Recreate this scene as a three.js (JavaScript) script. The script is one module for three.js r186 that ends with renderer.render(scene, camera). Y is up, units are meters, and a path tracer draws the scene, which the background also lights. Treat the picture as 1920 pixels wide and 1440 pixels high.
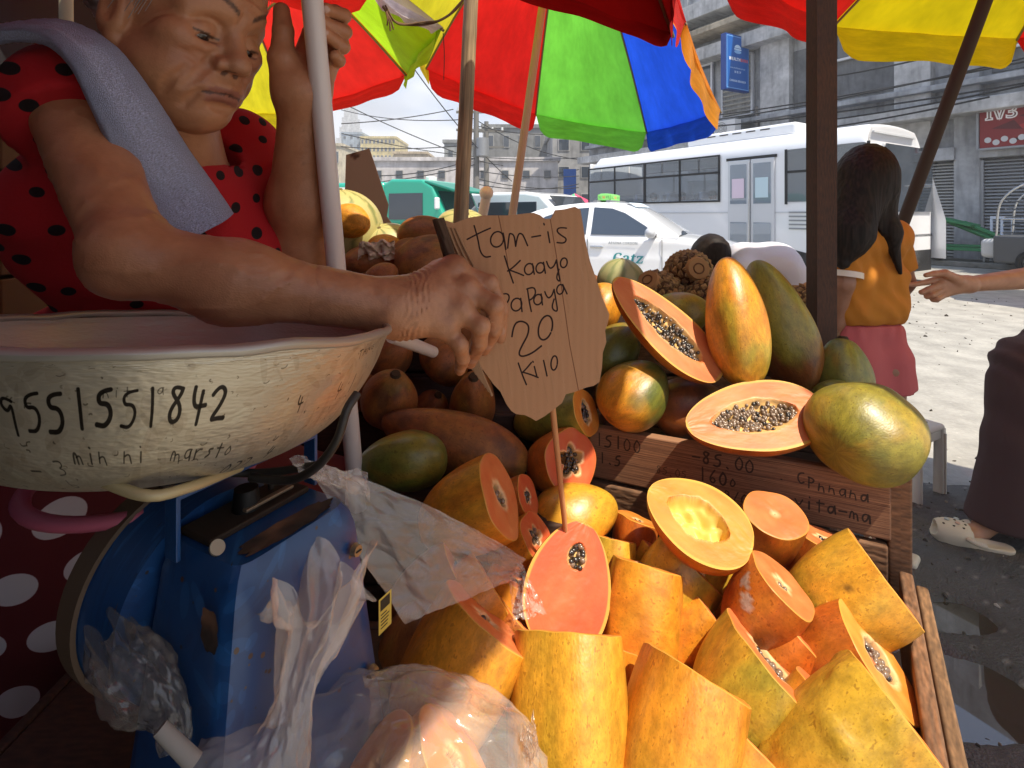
import * as THREE from 'three';
import { ImprovedNoise } from 'three/addons/math/ImprovedNoise.js';
import { mergeGeometries, mergeVertices, toCreasedNormals } from 'three/addons/utils/BufferGeometryUtils.js';
import { RoundedBoxGeometry } from 'three/addons/geometries/RoundedBoxGeometry.js';

// ---------------------------------------------------------------- camera, sky, sun, exposure
const scene = new THREE.Scene();
const EYE = 1.3, HORIZON = 402, FOCAL = 1000;              // eye height (m); horizon row and focal length of the 1920 x 1440 photograph
const camera = new THREE.PerspectiveCamera(2 * Math.atan(720 / FOCAL) * 180 / Math.PI, 4 / 3, 0.02, 900);
camera.position.set(0, EYE, 0);
camera.lookAt(0, EYE, -10);
camera.setViewOffset(1920, 1440, 0, 720 - HORIZON, 1920, 1440);
camera.updateProjectionMatrix();

const SUN = new THREE.Vector3(0.40, 1, 0.40).normalize();
const sun = new THREE.DirectionalLight(new THREE.Color(1.0, 0.90, 0.74), 5.0);
sun.position.copy(SUN).multiplyScalar(40);
sun.castShadow = true;
sun.shadow.mapSize.set(4096, 4096);
sun.shadow.radius = 1.2;
Object.assign(sun.shadow.camera, { left: -14, right: 18, top: 22, bottom: -10, near: 1, far: 90 });
scene.add(sun); scene.add(sun.target);

const noiser = new ImprovedNoise();
const n3 = (x, y, z) => noiser.noise(x + 31.7, y + 17.3, z + 51.1);
const fbm = (x, y, z, o = 4) => { let s = 0, a = 0.5, f = 1; for (let i = 0; i < o; i++) { s += a * n3(x * f, y * f, z * f); a *= 0.5; f *= 2.03; } return s; };
const clamp = (x, a = 0, b = 1) => Math.min(b, Math.max(a, x));
const lerp = (a, b, t) => a + (b - a) * t;
const sstep = (a, b, x) => { const t = clamp((x - a) / (b - a)); return t * t * (3 - 2 * t); };

{ // bright broken cloud over pale blue
  const W = 1024, H = 512, data = new Float32Array(W * H * 4);
  for (let j = 0; j < H; j++) for (let i = 0; i < W; i++) {
    const th = (j + 0.5) / H * Math.PI, ph = (i + 0.5) / W * Math.PI * 2;   // row 0 is v = 0, straight down
    const y = -Math.cos(th), s = Math.sin(th), x = s * Math.cos(ph), z = s * Math.sin(ph);
    const up = Math.max(y, 0);
    const k = 1 / (up + 0.22);
    const c = sstep(-0.10, 0.26, fbm(x * k * 0.85 + 3, z * k * 0.85, 4.2, 6) + 0.04);
    const belly = sstep(0.02, 0.42, fbm(x * k * 1.1 + 9.5, z * k * 1.1 + 2, 7.7, 5) + 0.06);
    const blue = [lerp(0.56, 0.27, Math.sqrt(up)), lerp(0.64, 0.40, Math.sqrt(up)), lerp(0.76, 0.68, Math.sqrt(up))];
    const cl = [lerp(0.98, 0.54, belly), lerp(0.97, 0.57, belly), lerp(0.97, 0.64, belly)];
    const o = (j * W + i) * 4;
    for (let q = 0; q < 3; q++) data[o + q] = y < -0.01 ? [0.33, 0.32, 0.31][q] : lerp(blue[q], cl[q], c);
    data[o + 3] = 1;
  }
  const sky = new THREE.DataTexture(data, W, H, THREE.RGBAFormat, THREE.FloatType);
  sky.mapping = THREE.EquirectangularReflectionMapping; sky.magFilter = THREE.LinearFilter; sky.minFilter = THREE.LinearFilter; sky.needsUpdate = true;
  scene.background = sky; scene.environment = sky; scene.backgroundIntensity = 1.0; scene.environmentIntensity = 1.0;
}
const renderer = new THREE.WebGLRenderer({ antialias: true });
renderer.toneMapping = THREE.LinearToneMapping;
renderer.toneMappingExposure = 1.5;
renderer.shadowMap.enabled = true;

// ---------------------------------------------------------------- helpers
const V = (x, y, z) => new THREE.Vector3(x, y, z);
const P = (px, py, d) => V((px - 960) * d / FOCAL, EYE - (py - HORIZON) * d / FOCAL, -d);   // pixel and depth to a point
const rng = (seed) => () => { seed = (seed + 0x6d2b79f5) | 0; let t = Math.imul(seed ^ (seed >>> 15), 1 | seed); t = (t + Math.imul(t ^ (t >>> 7), 61 | t)) ^ t; return ((t ^ (t >>> 14)) >>> 0) / 4294967296; };
const C = (hex) => new THREE.Color(hex);
const taken = new Map();
function numbered(name) { const n = taken.get(name) || 0; taken.set(name, n + 1); return n ? name + '_' + String(n).padStart(3, '0') : name; }
function tag(o, label, category, group, kind) { if (label) o.userData.label = label; if (category) o.userData.category = category; if (group) o.userData.group = group; if (kind) o.userData.kind = kind; return o; }
function part(name, geo, mat, parent, label) {
  const m = new THREE.Mesh(geo, mat); m.name = name; m.castShadow = m.receiveShadow = true; if (label) m.userData.label = label;
  parent.add(m); return m;
}
function thing(name, label, category, pos, group) { const g = new THREE.Group(); g.name = numbered(name); if (pos) g.position.copy(pos); tag(g, label, category, group); scene.add(g); return g; }
function single(name, geo, mat, label, category, group) { const m = part(numbered(name), geo, mat, scene); return tag(m, label, category, group); }
function structure(name, geo, mat) { const m = part(numbered(name), geo, mat, scene); m.userData.kind = 'structure'; return m; }
const std = (color, roughness = 0.8, more = {}) => new THREE.MeshStandardMaterial({ color: typeof color === 'object' ? color : C(color), roughness, ...more });
const phys = (color, roughness = 0.5, more = {}) => new THREE.MeshPhysicalMaterial({ color: typeof color === 'object' ? color : C(color), roughness, ...more });
const merge = (list) => mergeGeometries(list.map((g) => { const q = g.index ? g.toNonIndexed() : g; for (const k of Object.keys(q.attributes)) if (!['position', 'normal', 'uv', 'color'].includes(k)) q.deleteAttribute(k); return q; }));
const box = (w, h, d, x = 0, y = 0, z = 0) => new THREE.BoxGeometry(w, h, d).translate(x, y, z);
const rbox = (w, h, d, r = 0.004, x = 0, y = 0, z = 0, seg = 2) => new RoundedBoxGeometry(w, h, d, seg, Math.min(r, w / 2.01, h / 2.01, d / 2.01)).translate(x, y, z);
const tubeOf = (pts, r, seg = 24, rad = 8) => new THREE.TubeGeometry(new THREE.CatmullRomCurve3(pts), seg, r, rad, false);
function rod(a, b, r0, r1 = r0, seg = 12) {
  const g = new THREE.CylinderGeometry(r1, r0, a.distanceTo(b), seg, 1);
  g.applyQuaternion(new THREE.Quaternion().setFromUnitVectors(V(0, 1, 0), b.clone().sub(a).normalize()));
  return g.translate((a.x + b.x) / 2, (a.y + b.y) / 2, (a.z + b.z) / 2);
}
function gridGeo(nu, nv, fn, { color, closeU = false } = {}) { // fn(u, v, target) ; color(u, v, p) -> [r, g, b]
  const pos = [], uv = [], col = [], idx = [], t = V(0, 0, 0);
  for (let j = 0; j <= nv; j++) for (let i = 0; i <= nu; i++) {
    const u = i / nu, v = j / nv; fn(u, v, t); pos.push(t.x, t.y, t.z); uv.push(u, v); if (color) col.push(...color(u, v, t));
  }
  for (let j = 0; j < nv; j++) for (let i = 0; i < nu; i++) { const a = j * (nu + 1) + i, b = a + 1, c = a + nu + 1, d = c + 1; idx.push(a, b, d, a, d, c); }
  const g = new THREE.BufferGeometry();
  g.setAttribute('position', new THREE.Float32BufferAttribute(pos, 3)); g.setAttribute('uv', new THREE.Float32BufferAttribute(uv, 2));
  if (color) g.setAttribute('color', new THREE.Float32BufferAttribute(col, 3));
  g.setIndex(idx); g.computeVertexNormals();
  if (closeU) { const n = g.attributes.normal; for (let j = 0; j <= nv; j++) { const a = j * (nu + 1), b = a + nu; const x = n.getX(a) + n.getX(b), y = n.getY(a) + n.getY(b), z = n.getZ(a) + n.getZ(b), l = Math.hypot(x, y, z) || 1; n.setXYZ(a, x / l, y / l, z / l); n.setXYZ(b, x / l, y / l, z / l); } }
  return g;
}
function noiseTex(size, fn, { srgb = false, repeat = 1 } = {}) { // fn(u, v) -> grey or [r, g, b], 0..1
  const d = new Uint8Array(size * size * 4);
  for (let j = 0; j < size; j++) for (let i = 0; i < size; i++) { const c = fn(i / size, j / size), o = (j * size + i) * 4; for (let q = 0; q < 3; q++) d[o + q] = clamp(Array.isArray(c) ? c[q] : c) * 255; d[o + 3] = 255; }
  const t = new THREE.DataTexture(d, size, size); t.wrapS = t.wrapT = THREE.RepeatWrapping; t.magFilter = THREE.LinearFilter; t.minFilter = THREE.LinearMipmapLinearFilter; t.generateMipmaps = true;
  if (srgb) t.colorSpace = THREE.SRGBColorSpace; t.repeat.set(repeat, repeat); t.needsUpdate = true; return t;
}
// noise that repeats over the unit square
const hash2 = (i, j, k) => { let h = (Math.imul(i, 374761393) + Math.imul(j, 668265263) + Math.imul(k, 1274126177)) | 0; h = Math.imul(h ^ (h >>> 13), 1274126177); return ((h ^ (h >>> 16)) >>> 0) / 4294967296 * 6.283185307; };
const pnoise = (x, y, per, k) => { const i = Math.floor(x), j = Math.floor(y), fx = x - i, fy = y - j, m = (q) => ((q % per) + per) % per, g = (a, b, dx, dy) => { const t = hash2(m(a), m(b), k); return Math.cos(t) * dx + Math.sin(t) * dy; }, sx = fx * fx * fx * (fx * (fx * 6 - 15) + 10), sy = fy * fy * fy * (fy * (fy * 6 - 15) + 10); return lerp(lerp(g(i, j, fx, fy), g(i + 1, j, fx - 1, fy), sx), lerp(g(i, j + 1, fx, fy - 1), g(i + 1, j + 1, fx - 1, fy - 1), sx), sy); };
const tnoise = (u, v, f, z = 0, o = 4) => { let s = 0, am = 0.5, p = Math.max(2, Math.round(f)); for (let i = 0; i < o; i++) { s += am * 1.5 * pnoise(u * p, v * p, p, Math.round(z * 10) + i * 17); am *= 0.5; p *= 2; } return s; };
function canvasTex(w, h, draw, { srgb = true } = {}) { const c = document.createElement('canvas'); c.width = w; c.height = h; const x = c.getContext('2d'); draw(x, w, h); const t = new THREE.CanvasTexture(c); if (srgb) t.colorSpace = THREE.SRGBColorSpace; t.anisotropy = 8; return t; }
function boxUV(g, scale = 1) { // metre uv from each face's main axis
  const q = g.index ? g.toNonIndexed() : g, p = q.attributes.position, n = q.attributes.normal, uv = new Float32Array(p.count * 2);
  for (let i = 0; i < p.count; i++) { const ax = Math.abs(n.getX(i)), ay = Math.abs(n.getY(i)), az = Math.abs(n.getZ(i)); let a, b;
    if (ax > ay && ax > az) { a = p.getZ(i); b = p.getY(i); } else if (ay > az) { a = p.getX(i); b = p.getZ(i); } else { a = p.getX(i); b = p.getY(i); }
    uv[i * 2] = a * scale; uv[i * 2 + 1] = b * scale; }
  q.setAttribute('uv', new THREE.BufferAttribute(uv, 2)); return q;
}
function xform(o, pos, xAxis, yAxis) { // orient an object: local x and y axes in world space
  const x = xAxis.clone().normalize(), z = x.clone().cross(yAxis).normalize(), y = z.clone().cross(x);
  o.position.copy(pos); o.quaternion.setFromRotationMatrix(new THREE.Matrix4().makeBasis(x, y, z)); return o;
}
// ---- implicit surfaces: distance functions, smooth joins, surface nets
const sdCap = (a, b, ra, rb = ra) => { const ba = b.clone().sub(a), L = ba.lengthSq() || 1e-9; return (p) => { const x = p.x - a.x, y = p.y - a.y, z = p.z - a.z; const h = clamp((x * ba.x + y * ba.y + z * ba.z) / L); return Math.hypot(x - ba.x * h, y - ba.y * h, z - ba.z * h) - (ra + (rb - ra) * h); }; };
const sdEll = (c, r, q) => { const inv = q && q.clone().invert(), t = V(0, 0, 0); return (p) => { t.copy(p).sub(c); if (inv) t.applyQuaternion(inv); const k0 = Math.hypot(t.x / r.x, t.y / r.y, t.z / r.z), k1 = Math.hypot(t.x / (r.x * r.x), t.y / (r.y * r.y), t.z / (r.z * r.z)); return k1 < 1e-9 ? -Math.min(r.x, r.y, r.z) : k0 * (k0 - 1) / k1; }; };
const smin = (a, b, k) => { const h = Math.max(k - Math.abs(a - b), 0) / k; return Math.min(a, b) - h * h * k * 0.25; };
const smax = (a, b, k) => -smin(-a, -b, k);
function field(ops) { // [fn, k, 'sub' | undefined]
  return (p) => { let d = 1e3; for (const [f, k, how] of ops) { const v = f(p); d = how === 'sub' ? smax(d, -v, k) : how === 'cut' ? smax(d, v, k) : d > 900 ? v : smin(d, v, k); } return d; };
}
function surfaceNets(f, lo, hi, cell) {
  const nx = Math.ceil((hi.x - lo.x) / cell) + 1, ny = Math.ceil((hi.y - lo.y) / cell) + 1, nz = Math.ceil((hi.z - lo.z) / cell) + 1;
  const val = new Float32Array(nx * ny * nz), p = V(0, 0, 0), B = 4, at = (i, j, k) => (k * ny + j) * nx + i;
  for (let k = 0; k < nz; k += B) for (let j = 0; j < ny; j += B) for (let i = 0; i < nx; i += B) {
    p.set(lo.x + (i + B / 2) * cell, lo.y + (j + B / 2) * cell, lo.z + (k + B / 2) * cell);
    const c = f(p), far = Math.abs(c) > cell * B * 1.3;
    for (let kk = k; kk < Math.min(k + B, nz); kk++) for (let jj = j; jj < Math.min(j + B, ny); jj++) for (let ii = i; ii < Math.min(i + B, nx); ii++) val[at(ii, jj, kk)] = far ? c : f(p.set(lo.x + ii * cell, lo.y + jj * cell, lo.z + kk * cell));
  }
  const ids = new Int32Array(nx * ny * nz).fill(-1), pos = [], idx = [];
  const E = [[0, 1], [0, 2], [0, 4], [1, 3], [1, 5], [2, 3], [2, 6], [3, 7], [4, 5], [4, 6], [5, 7], [6, 7]];
  for (let k = 0; k < nz - 1; k++) for (let j = 0; j < ny - 1; j++) for (let i = 0; i < nx - 1; i++) {
    const g = []; let m = 0;
    for (let c = 0; c < 8; c++) { const v = val[at(i + (c & 1), j + ((c >> 1) & 1), k + (c >> 2))]; g.push(v); if (v < 0) m |= 1 << c; }
    if (m === 0 || m === 255) continue;
    let x = 0, y = 0, z = 0, n = 0;
    for (const [a, b] of E) { if (((m >> a) & 1) === ((m >> b) & 1)) continue; const t = g[a] / (g[a] - g[b]);
      x += lerp(a & 1, b & 1, t); y += lerp((a >> 1) & 1, (b >> 1) & 1, t); z += lerp(a >> 2, b >> 2, t); n++; }
    ids[at(i, j, k)] = pos.length / 3; pos.push(lo.x + (i + x / n) * cell, lo.y + (j + y / n) * cell, lo.z + (k + z / n) * cell);
  }
  const quad = (a, b, c, d, flip) => { if (a < 0 || b < 0 || c < 0 || d < 0) return; if (flip) idx.push(a, c, b, a, d, c); else idx.push(a, b, c, a, c, d); };
  for (let k = 1; k < nz - 1; k++) for (let j = 1; j < ny - 1; j++) for (let i = 1; i < nx - 1; i++) {
    const s = val[at(i, j, k)] < 0;
    if (s !== val[at(i + 1, j, k)] < 0) quad(ids[at(i, j - 1, k - 1)], ids[at(i, j, k - 1)], ids[at(i, j, k)], ids[at(i, j - 1, k)], !s);
    if (s !== val[at(i, j + 1, k)] < 0) quad(ids[at(i - 1, j, k - 1)], ids[at(i - 1, j, k)], ids[at(i, j, k)], ids[at(i, j, k - 1)], !s);
    if (s !== val[at(i, j, k + 1)] < 0) quad(ids[at(i - 1, j - 1, k)], ids[at(i, j - 1, k)], ids[at(i, j, k)], ids[at(i - 1, j, k)], !s);
  }
  const geo = new THREE.BufferGeometry(); geo.setAttribute('position', new THREE.Float32BufferAttribute(pos, 3)); geo.setIndex(idx); geo.computeVertexNormals();
  return geo;
}
function paintVerts(g, fn) { const p = g.attributes.position, n = g.attributes.normal, c = new Float32Array(p.count * 3), t = V(0, 0, 0), nn = V(0, 0, 0); for (let i = 0; i < p.count; i++) { t.fromBufferAttribute(p, i); nn.fromBufferAttribute(n, i); const q = fn(t, nn); c.set(q, i * 3); } g.setAttribute('color', new THREE.BufferAttribute(c, 3)); return g; }
function uvVerts(g, fn) { const p = g.attributes.position, c = new Float32Array(p.count * 2), t = V(0, 0, 0); for (let i = 0; i < p.count; i++) { t.fromBufferAttribute(p, i); c.set(fn(t), i * 2); } g.setAttribute('uv', new THREE.BufferAttribute(c, 2)); return g; }
const mix3 = (a, b, t) => [lerp(a[0], b[0], t), lerp(a[1], b[1], t), lerp(a[2], b[2], t)];
const lin = (hex) => { const c = C(hex); return [c.r, c.g, c.b]; };

// marker handwriting: strokes in a unit box, y down
const HW = { 0: ['.5,0 .1,.3 .15,.8 .5,1 .85,.75 .85,.25 .5,0'], 1: ['.45,0 .5,.5 .5,1'], 2: ['.1,.25 .4,0 .8,.2 .6,.55 .15,.95 .5,.92 .95,.95'], 3: ['.15,.1 .7,.05 .75,.35 .4,.48 .8,.6 .75,.95 .15,.95'], 4: ['.25,0 .12,.55 .9,.55', '.65,.15 .6,1'], 5: ['.85,.02 .3,.05 .22,.4 .7,.4 .85,.7 .55,1 .1,.95'], 6: ['.7,0 .25,.4 .15,.8 .5,1 .85,.75 .5,.55 .2,.75'], 7: ['.1,.05 .9,.02 .45,1'], 8: ['.75,.1 .35,.0 .2,.25 .75,.6 .7,.95 .3,1 .2,.7 .7,.35 .78,.12'], 9: ['.8,.2 .4,.02 .2,.3 .5,.5 .8,.25 .7,1'],
  a: ['.8,.4 .4,.35 .15,.7 .4,1 .75,.8 .8,.4', '.8,.4 .88,1'], b: ['.2,0 .22,1 .7,.95 .75,.55 .25,.55'], i: ['.5,.4 .5,1', '.48,.12 .52,.16'], k: ['.2,0 .22,1', '.8,.35 .25,.7 .85,1'], l: ['.45,0 .5,1'], m: ['.05,1 .1,.4 .4,.45 .45,1', '.45,.6 .75,.4 .9,1'], n: ['.15,1 .2,.4', '.2,.6 .6,.38 .8,1'], o: ['.5,.4 .15,.7 .45,1 .85,.7 .5,.4'], p: ['.2,.4 .25,1.3', '.2,.45 .75,.4 .8,.75 .25,.85'], r: ['.2,.4 .25,1', '.25,.6 .5,.4 .85,.45'], s: ['.8,.42 .3,.45 .7,.75 .25,1'], t: ['.45,.1 .5,1', '.15,.4 .85,.36'], v: ['.1,.4 .5,1 .9,.38'], A: ['.1,1 .5,0 .9,1', '.25,.6 .75,.6'], G: ['.85,.15 .3,.1 .15,.7 .6,1 .85,.6 .55,.6'], L: ['.2,0 .2,1 .85,.95'], N: ['.1,1 .15,0 .8,1 .85,0'], O: ['.5,0 .1,.4 .4,1 .85,.7 .5,0'], P: ['.2,0 .25,1', '.2,.05 .85,.1 .75,.5 .25,.55'], T: ['.1,.05 .9,0', '.5,0 .5,1'], Z: ['.1,.05 .9,0 .1,1 .95,.95'], C: ['.85,.1 .3,.1 .1,.6 .5,1 .9,.85'], '-': ['.1,.6 .9,.58'], '/': ['.2,1 .8,0'], '.': ['.45,.95 .55,1'], '|': ['.5,0 .5,1'] };
function scribble(c, text, x, y, size, adv, { color = '#17120d', width = 0.11, alpha = 0.9, rot = 0, seed = 1, jitter = 0.06 } = {}) {
  const r = rng(seed * 77 + text.length); c.save(); c.translate(x, y); c.rotate(rot); c.strokeStyle = color; c.lineCap = c.lineJoin = 'round'; c.globalAlpha = alpha;
  [...text].forEach((ch, i) => { for (const s of HW[ch] || []) { const ox = i * adv + (r() - 0.5) * adv * 0.1, oy = (r() - 0.5) * size * 0.14; const p = s.split(' ').map((q) => q.split(',').map(Number)).map(([a, b]) => [ox + (a + (r() - 0.5) * jitter) * adv * 0.85, oy + (b + (r() - 0.5) * jitter - 1) * size]); c.lineWidth = size * width * (0.8 + 0.4 * r()); c.beginPath(); c.moveTo(...p[0]); for (let k = 1; k < p.length - 1; k++) c.quadraticCurveTo(...p[k], (p[k][0] + p[k + 1][0]) / 2, (p[k][1] + p[k + 1][1]) / 2); c.lineTo(...p[p.length - 1]); c.stroke(); } });
  c.restore();
}
// ---------------------------------------------------------------- ground
const roadMap = noiseTex(512, (u, v) => { const a = tnoise(u, v, 9, 0, 5), b = tnoise(u, v, 90, 3, 3); const k = 0.60 + a * 0.12 + b * 0.05 + sstep(0.40, 0.55, b) * 0.08; return [k * 1.02, k, k * 0.955]; }, { srgb: true });
const roadBump = noiseTex(512, (u, v) => 0.5 + tnoise(u, v, 70, 5, 4) * 0.5);
const roadMat = std('#ffffff', 0.93, { map: roadMap, bumpMap: roadBump, bumpScale: 0.003 });
{
  const g = new THREE.PlaneGeometry(900, 900).rotateX(-Math.PI / 2); const p = g.attributes.position, uv = g.attributes.uv;
  for (let i = 0; i < p.count; i++) uv.setXY(i, p.getX(i) / 2.3, p.getZ(i) / 2.3);
  structure('ground', g, roadMat);
}
// worn, wet asphalt at the stall's foot: a bumpy sheet with dips that hold water
const DIPS = [[1.385, -1.70, 0.12, 0.062], [1.20, -1.44, 0.18, 0.125], [1.18, -2.05, 0.07, 0.03]];
function gutterY(x, z) {
  let h = 0.016 + 0.012 * fbm(x * 4.2, z * 4.2, 1.5, 4) + 0.011 * Math.abs(fbm(x * 16, z * 16, 4.5, 3)) + 0.012 * n3(x * 46, z * 46, 2) * 0.35;
  for (const [dx, dz, rx, rz] of DIPS) { const q = Math.hypot((x - dx + 0.035 * n3(x * 9, z * 9, 1)) / rx, (z - dz + 0.03 * n3(x * 9, z * 9, 8)) / rz); h -= 0.034 * (1 - sstep(0.7, 1.5, q)); }
  const e = Math.min(x + 1.6, 3.9 - x, -0.15 - z, z + 2.62 + 0.10 * n3(x * 2.2, 3, 1) + 0.05 * n3(x * 7, 1, 1)); return h * sstep(0, 0.3, e) - 0.006 * (1 - sstep(0, 0.2, e));
}
{
  const g = gridGeo(330, 200, (u, v, t) => { const x = -1.6 + 5.5 * u, z = -0.15 - 2.6 * v; t.set(x, gutterY(x, z) + 0.004, z); }, { color: (u, v, t) => {
    const a = fbm(t.x * 3, t.z * 3, 8, 4), b = n3(t.x * 60, t.z * 60, 3), w = 0.070 + 0.035 * a + 0.028 * Math.max(b, 0); return b > 0.55 ? [0.22, 0.20, 0.18] : [w * 1.08, w, w * 0.92]; } });
  const uv = g.attributes.uv; for (let i = 0; i < uv.count; i++) uv.setXY(i, uv.getX(i) * 11, uv.getY(i) * 5.2);
  structure('gutter_asphalt', g, std('#ffffff', 0.62, { vertexColors: true, bumpMap: roadBump, bumpScale: 0.008 }));
  const water = phys(new THREE.Color(0.06, 0.05, 0.035), 0.02, { ior: 1.6, clearcoat: 1, clearcoatRoughness: 0.01 });
  for (const [x, z, rx, rz] of DIPS) structure('puddle_water', new THREE.CircleGeometry(1, 40).rotateX(-Math.PI / 2).scale(rx * 1.5, 1, rz * 1.5).translate(x, 0.0062, z), water);
}
{ // grit, crumbs and bits of litter
  const r = rng(7), g = new THREE.IcosahedronGeometry(1, 0), im = new THREE.InstancedMesh(g, std('#ffffff', 0.9), 1500), m = new THREE.Matrix4(), q = new THREE.Quaternion();
  for (let i = 0; i < 1500; i++) {
    const near = i < 950, x = near ? 0.4 + r() * 3.2 : 0.5 + r() * 7, z = near ? -0.9 - r() * 1.7 : -2.8 - r() * 6, s = 0.0025 + r() * r() * (near ? 0.007 : 0.014);
    q.setFromEuler(new THREE.Euler(r() * 6, r() * 6, r() * 6)); m.compose(V(x, (near ? gutterY(x, z) + 0.004 : 0.0) + s * 0.2, z), q, V(s * (1 + r()), s * 0.5, s * (1 + r())));
    im.setMatrixAt(i, m); const k = r(); im.setColorAt(i, k > 0.93 ? C('#d8d2c6') : k > 0.8 ? C('#8a7d6a') : C('#4a443d'));
  }
  im.name = 'grit'; im.castShadow = im.receiveShadow = true; tag(im, 'small grit and crumbs scattered on the road', 'grit', null, 'stuff'); scene.add(im);
}

// ---------------------------------------------------------------- surfaces of buildings
const plasterMap = noiseTex(512, (u, v) => { const a = tnoise(u, v, 5, 1, 5), b = tnoise(u, v, 30, 9, 3), s = tnoise(u * 1, v * 0.15, 26, 4, 3); const k = 0.84 + a * 0.22 + b * 0.09 - Math.max(0, s) * 0.22; return [k, k, k * 0.985]; }, { srgb: true });
const plaster = (hex) => std(hex, 0.92, { map: plasterMap });
const wallGrey = plaster('#b9bcc4'), wallPale = plaster('#d2d3d8'), wallDark = plaster('#7d7f84'), wallWarm = plaster('#c6b9a6'), concrete = plaster('#96948f');
const glassDark = phys(new THREE.Color(0.035, 0.045, 0.06), 0.06, { clearcoat: 1, clearcoatRoughness: 0.03 });
const metalGrey = std('#8e9196', 0.5, { metalness: 0.4 }), blackMat = std('#16161a', 0.6), whitePaint = phys('#e6e7ea', 0.32, { clearcoat: 0.7, clearcoatRoughness: 0.12 });
const rubber = std('#141414', 0.85), chrome = std('#c8cacc', 0.18, { metalness: 1 });

// the street runs along STREET; local x of a facade points down it towards the viewer, z outwards
const STREET = V(0.504, 0, 0.864);
function facade(name, label, origin, dir = STREET) { const t = thing(name, label, 'building'); xform(t, origin, dir, V(0, 1, 0)); return t; }
const uvm = (g) => boxUV(g, 0.25);
function windowPart(b, x, y, w, h, bars = 2, z = 0) {
  const f = part('window', uvm(merge([box(w + 0.12, 0.07, 0.1, x, y + h / 2, z), box(w + 0.12, 0.07, 0.1, x, y - h / 2, z), box(0.07, h - 0.07, 0.1, x - w / 2, y, z), box(0.07, h - 0.07, 0.1, x + w / 2, y, z)])), std('#c9ccd2', 0.6), b);
  for (let i = 0; i < bars; i++) { part('pane', box(w / bars - 0.04, h - 0.08, 0.02, x - w / 2 + (i + 0.5) * w / bars, y, z - 0.01), glassDark, f); if (i) part('mullion', box(0.04, h - 0.08, 0.06, x - w / 2 + i * w / bars, y, z + 0.012), std('#c9ccd2', 0.6), f); }
}
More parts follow.
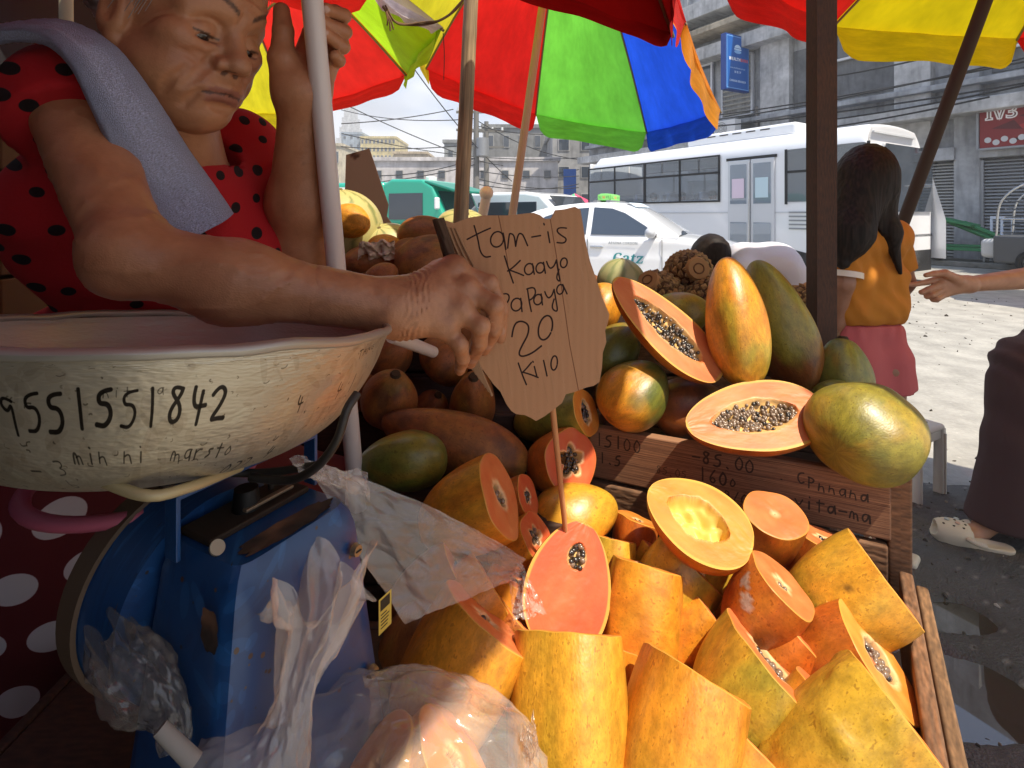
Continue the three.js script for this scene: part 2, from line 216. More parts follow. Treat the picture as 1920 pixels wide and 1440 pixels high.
// ---- right-hand building across the street
{
  const b = facade('shop_building', 'long weathered grey shop building with ledges and roller shutters behind the bus', V(11.5, 0, -15.1));
  part('wall', uvm(box(26, 12, 3, -2, 6, -1.65)), wallGrey, b);
  // pilasters
  for (const [x, w] of [[-8.4, 0.5], [-4.3, 1.1], [-0.1, 0.9], [1.15, 0.55], [4.6, 0.6]]) part('pilaster', uvm(rbox(w, 11, 0.34, 0.02, x, 5.5, -0.02)), x === -4.3 || x === -0.1 ? wallPale : wallGrey, b);
  // ledges
  for (const [y, h, d, m] of [[4.05, 0.34, 0.9, wallPale], [4.75, 0.16, 0.42, wallGrey], [7.6, 0.5, 0.75, wallPale], [8.35, 0.22, 1.1, wallWarm], [9.3, 0.6, 0.9, wallPale]]) part('ledge', uvm(rbox(25.6, h, d, 0.03, -2, y, d / 2 - 0.1)), m, b);
  for (const [x, w] of [[-6.4, 2.8], [-2.3, 2.6]]) part('awning_board', uvm(box(w, 0.06, 1.0, x, 3.72, 0.62).rotateX(0.0)), wallDark, b);
  // dark broken panels of the first floor
  part('bare_panel', uvm(box(1.15, 2.0, 0.06, -3.15, 5.9, -0.12)), wallDark, b);
  part('bare_panel', uvm(box(2.9, 1.55, 0.06, -1.95, 5.75, -0.14)), wallDark, b);
  part('bare_panel', uvm(box(2.6, 2.1, 0.06, 2.9, 6.0, -0.13)), wallDark, b);
  windowPart(b, -2.0, 6.75, 1.5, 1.1, 3); windowPart(b, -7.5, 6.4, 0.9, 1.8, 1); windowPart(b, 2.9, 6.2, 1.7, 1.4, 3); windowPart(b, 6.6, 6.2, 1.7, 1.4, 3);
  { // louvred window
    const f = part('louvre_window', uvm(merge([box(1.3, 0.08, 0.12, -5.9, 7.25), box(1.3, 0.08, 0.12, -5.9, 5.0), box(0.08, 2.2, 0.12, -6.55, 6.12), box(0.08, 2.2, 0.12, -5.25, 6.12)])), std('#b5b8bd', 0.7), b);
    part('opening', box(1.2, 2.15, 0.02, -5.9, 6.12, -0.1), wallGrey, f);
    for (let i = 0; i < 12; i++) part('slat', new THREE.BoxGeometry(1.2, 0.05, 0.09).rotateX(0.5).translate(-5.9, 5.15 + i * 0.18, 0.0), std('#9b9a95', 0.8), f);
  }
  // ground floor: roller shutters in dark frames
  const shutterGeo = (w, h) => { const l = []; const n = Math.floor(h / 0.085); for (let i = 0; i < n; i++) l.push(new THREE.CylinderGeometry(0.045, 0.045, w, 8, 1, false, 0, Math.PI).rotateZ(Math.PI / 2).rotateX(-Math.PI / 2 + Math.PI / 2).translate(0, 0.045 + i * 0.085, 0)); return merge(l); };
  for (const [x, w, h] of [[2.95, 2.9, 2.7], [-0.85, 0.55, 2.6], [-3.0, 2.0, 2.6], [-6.6, 3.0, 2.6], [0.55, 0.62, 2.7]]) {
    const s = part('roller_shutter', shutterGeo(w, h).translate(x, 0.05, 0.03), std(x > 2 ? '#8d9094' : '#a3a39f', 0.6, { metalness: 0.25 }), b);
    part('shutter_box', uvm(rbox(w + 0.12, 0.34, 0.3, 0.02, x, h + 0.22, 0.1)), wallGrey, s);
    for (const q of [-1, 1]) part('guide_rail', box(0.09, h, 0.1, x + q * (w / 2 + 0.05), h / 2, 0.06), metalGrey, s);
  }
  part('wall_conduit', rod(V(-4.9, 0.1, 0.25), V(-4.9, 5.2, 0.25), 0.05), std('#6d6a66', 0.7), b);
  structure('sidewalk', uvm(rbox(26, 0.14, 1.3, 0.03, 0, 0, 0)), concrete).position.copy(V(10.4, 0.07, -15.6)).addScaledVector(STREET, -1);
  const sw = scene.children[scene.children.length - 1]; xform(sw, sw.position.clone(), STREET, V(0, 1, 0));
}
function onFacade(x, y, z) { return V(11.5, 0, -15.1).addScaledVector(STREET, x).addScaledVector(V(-0.864, 0, 0.504), z).setY(y); }
{ // blue bank sign, hung out from the wall
  const t = thing('hanging_sign', 'blue lightbox sign with white bank lettering hung out from the grey building', 'sign'); xform(t, onFacade(-5.35, 6.75, 0.85), STREET, V(0, 1, 0));
  part('sign_case', rbox(0.22, 2.0, 1.3, 0.02), std('#123a86', 0.5), t);
  const tex = canvasTex(512, 800, (c, w, h) => {
    c.fillStyle = '#1a5fb4'; c.fillRect(0, 0, w, h); c.strokeStyle = '#7fb2ea'; c.lineWidth = 10; c.strokeRect(14, 14, w - 28, h - 28);
    c.fillStyle = '#cfe6ff'; c.beginPath(); c.arc(256, 210, 82, Math.PI, 0); c.fill(); c.fillStyle = '#1a5fb4'; c.fillRect(170, 180, 172, 8); c.fillStyle = '#8fc1f5'; c.beginPath(); c.ellipse(256, 236, 80, 26, 0, 0, 7); c.fill();
    c.font = 'bold 66px sans-serif'; c.textAlign = 'center'; c.fillStyle = '#ffffff'; c.fillText('WEALTH', 190, 372); c.fillStyle = '#e85c4a'; c.fillText('BANK', 406, 372);
    c.fillStyle = '#dbe9fb'; c.font = '30px sans-serif'; c.fillText('www.wealthbank.com.ph', 256, 492); c.font = 'bold 46px sans-serif'; c.fillText('M B I F', 256, 556); c.font = 'bold 44px sans-serif'; c.fillText('CARBON BRANCH', 256, 690);
  });
  part('sign_face', new THREE.PlaneGeometry(1.24, 1.92).rotateY(Math.PI / 2).translate(0.114, 0, 0), std('#ffffff', 0.35, { map: tex }), t);
  part('bracket', merge([box(0.05, 0.05, 0.5, 0, 0.8, -0.85), box(0.05, 0.05, 0.5, 0, -0.8, -0.85)]), metalGrey, t);
}
{ // red tarp shop banner
  const t = thing('shop_banner', 'red and black shop banner with large white letters above the roller shutter', 'banner'); xform(t, onFacade(2.9, 3.55, 0.42), STREET, V(0, 1, 0));
  const tex = canvasTex(1024, 420, (c, w, h) => {
    c.fillStyle = '#7c1d20'; c.fillRect(0, 0, w, h); const r = rng(5);
    for (let i = 0; i < 26; i++) { c.fillStyle = ['#2b1113', '#a02a2a', '#551518'][i % 3]; c.beginPath(); const x = r() * w, y = r() * h; c.moveTo(x, y); c.lineTo(x + 160, y - 60); c.lineTo(x + 220, y + 30); c.fill(); }
    c.font = 'bold 150px sans-serif'; c.lineWidth = 12; c.strokeStyle = '#e7e7ea'; c.fillStyle = '#4a1214'; c.fillText('IV3', 40, 165); c.strokeText('IV3', 40, 165); c.fillStyle = '#101012'; c.strokeStyle = '#d8d8dc'; c.lineWidth = 5; c.fillText('MOTOR', 380, 160); c.strokeText('MOTOR', 380, 160);
    c.strokeStyle = '#cfd2d6'; c.lineWidth = 10; c.fillStyle = '#23262a'; c.beginPath(); c.moveTo(380, 400); c.quadraticCurveTo(480, 250, 700, 255); c.quadraticCurveTo(860, 250, 1000, 330); c.lineTo(1000, 410); c.closePath(); c.fill(); c.stroke();
    c.fillStyle = '#b9bcc0'; for (let i = 0; i < 6; i++) { c.beginPath(); c.arc(60 + i * 60, 350 + (i % 2) * 26, 26, 0, 7); c.fill(); }
  });
  part('cloth', new THREE.BoxGeometry(2.75, 1.15, 0.03), [0, 1, 2, 3, 4, 5].map((i) => i === 4 ? std('#ffffff', 0.6, { map: tex }) : std('#4a1214', 0.7)), t);
  part('frame', merge([box(2.85, 0.05, 0.05, 0, 0.6, 0), box(2.85, 0.05, 0.05, 0, -0.6, 0), box(0.05, 1.2, 0.05, -1.42, 0, 0), box(0.05, 1.2, 0.05, 1.42, 0, 0)]), metalGrey, t);
}
function aircon(x, y, z, label) {
  const t = thing('air_conditioner', label, 'air conditioner'); xform(t, onFacade(x, y, z), STREET, V(0, 1, 0));
  part('case', rbox(0.9, 0.62, 0.36, 0.02), std('#d9dbdd', 0.5), t); part('fan_grille', merge([0, 1, 2, 3].map((i) => new THREE.TorusGeometry(0.06 + i * 0.06, 0.008, 6, 24).translate(-0.14, 0, 0.19))), std('#6b6e72', 0.6), t);
  part('bracket', merge([box(0.05, 0.05, 0.7, -0.3, -0.34, -0.1), box(0.05, 0.05, 0.7, 0.3, -0.34, -0.1)]), metalGrey, t);
}
aircon(-5.75, 4.45, 0.75, 'boxy white air conditioner unit on the ledge under the blue sign');
{ // things standing by the shutters
  const wood = std('#2f7a4c', 0.75), a = thing('market_cart', 'broken green wooden cart with tilted frame against the shop wall', 'cart'); xform(a, onFacade(1.5, 0.14, 1.0), STREET, V(0, 1, 0));
  for (const [x0, y0, x1, y1, w] of [[-0.8, 0.35, 1.25, 0.38, 0.1], [-0.8, 0.35, -0.45, 1.0, 0.08], [-0.45, 1.0, 0.7, 0.45, 0.12], [-0.1, 0.95, 1.0, 0.42, 0.12]]) part('beam', rod(V(x0, y0, 0), V(x1, y1, 0), w / 2, w / 2, 4), wood, a);
  part('deck', rbox(2.0, 0.07, 0.7, 0.01, 0.25, 0.30, 0), wood, a); part('tilted_top', rbox(0.8, 0.05, 0.6, 0.01).rotateZ(-0.25).translate(-0.25, 0.98, 0), wood, a);
  for (const x of [-0.5, 0.9]) part('wheel', new THREE.TorusGeometry(0.14, 0.05, 8, 20).translate(x, 0.19, 0.38), rubber, a);
  const k = thing('plastic_sack', 'bulging green plastic sack leaning on the green cart', 'sack', onFacade(0.45, 0.14, 1.25));
  part('bag', gridGeo(28, 18, (u, v, t) => { const th = u * 6.2832, ph = v * Math.PI, r = 0.34 * (1 + 0.22 * fbm(Math.cos(th) * 1.6, ph * 1.4, Math.sin(th) * 1.6, 3)); t.set(Math.sin(ph) * Math.cos(th) * r, 0.36 - Math.cos(ph) * -0.36 * -1, Math.sin(ph) * Math.sin(th) * r); }, { closeU: true }), std('#1f8a4e', 0.45), k);
  const c = thing('plastic_chair', 'white plastic chair standing in front of the closed shutter', 'chair'); xform(c, onFacade(2.0, 0.14, 0.75), STREET, V(0, 1, 0));
  const wp = std('#cfd6e2', 0.5); part('seat', rbox(0.42, 0.04, 0.4, 0.015, 0, 0.62, 0), wp, c); for (const x of [-1, 1]) for (const z of [-1, 1]) part('leg', rod(V(x * 0.22, 0, z * 0.2), V(x * 0.18, 0.62, z * 0.17), 0.022), wp, c);
  part('backrest', merge([box(0.44, 0.07, 0.03, 0, 1.08, -0.19), box(0.05, 0.42, 0.03, -0.2, 0.85, -0.19), box(0.05, 0.42, 0.03, 0.2, 0.85, -0.19), box(0.05, 0.42, 0.03, 0, 0.85, -0.19)]), wp, c);
  const r = thing('tricycle_cab', 'metal framed tricycle sidecar parked before the roller shutter', 'tricycle'); xform(r, onFacade(3.15, 0.0, 2.2), STREET, V(0, 1, 0));
  part('body', rbox(1.3, 0.6, 1.0, 0.06, 0, 0.55, 0), std('#4a4d52', 0.5), r); part('nose', rbox(0.35, 0.42, 0.5, 0.1, -0.75, 0.55, 0.1), std('#b9bcc0', 0.4), r);
  part('rail_frame', merge([-0.45, 0.45].flatMap((z) => [tubeOf([V(-0.6, 0.8, z), V(-0.5, 1.6, z), V(-0.1, 1.95, z), V(0.6, 1.98, z)], 0.025, 20, 6), rod(V(-0.52, 1.2, z), V(0.6, 1.2, z), 0.015)]).concat([0, 1, 2, 3, 4].map((i) => rod(V(-0.5 + i * 0.02, 0.9 + i * 0.17, -0.45), V(-0.5 + i * 0.02, 0.9 + i * 0.17, 0.45), 0.014)))), chrome, r);
  for (const z of [-0.5, 0.5]) part('wheel', new THREE.TorusGeometry(0.22, 0.06, 8, 24).translate(0, 0.28, z), rubber, r);
}
// ---- other buildings, farther off
function block(name, label, px0, px1, pyTop, d, depth, mat, wins, roofMat) {
  const x0 = (px0 - 960) * d / 1000, x1 = (px1 - 960) * d / 1000, h = EYE + (HORIZON - pyTop) * d / 1000, w = x1 - x0, t = thing(name, label, 'building', V((x0 + x1) / 2, 0, -d));
  part('wall', boxUV(box(w, h, depth, 0, h / 2, -depth / 2), 0.12), mat, t); part('parapet', boxUV(box(w + 0.3, h * 0.02 + 0.12, depth + 0.3, 0, h + 0.05, -depth / 2), 0.2), roofMat || mat, t);
  if (wins) { const [nx, ny, y0f, wf, hf] = wins; const wg = box(w / nx * wf, h / ny * hf * (1 - y0f), 0.12), pg = box(w / nx * wf * 0.86, h / ny * hf * (1 - y0f) * 0.86, 0.06), fm = std('#9b9a98', 0.8);
    for (let i = 0; i < nx; i++) for (let j = 0; j < ny; j++) { const f = part('window', wg, fm, t); f.position.set(-w / 2 + (i + 0.5) * w / nx, h * y0f + (j + 0.5) * h * (1 - y0f) / ny, 0.0); const q = part('pane', pg, glassDark, f); q.position.z = 0.05; } }
  return t;
}
block('office_building', 'distant yellow office block with rows of small windows', 676, 742, 258, 120, 14, plaster('#d8c58c'), [9, 4, 0.62, 0.55, 0.5]);
block('office_wing', 'grey blue end of the distant yellow office block', 640, 678, 250, 121, 12, plaster('#a9b6c6'), [3, 4, 0.62, 0.4, 0.35]);
block('tan_house', 'low tan building with arched roof far behind the green jeepney', 738, 800, 287, 70, 10, plaster('#cbb9a0'), [3, 1, 0.75, 0.6, 0.55]);
block('far_shop_row', 'pale row of shops seen between the woman\'s face and her raised arm', 340, 640, 272, 60, 8, plaster('#d8cdb8'), [14, 2, 0.4, 0.55, 0.5]);
block('concrete_house', 'bare grey concrete building behind the crossing cables', 905, 1082, 238, 42, 12, plaster('#8f9092'), [6, 2, 0.45, 0.4, 0.45]);
block('white_market_hall', 'long whitewashed market hall under the cables behind the jeepney', 690, 1046, 300, 30, 10, plaster('#d9d6dc'), [9, 2, 0.25, 0.35, 0.3]);
block('grey_annex', 'small grey annex left of the concrete building', 833, 905, 266, 46, 10, plaster('#a3a6aa'), [3, 2, 0.4, 0.4, 0.4]);
block('corner_house', 'grey house with balcony rail between the hall and the bus', 1036, 1290, 246, 36, 12, plaster('#a5a5a8'), [6, 3, 0.2, 0.5, 0.45]);
{ // white stepped tower
  const t = thing('church_tower', 'thin white stepped tower on the skyline beside the white pipe', 'tower', V(-0.302 * 190, 0, -190)); let y = 0;
  for (const [w, h] of [[8, 28], [6.2, 4], [5, 3.5], [3.8, 3.5], [2.6, 3], [1.4, 3], [0.4, 3.5]]) { part('tier', box(w, h, w, 0, y + h / 2, 0), wallPale, t); y += h; }
}
{ // blue shop sign beside the bus
  const t = thing('blue_board', 'plain blue sign board at the rear of the white bus', 'sign', V(3.85, 0, -30)); part('board', box(0.7, 1.9, 0.15, -0.6, 2.9, 0), std('#1d57a8', 0.5), t); part('post', rod(V(-0.6, 0, 0), V(-0.6, 2.0, 0), 0.06), metalGrey, t);
}
// utility poles and cables
const poleMat = std('#6f6d6a', 0.9), cableMat = std('#2a2b2e', 0.8);
function utilityPole(px, d, h, label) { const t = thing('utility_pole', label, 'pole', V((px - 960) * d / 1000, 0, -d)); part('mast', rod(V(0, 0, 0), V(0, h, 0), 0.16, 0.11), poleMat, t);
  for (const y of [h - 0.5, h - 1.3]) part('crossarm', box(1.8, 0.1, 0.12, 0, y, 0.02), poleMat, t); for (const x of [-0.8, -0.3, 0.3, 0.8]) part('insulator', new THREE.CylinderGeometry(0.05, 0.06, 0.16, 8).translate(x, h - 0.37, 0), std('#cfd2d5', 0.4), t); return t; }
utilityPole(893, 24, 6.4, 'grey utility pole with crossarms rising behind the bamboo poles');
utilityPole(912, 27, 6.0, 'darker utility pole beside the first, half behind the bamboo');
utilityPole(966, 34, 5.0, 'short utility pole in front of the white market hall');
{ const tr = thing('transformer', 'grey drum transformer on the utility pole', 'transformer', V(-1.61, 0, -24)); part('drum', new THREE.CylinderGeometry(0.28, 0.28, 0.8, 16).translate(0.3, 4.3, 0.22), metalGrey, tr); part('bracket', box(0.3, 0.08, 0.1, 0.1, 4.3, 0.1), poleMat, tr); }
{
  const r = rng(31), cable = (a, b, sag, rad) => { const pts = []; for (let i = 0; i <= 8; i++) { const t = i / 8, p = a.clone().lerp(b, t); p.y -= sag * 4 * t * (1 - t); pts.push(p); } single('overhead_cable', tubeOf(pts, rad, 20, 5), cableMat, 'black overhead cable strung across the street between poles and buildings', 'cable', 'overhead cables'); };
  for (const [a, b, s] of [[[640, 232, 22], [850, 205, 24], 0.1], [[560, 150, 24], [893, 300, 24], 0.2], [[640, 206, 30], [893, 222, 24], 0.3], [[640, 275, 24], [893, 270, 24], 0.15], [[893, 225, 24], [1100, 300, 30], 0.4], [[893, 236, 24], [1290, 190, 22], 0.8], [[893, 320, 24], [1085, 330, 26], 0.15], [[893, 335, 24], [1085, 352, 26], 0.2], [[893, 345, 24], [1085, 345, 26], 0.25], [[700, 330, 20], [893, 296, 24], 0.2], [[700, 342, 20], [893, 308, 24], 0.1], [[893, 300, 24], [966, 310, 34], 0.1], [[966, 330, 34], [1085, 318, 30], 0.1], [[770, 120, 20], [960, 340, 26], 0.3], [[640, 250, 26], [1085, 296, 30], 0.5]]) cable(P(...a), P(...b), s, 0.022);
  for (const [x0, y0, z0, x1, y1, z1, s] of [[-8, 5.0, 1.6, 7, 4.9, 1.6, 0.25], [-8, 4.8, 1.7, 7, 5.2, 1.6, 0.35], [-6, 4.5, 1.5, 7, 4.4, 1.5, 0.2], [-3.6, 4.2, 1.3, 6, 4.6, 1.4, 0.25], [-8, 4.3, 1.4, 2, 4.1, 1.3, 0.3], [-2, 5.4, 1.4, 7, 5.9, 1.8, 0.3]]) cable(onFacade(x0, y0, z0), onFacade(x1, y1, z1), s, 0.025);
}

// ---------------------------------------------------------------- vehicles
function wheelParts(t, x, y, z, r, w) { const g = part('wheel', new THREE.TorusGeometry(r * 0.78, r * 0.24, 10, 28).scale(1, 1, w / (r * 0.48)).translate(x, y, z), rubber, t); part('rim', new THREE.CylinderGeometry(r * 0.56, r * 0.56, w * 0.7, 20).rotateX(Math.PI / 2).translate(x, y, z), metalGrey, g); }
const decal = (w, h, W, H, draw) => { const m = new THREE.MeshStandardMaterial({ map: canvasTex(W, H, draw), roughness: 0.5, transparent: true, alphaTest: 0.4 }); return [new THREE.PlaneGeometry(w, h), m]; };
{ // taxi
  const t = thing('taxi', 'white taxi sedan with green roof light passing behind the fruit stall', 'taxi'); 
  const a = 25 * Math.PI / 180; xform(t, V(1.30 - 0.15, 0, -7.95), V(Math.cos(a), 0, Math.sin(a)), V(0, 1, 0)); t.translateX(0.2); t.translateZ(-0.85);
  const paint = phys('#e9ebef', 0.28, { clearcoat: 1, clearcoatRoughness: 0.06 });
  const ST = [[-2.22, 0.5, 0.82, 0.62], [-2.12, 0.36, 0.98, 0.74], [-1.85, 0.28, 1.04, 0.82], [-1.3, 0.24, 1.03, 0.85], [-0.5, 0.22, 0.98, 0.86], [0.4, 0.22, 0.97, 0.86], [1.0, 0.23, 0.98, 0.85], [1.45, 0.25, 0.92, 0.84], [1.85, 0.28, 0.83, 0.80], [2.1, 0.34, 0.72, 0.70], [2.2, 0.42, 0.60, 0.56]];
  const curve = (k) => new THREE.CatmullRomCurve3(ST.map((s) => V(s[0], s[k], 0)));
  const cb = curve(1), ct = curve(2), cw = curve(3);
  part('body', gridGeo(40, 60, (u, v, q) => {
    const x = cb.getPoint(v).x, yb = cb.getPoint(v).y, yt = ct.getPoint(v).y, w = cw.getPoint(v).y, s = u * 2 - 1, A = Math.abs(s), sg = Math.sign(s) || 1;
    let z, y; if (A < 0.3) { z = (A / 0.3) * w * 0.9; y = yt + 0.035 * (1 - (A / 0.3) ** 2); } else if (A < 0.42) { const k = (A - 0.3) / 0.12; z = w * (0.9 + 0.1 * Math.sin(k * 1.57)); y = yt - 0.07 * (1 - Math.cos(k * 1.57)); } else if (A < 0.9) { const k = (A - 0.42) / 0.48; y = lerp(yt - 0.07, yb + 0.1, k); z = w * (1 - 0.035 * Math.abs(k - 0.35)) - 0.012 * Math.exp(-((k - 0.28) ** 2) * 300); } else { const k = (A - 0.9) / 0.1; y = yb + 0.1 * (1 - k); z = w * (0.977 - 0.1 * k); }
    q.set(x, y, z * sg);
  }), paint, t);
  const GH = [[-1.78, 1.02], [-1.45, 1.22], [-1.05, 1.38], [-0.6, 1.45], [-0.15, 1.475], [0.25, 1.45], [0.55, 1.33], [0.85, 1.14], [1.08, 0.99]], gc = new THREE.CatmullRomCurve3(GH.map((s) => V(s[0], s[1], 0)));
  const zAt = (y) => lerp(0.83, 0.60, clamp((y - 0.98) / 0.5));
  part('cabin', gridGeo(24, 36, (u, v, q) => { const p = gc.getPoint(v), s = u * 2 - 1, A = Math.abs(s), sg = Math.sign(s) || 1; if (A < 0.5) q.set(p.x, p.y + 0.03 * (1 - (A / 0.5) ** 2) - 0.0, zAt(p.y) * (A / 0.5) * sg); else { const y = lerp(p.y, 0.95, (A - 0.5) / 0.5); q.set(p.x, y, zAt(y) * sg + 0.0); } }), paint, t);
  const carGlass = phys(new THREE.Color(0.045, 0.06, 0.085), 0.05, { clearcoat: 1, clearcoatRoughness: 0.02 });
  const side = (pts, sg, off = 0.008) => { const g = new THREE.ShapeGeometry(new THREE.Shape(pts.map(([x, y]) => new THREE.Vector2(x, y)))); const p = g.attributes.position; for (let i = 0; i < p.count; i++) p.setZ(i, (zAt(p.getY(i)) + off) * sg); g.computeVertexNormals(); return g; };
  for (const sg of [1, -1]) {
    part('door_window', side([[-0.18, 1.0], [0.78, 1.0], [0.62, 1.13], [0.3, 1.32], [0.1, 1.39], [-0.18, 1.41]], sg), carGlass, t);
    part('door_window', side([[-1.05, 1.0], [-0.26, 1.0], [-0.26, 1.405], [-0.6, 1.38], [-0.95, 1.27], [-1.15, 1.14]], sg), carGlass, t);
    part('quarter_window', side([[-1.35, 1.03], [-1.13, 1.0], [-1.2, 1.13], [-1.32, 1.14]], sg), carGlass, t);
    const d = part('door', box(0.006, 0.62, 0.006, -0.22, 0.66, sg * 0.862), blackMat, t); part('seam', box(0.006, 0.6, 0.006, 0.86, 0.66, sg * 0.857), blackMat, d); part('seam', box(0.006, 0.6, 0.006, -1.12, 0.66, sg * 0.855), blackMat, d);
    part('handle', rbox(0.2, 0.035, 0.03, 0.012, -0.08, 0.82, sg * 0.872), chrome, d); part('handle', rbox(0.2, 0.035, 0.03, 0.012, -0.98, 0.83, sg * 0.868), chrome, d);
    const m = part('mirror', new THREE.SphereGeometry(0.1, 16, 12).scale(0.8, 0.75, 1.05).translate(0.72, 1.04, sg * 0.97), phys('#b9bcc2', 0.3, { clearcoat: 1 }), t); part('stalk', box(0.08, 0.04, 0.16, 0.74, 1.0, sg * 0.87), blackMat, m);
    for (const x of [1.36, -1.34]) wheelParts(t, x, 0.31, sg * 0.76, 0.31, 0.2);
    part('headlight', new THREE.SphereGeometry(0.14, 14, 10).scale(1.3, 0.5, 0.7).translate(1.98, 0.70, sg * 0.62), phys('#dfe3e8', 0.1, { clearcoat: 1 }), t);
  }
  const ws = (x0, y0, x1, y1, w0, w1) => gridGeo(12, 6, (u, v, q) => { const s = u * 2 - 1; q.set(lerp(x0, x1, v) - 0.05 * s * s * Math.sign(x0), lerp(y0, y1, v), s * lerp(w0, w1, v)); });
  part('windscreen', ws(1.12, 1.0, 0.34, 1.455, 0.72, 0.54), carGlass, t); part('rear_window', ws(-1.8, 1.04, -1.1, 1.40, 0.66, 0.54), carGlass, t);
  part('sun_strip', ws(0.475, 1.40, 0.36, 1.465, 0.57, 0.54).translate(0.012, 0.012, 0), std('#cfe0ee', 0.4), t);
  part('bumper', rbox(0.16, 0.2, 1.3, 0.07, 2.12, 0.42, 0), paint, t);
  { const [g, m] = decal(0.62, 0.3, 512, 256, (c) => { c.clearRect(0, 0, 512, 256); c.fillStyle = '#2f8f95'; c.font = 'bold 170px serif'; c.save(); c.transform(1, 0, -0.18, 1, 40, 0); c.fillText('Catz', 20, 180); c.restore(); }); part('door_lettering', g.translate(0.42, 0.66, 0.872), m, t); }
  { const [g, m] = decal(0.55, 0.1, 512, 96, (c) => { c.clearRect(0, 0, 512, 96); c.fillStyle = '#9aa0a6'; c.font = 'bold 48px sans-serif'; c.fillText('AEGINA CORDON', 10, 62); }); part('small_lettering', g.translate(0.36, 0.88, 0.868), m, t); }
  { const [g, m] = decal(0.24, 0.12, 256, 128, (c) => { c.clearRect(0, 0, 256, 128); c.fillStyle = '#8d9298'; c.font = 'bold 60px sans-serif'; c.fillText('PUJ 1', 10, 80); }); part('plate_lettering', g.translate(1.12, 0.72, 0.862), m, t); }
  const rl = part('roof_light', rbox(0.2, 0.12, 0.66, 0.05, -0.12, 1.57, 0), phys('#7fd66a', 0.35, { transmission: 0.2 }), t);
  { const tex = canvasTex(512, 96, (c, w, h) => { c.fillStyle = '#8ee07a'; c.fillRect(0, 0, w, h); c.font = 'bold 62px sans-serif'; c.fillStyle = '#3d7f3a'; c.fillText('CALL', 20, 70); c.fillText('4173', 352, 70); c.fillStyle = '#e6432e'; c.fillText('TAXI', 190, 70); }); for (const q of [-1, 1]) part('lettering', new THREE.PlaneGeometry(0.6, 0.09).rotateY(q * Math.PI / 2).translate(-0.12 + q * 0.1015, 1.57, 0), std('#ffffff', 0.5, { map: tex }), rl); const lw = part('lettering', new THREE.PlaneGeometry(0.19, 0.085).translate(-0.12, 1.57, 0.331), std('#ffffff', 0.5, { map: tex }), rl); }
  part('roof_rack', merge([box(0.06, 0.05, 1.05, -0.2, 1.495, 0), box(0.06, 0.05, 1.05, 0.0, 1.495, 0)]), metalGrey, t);
}
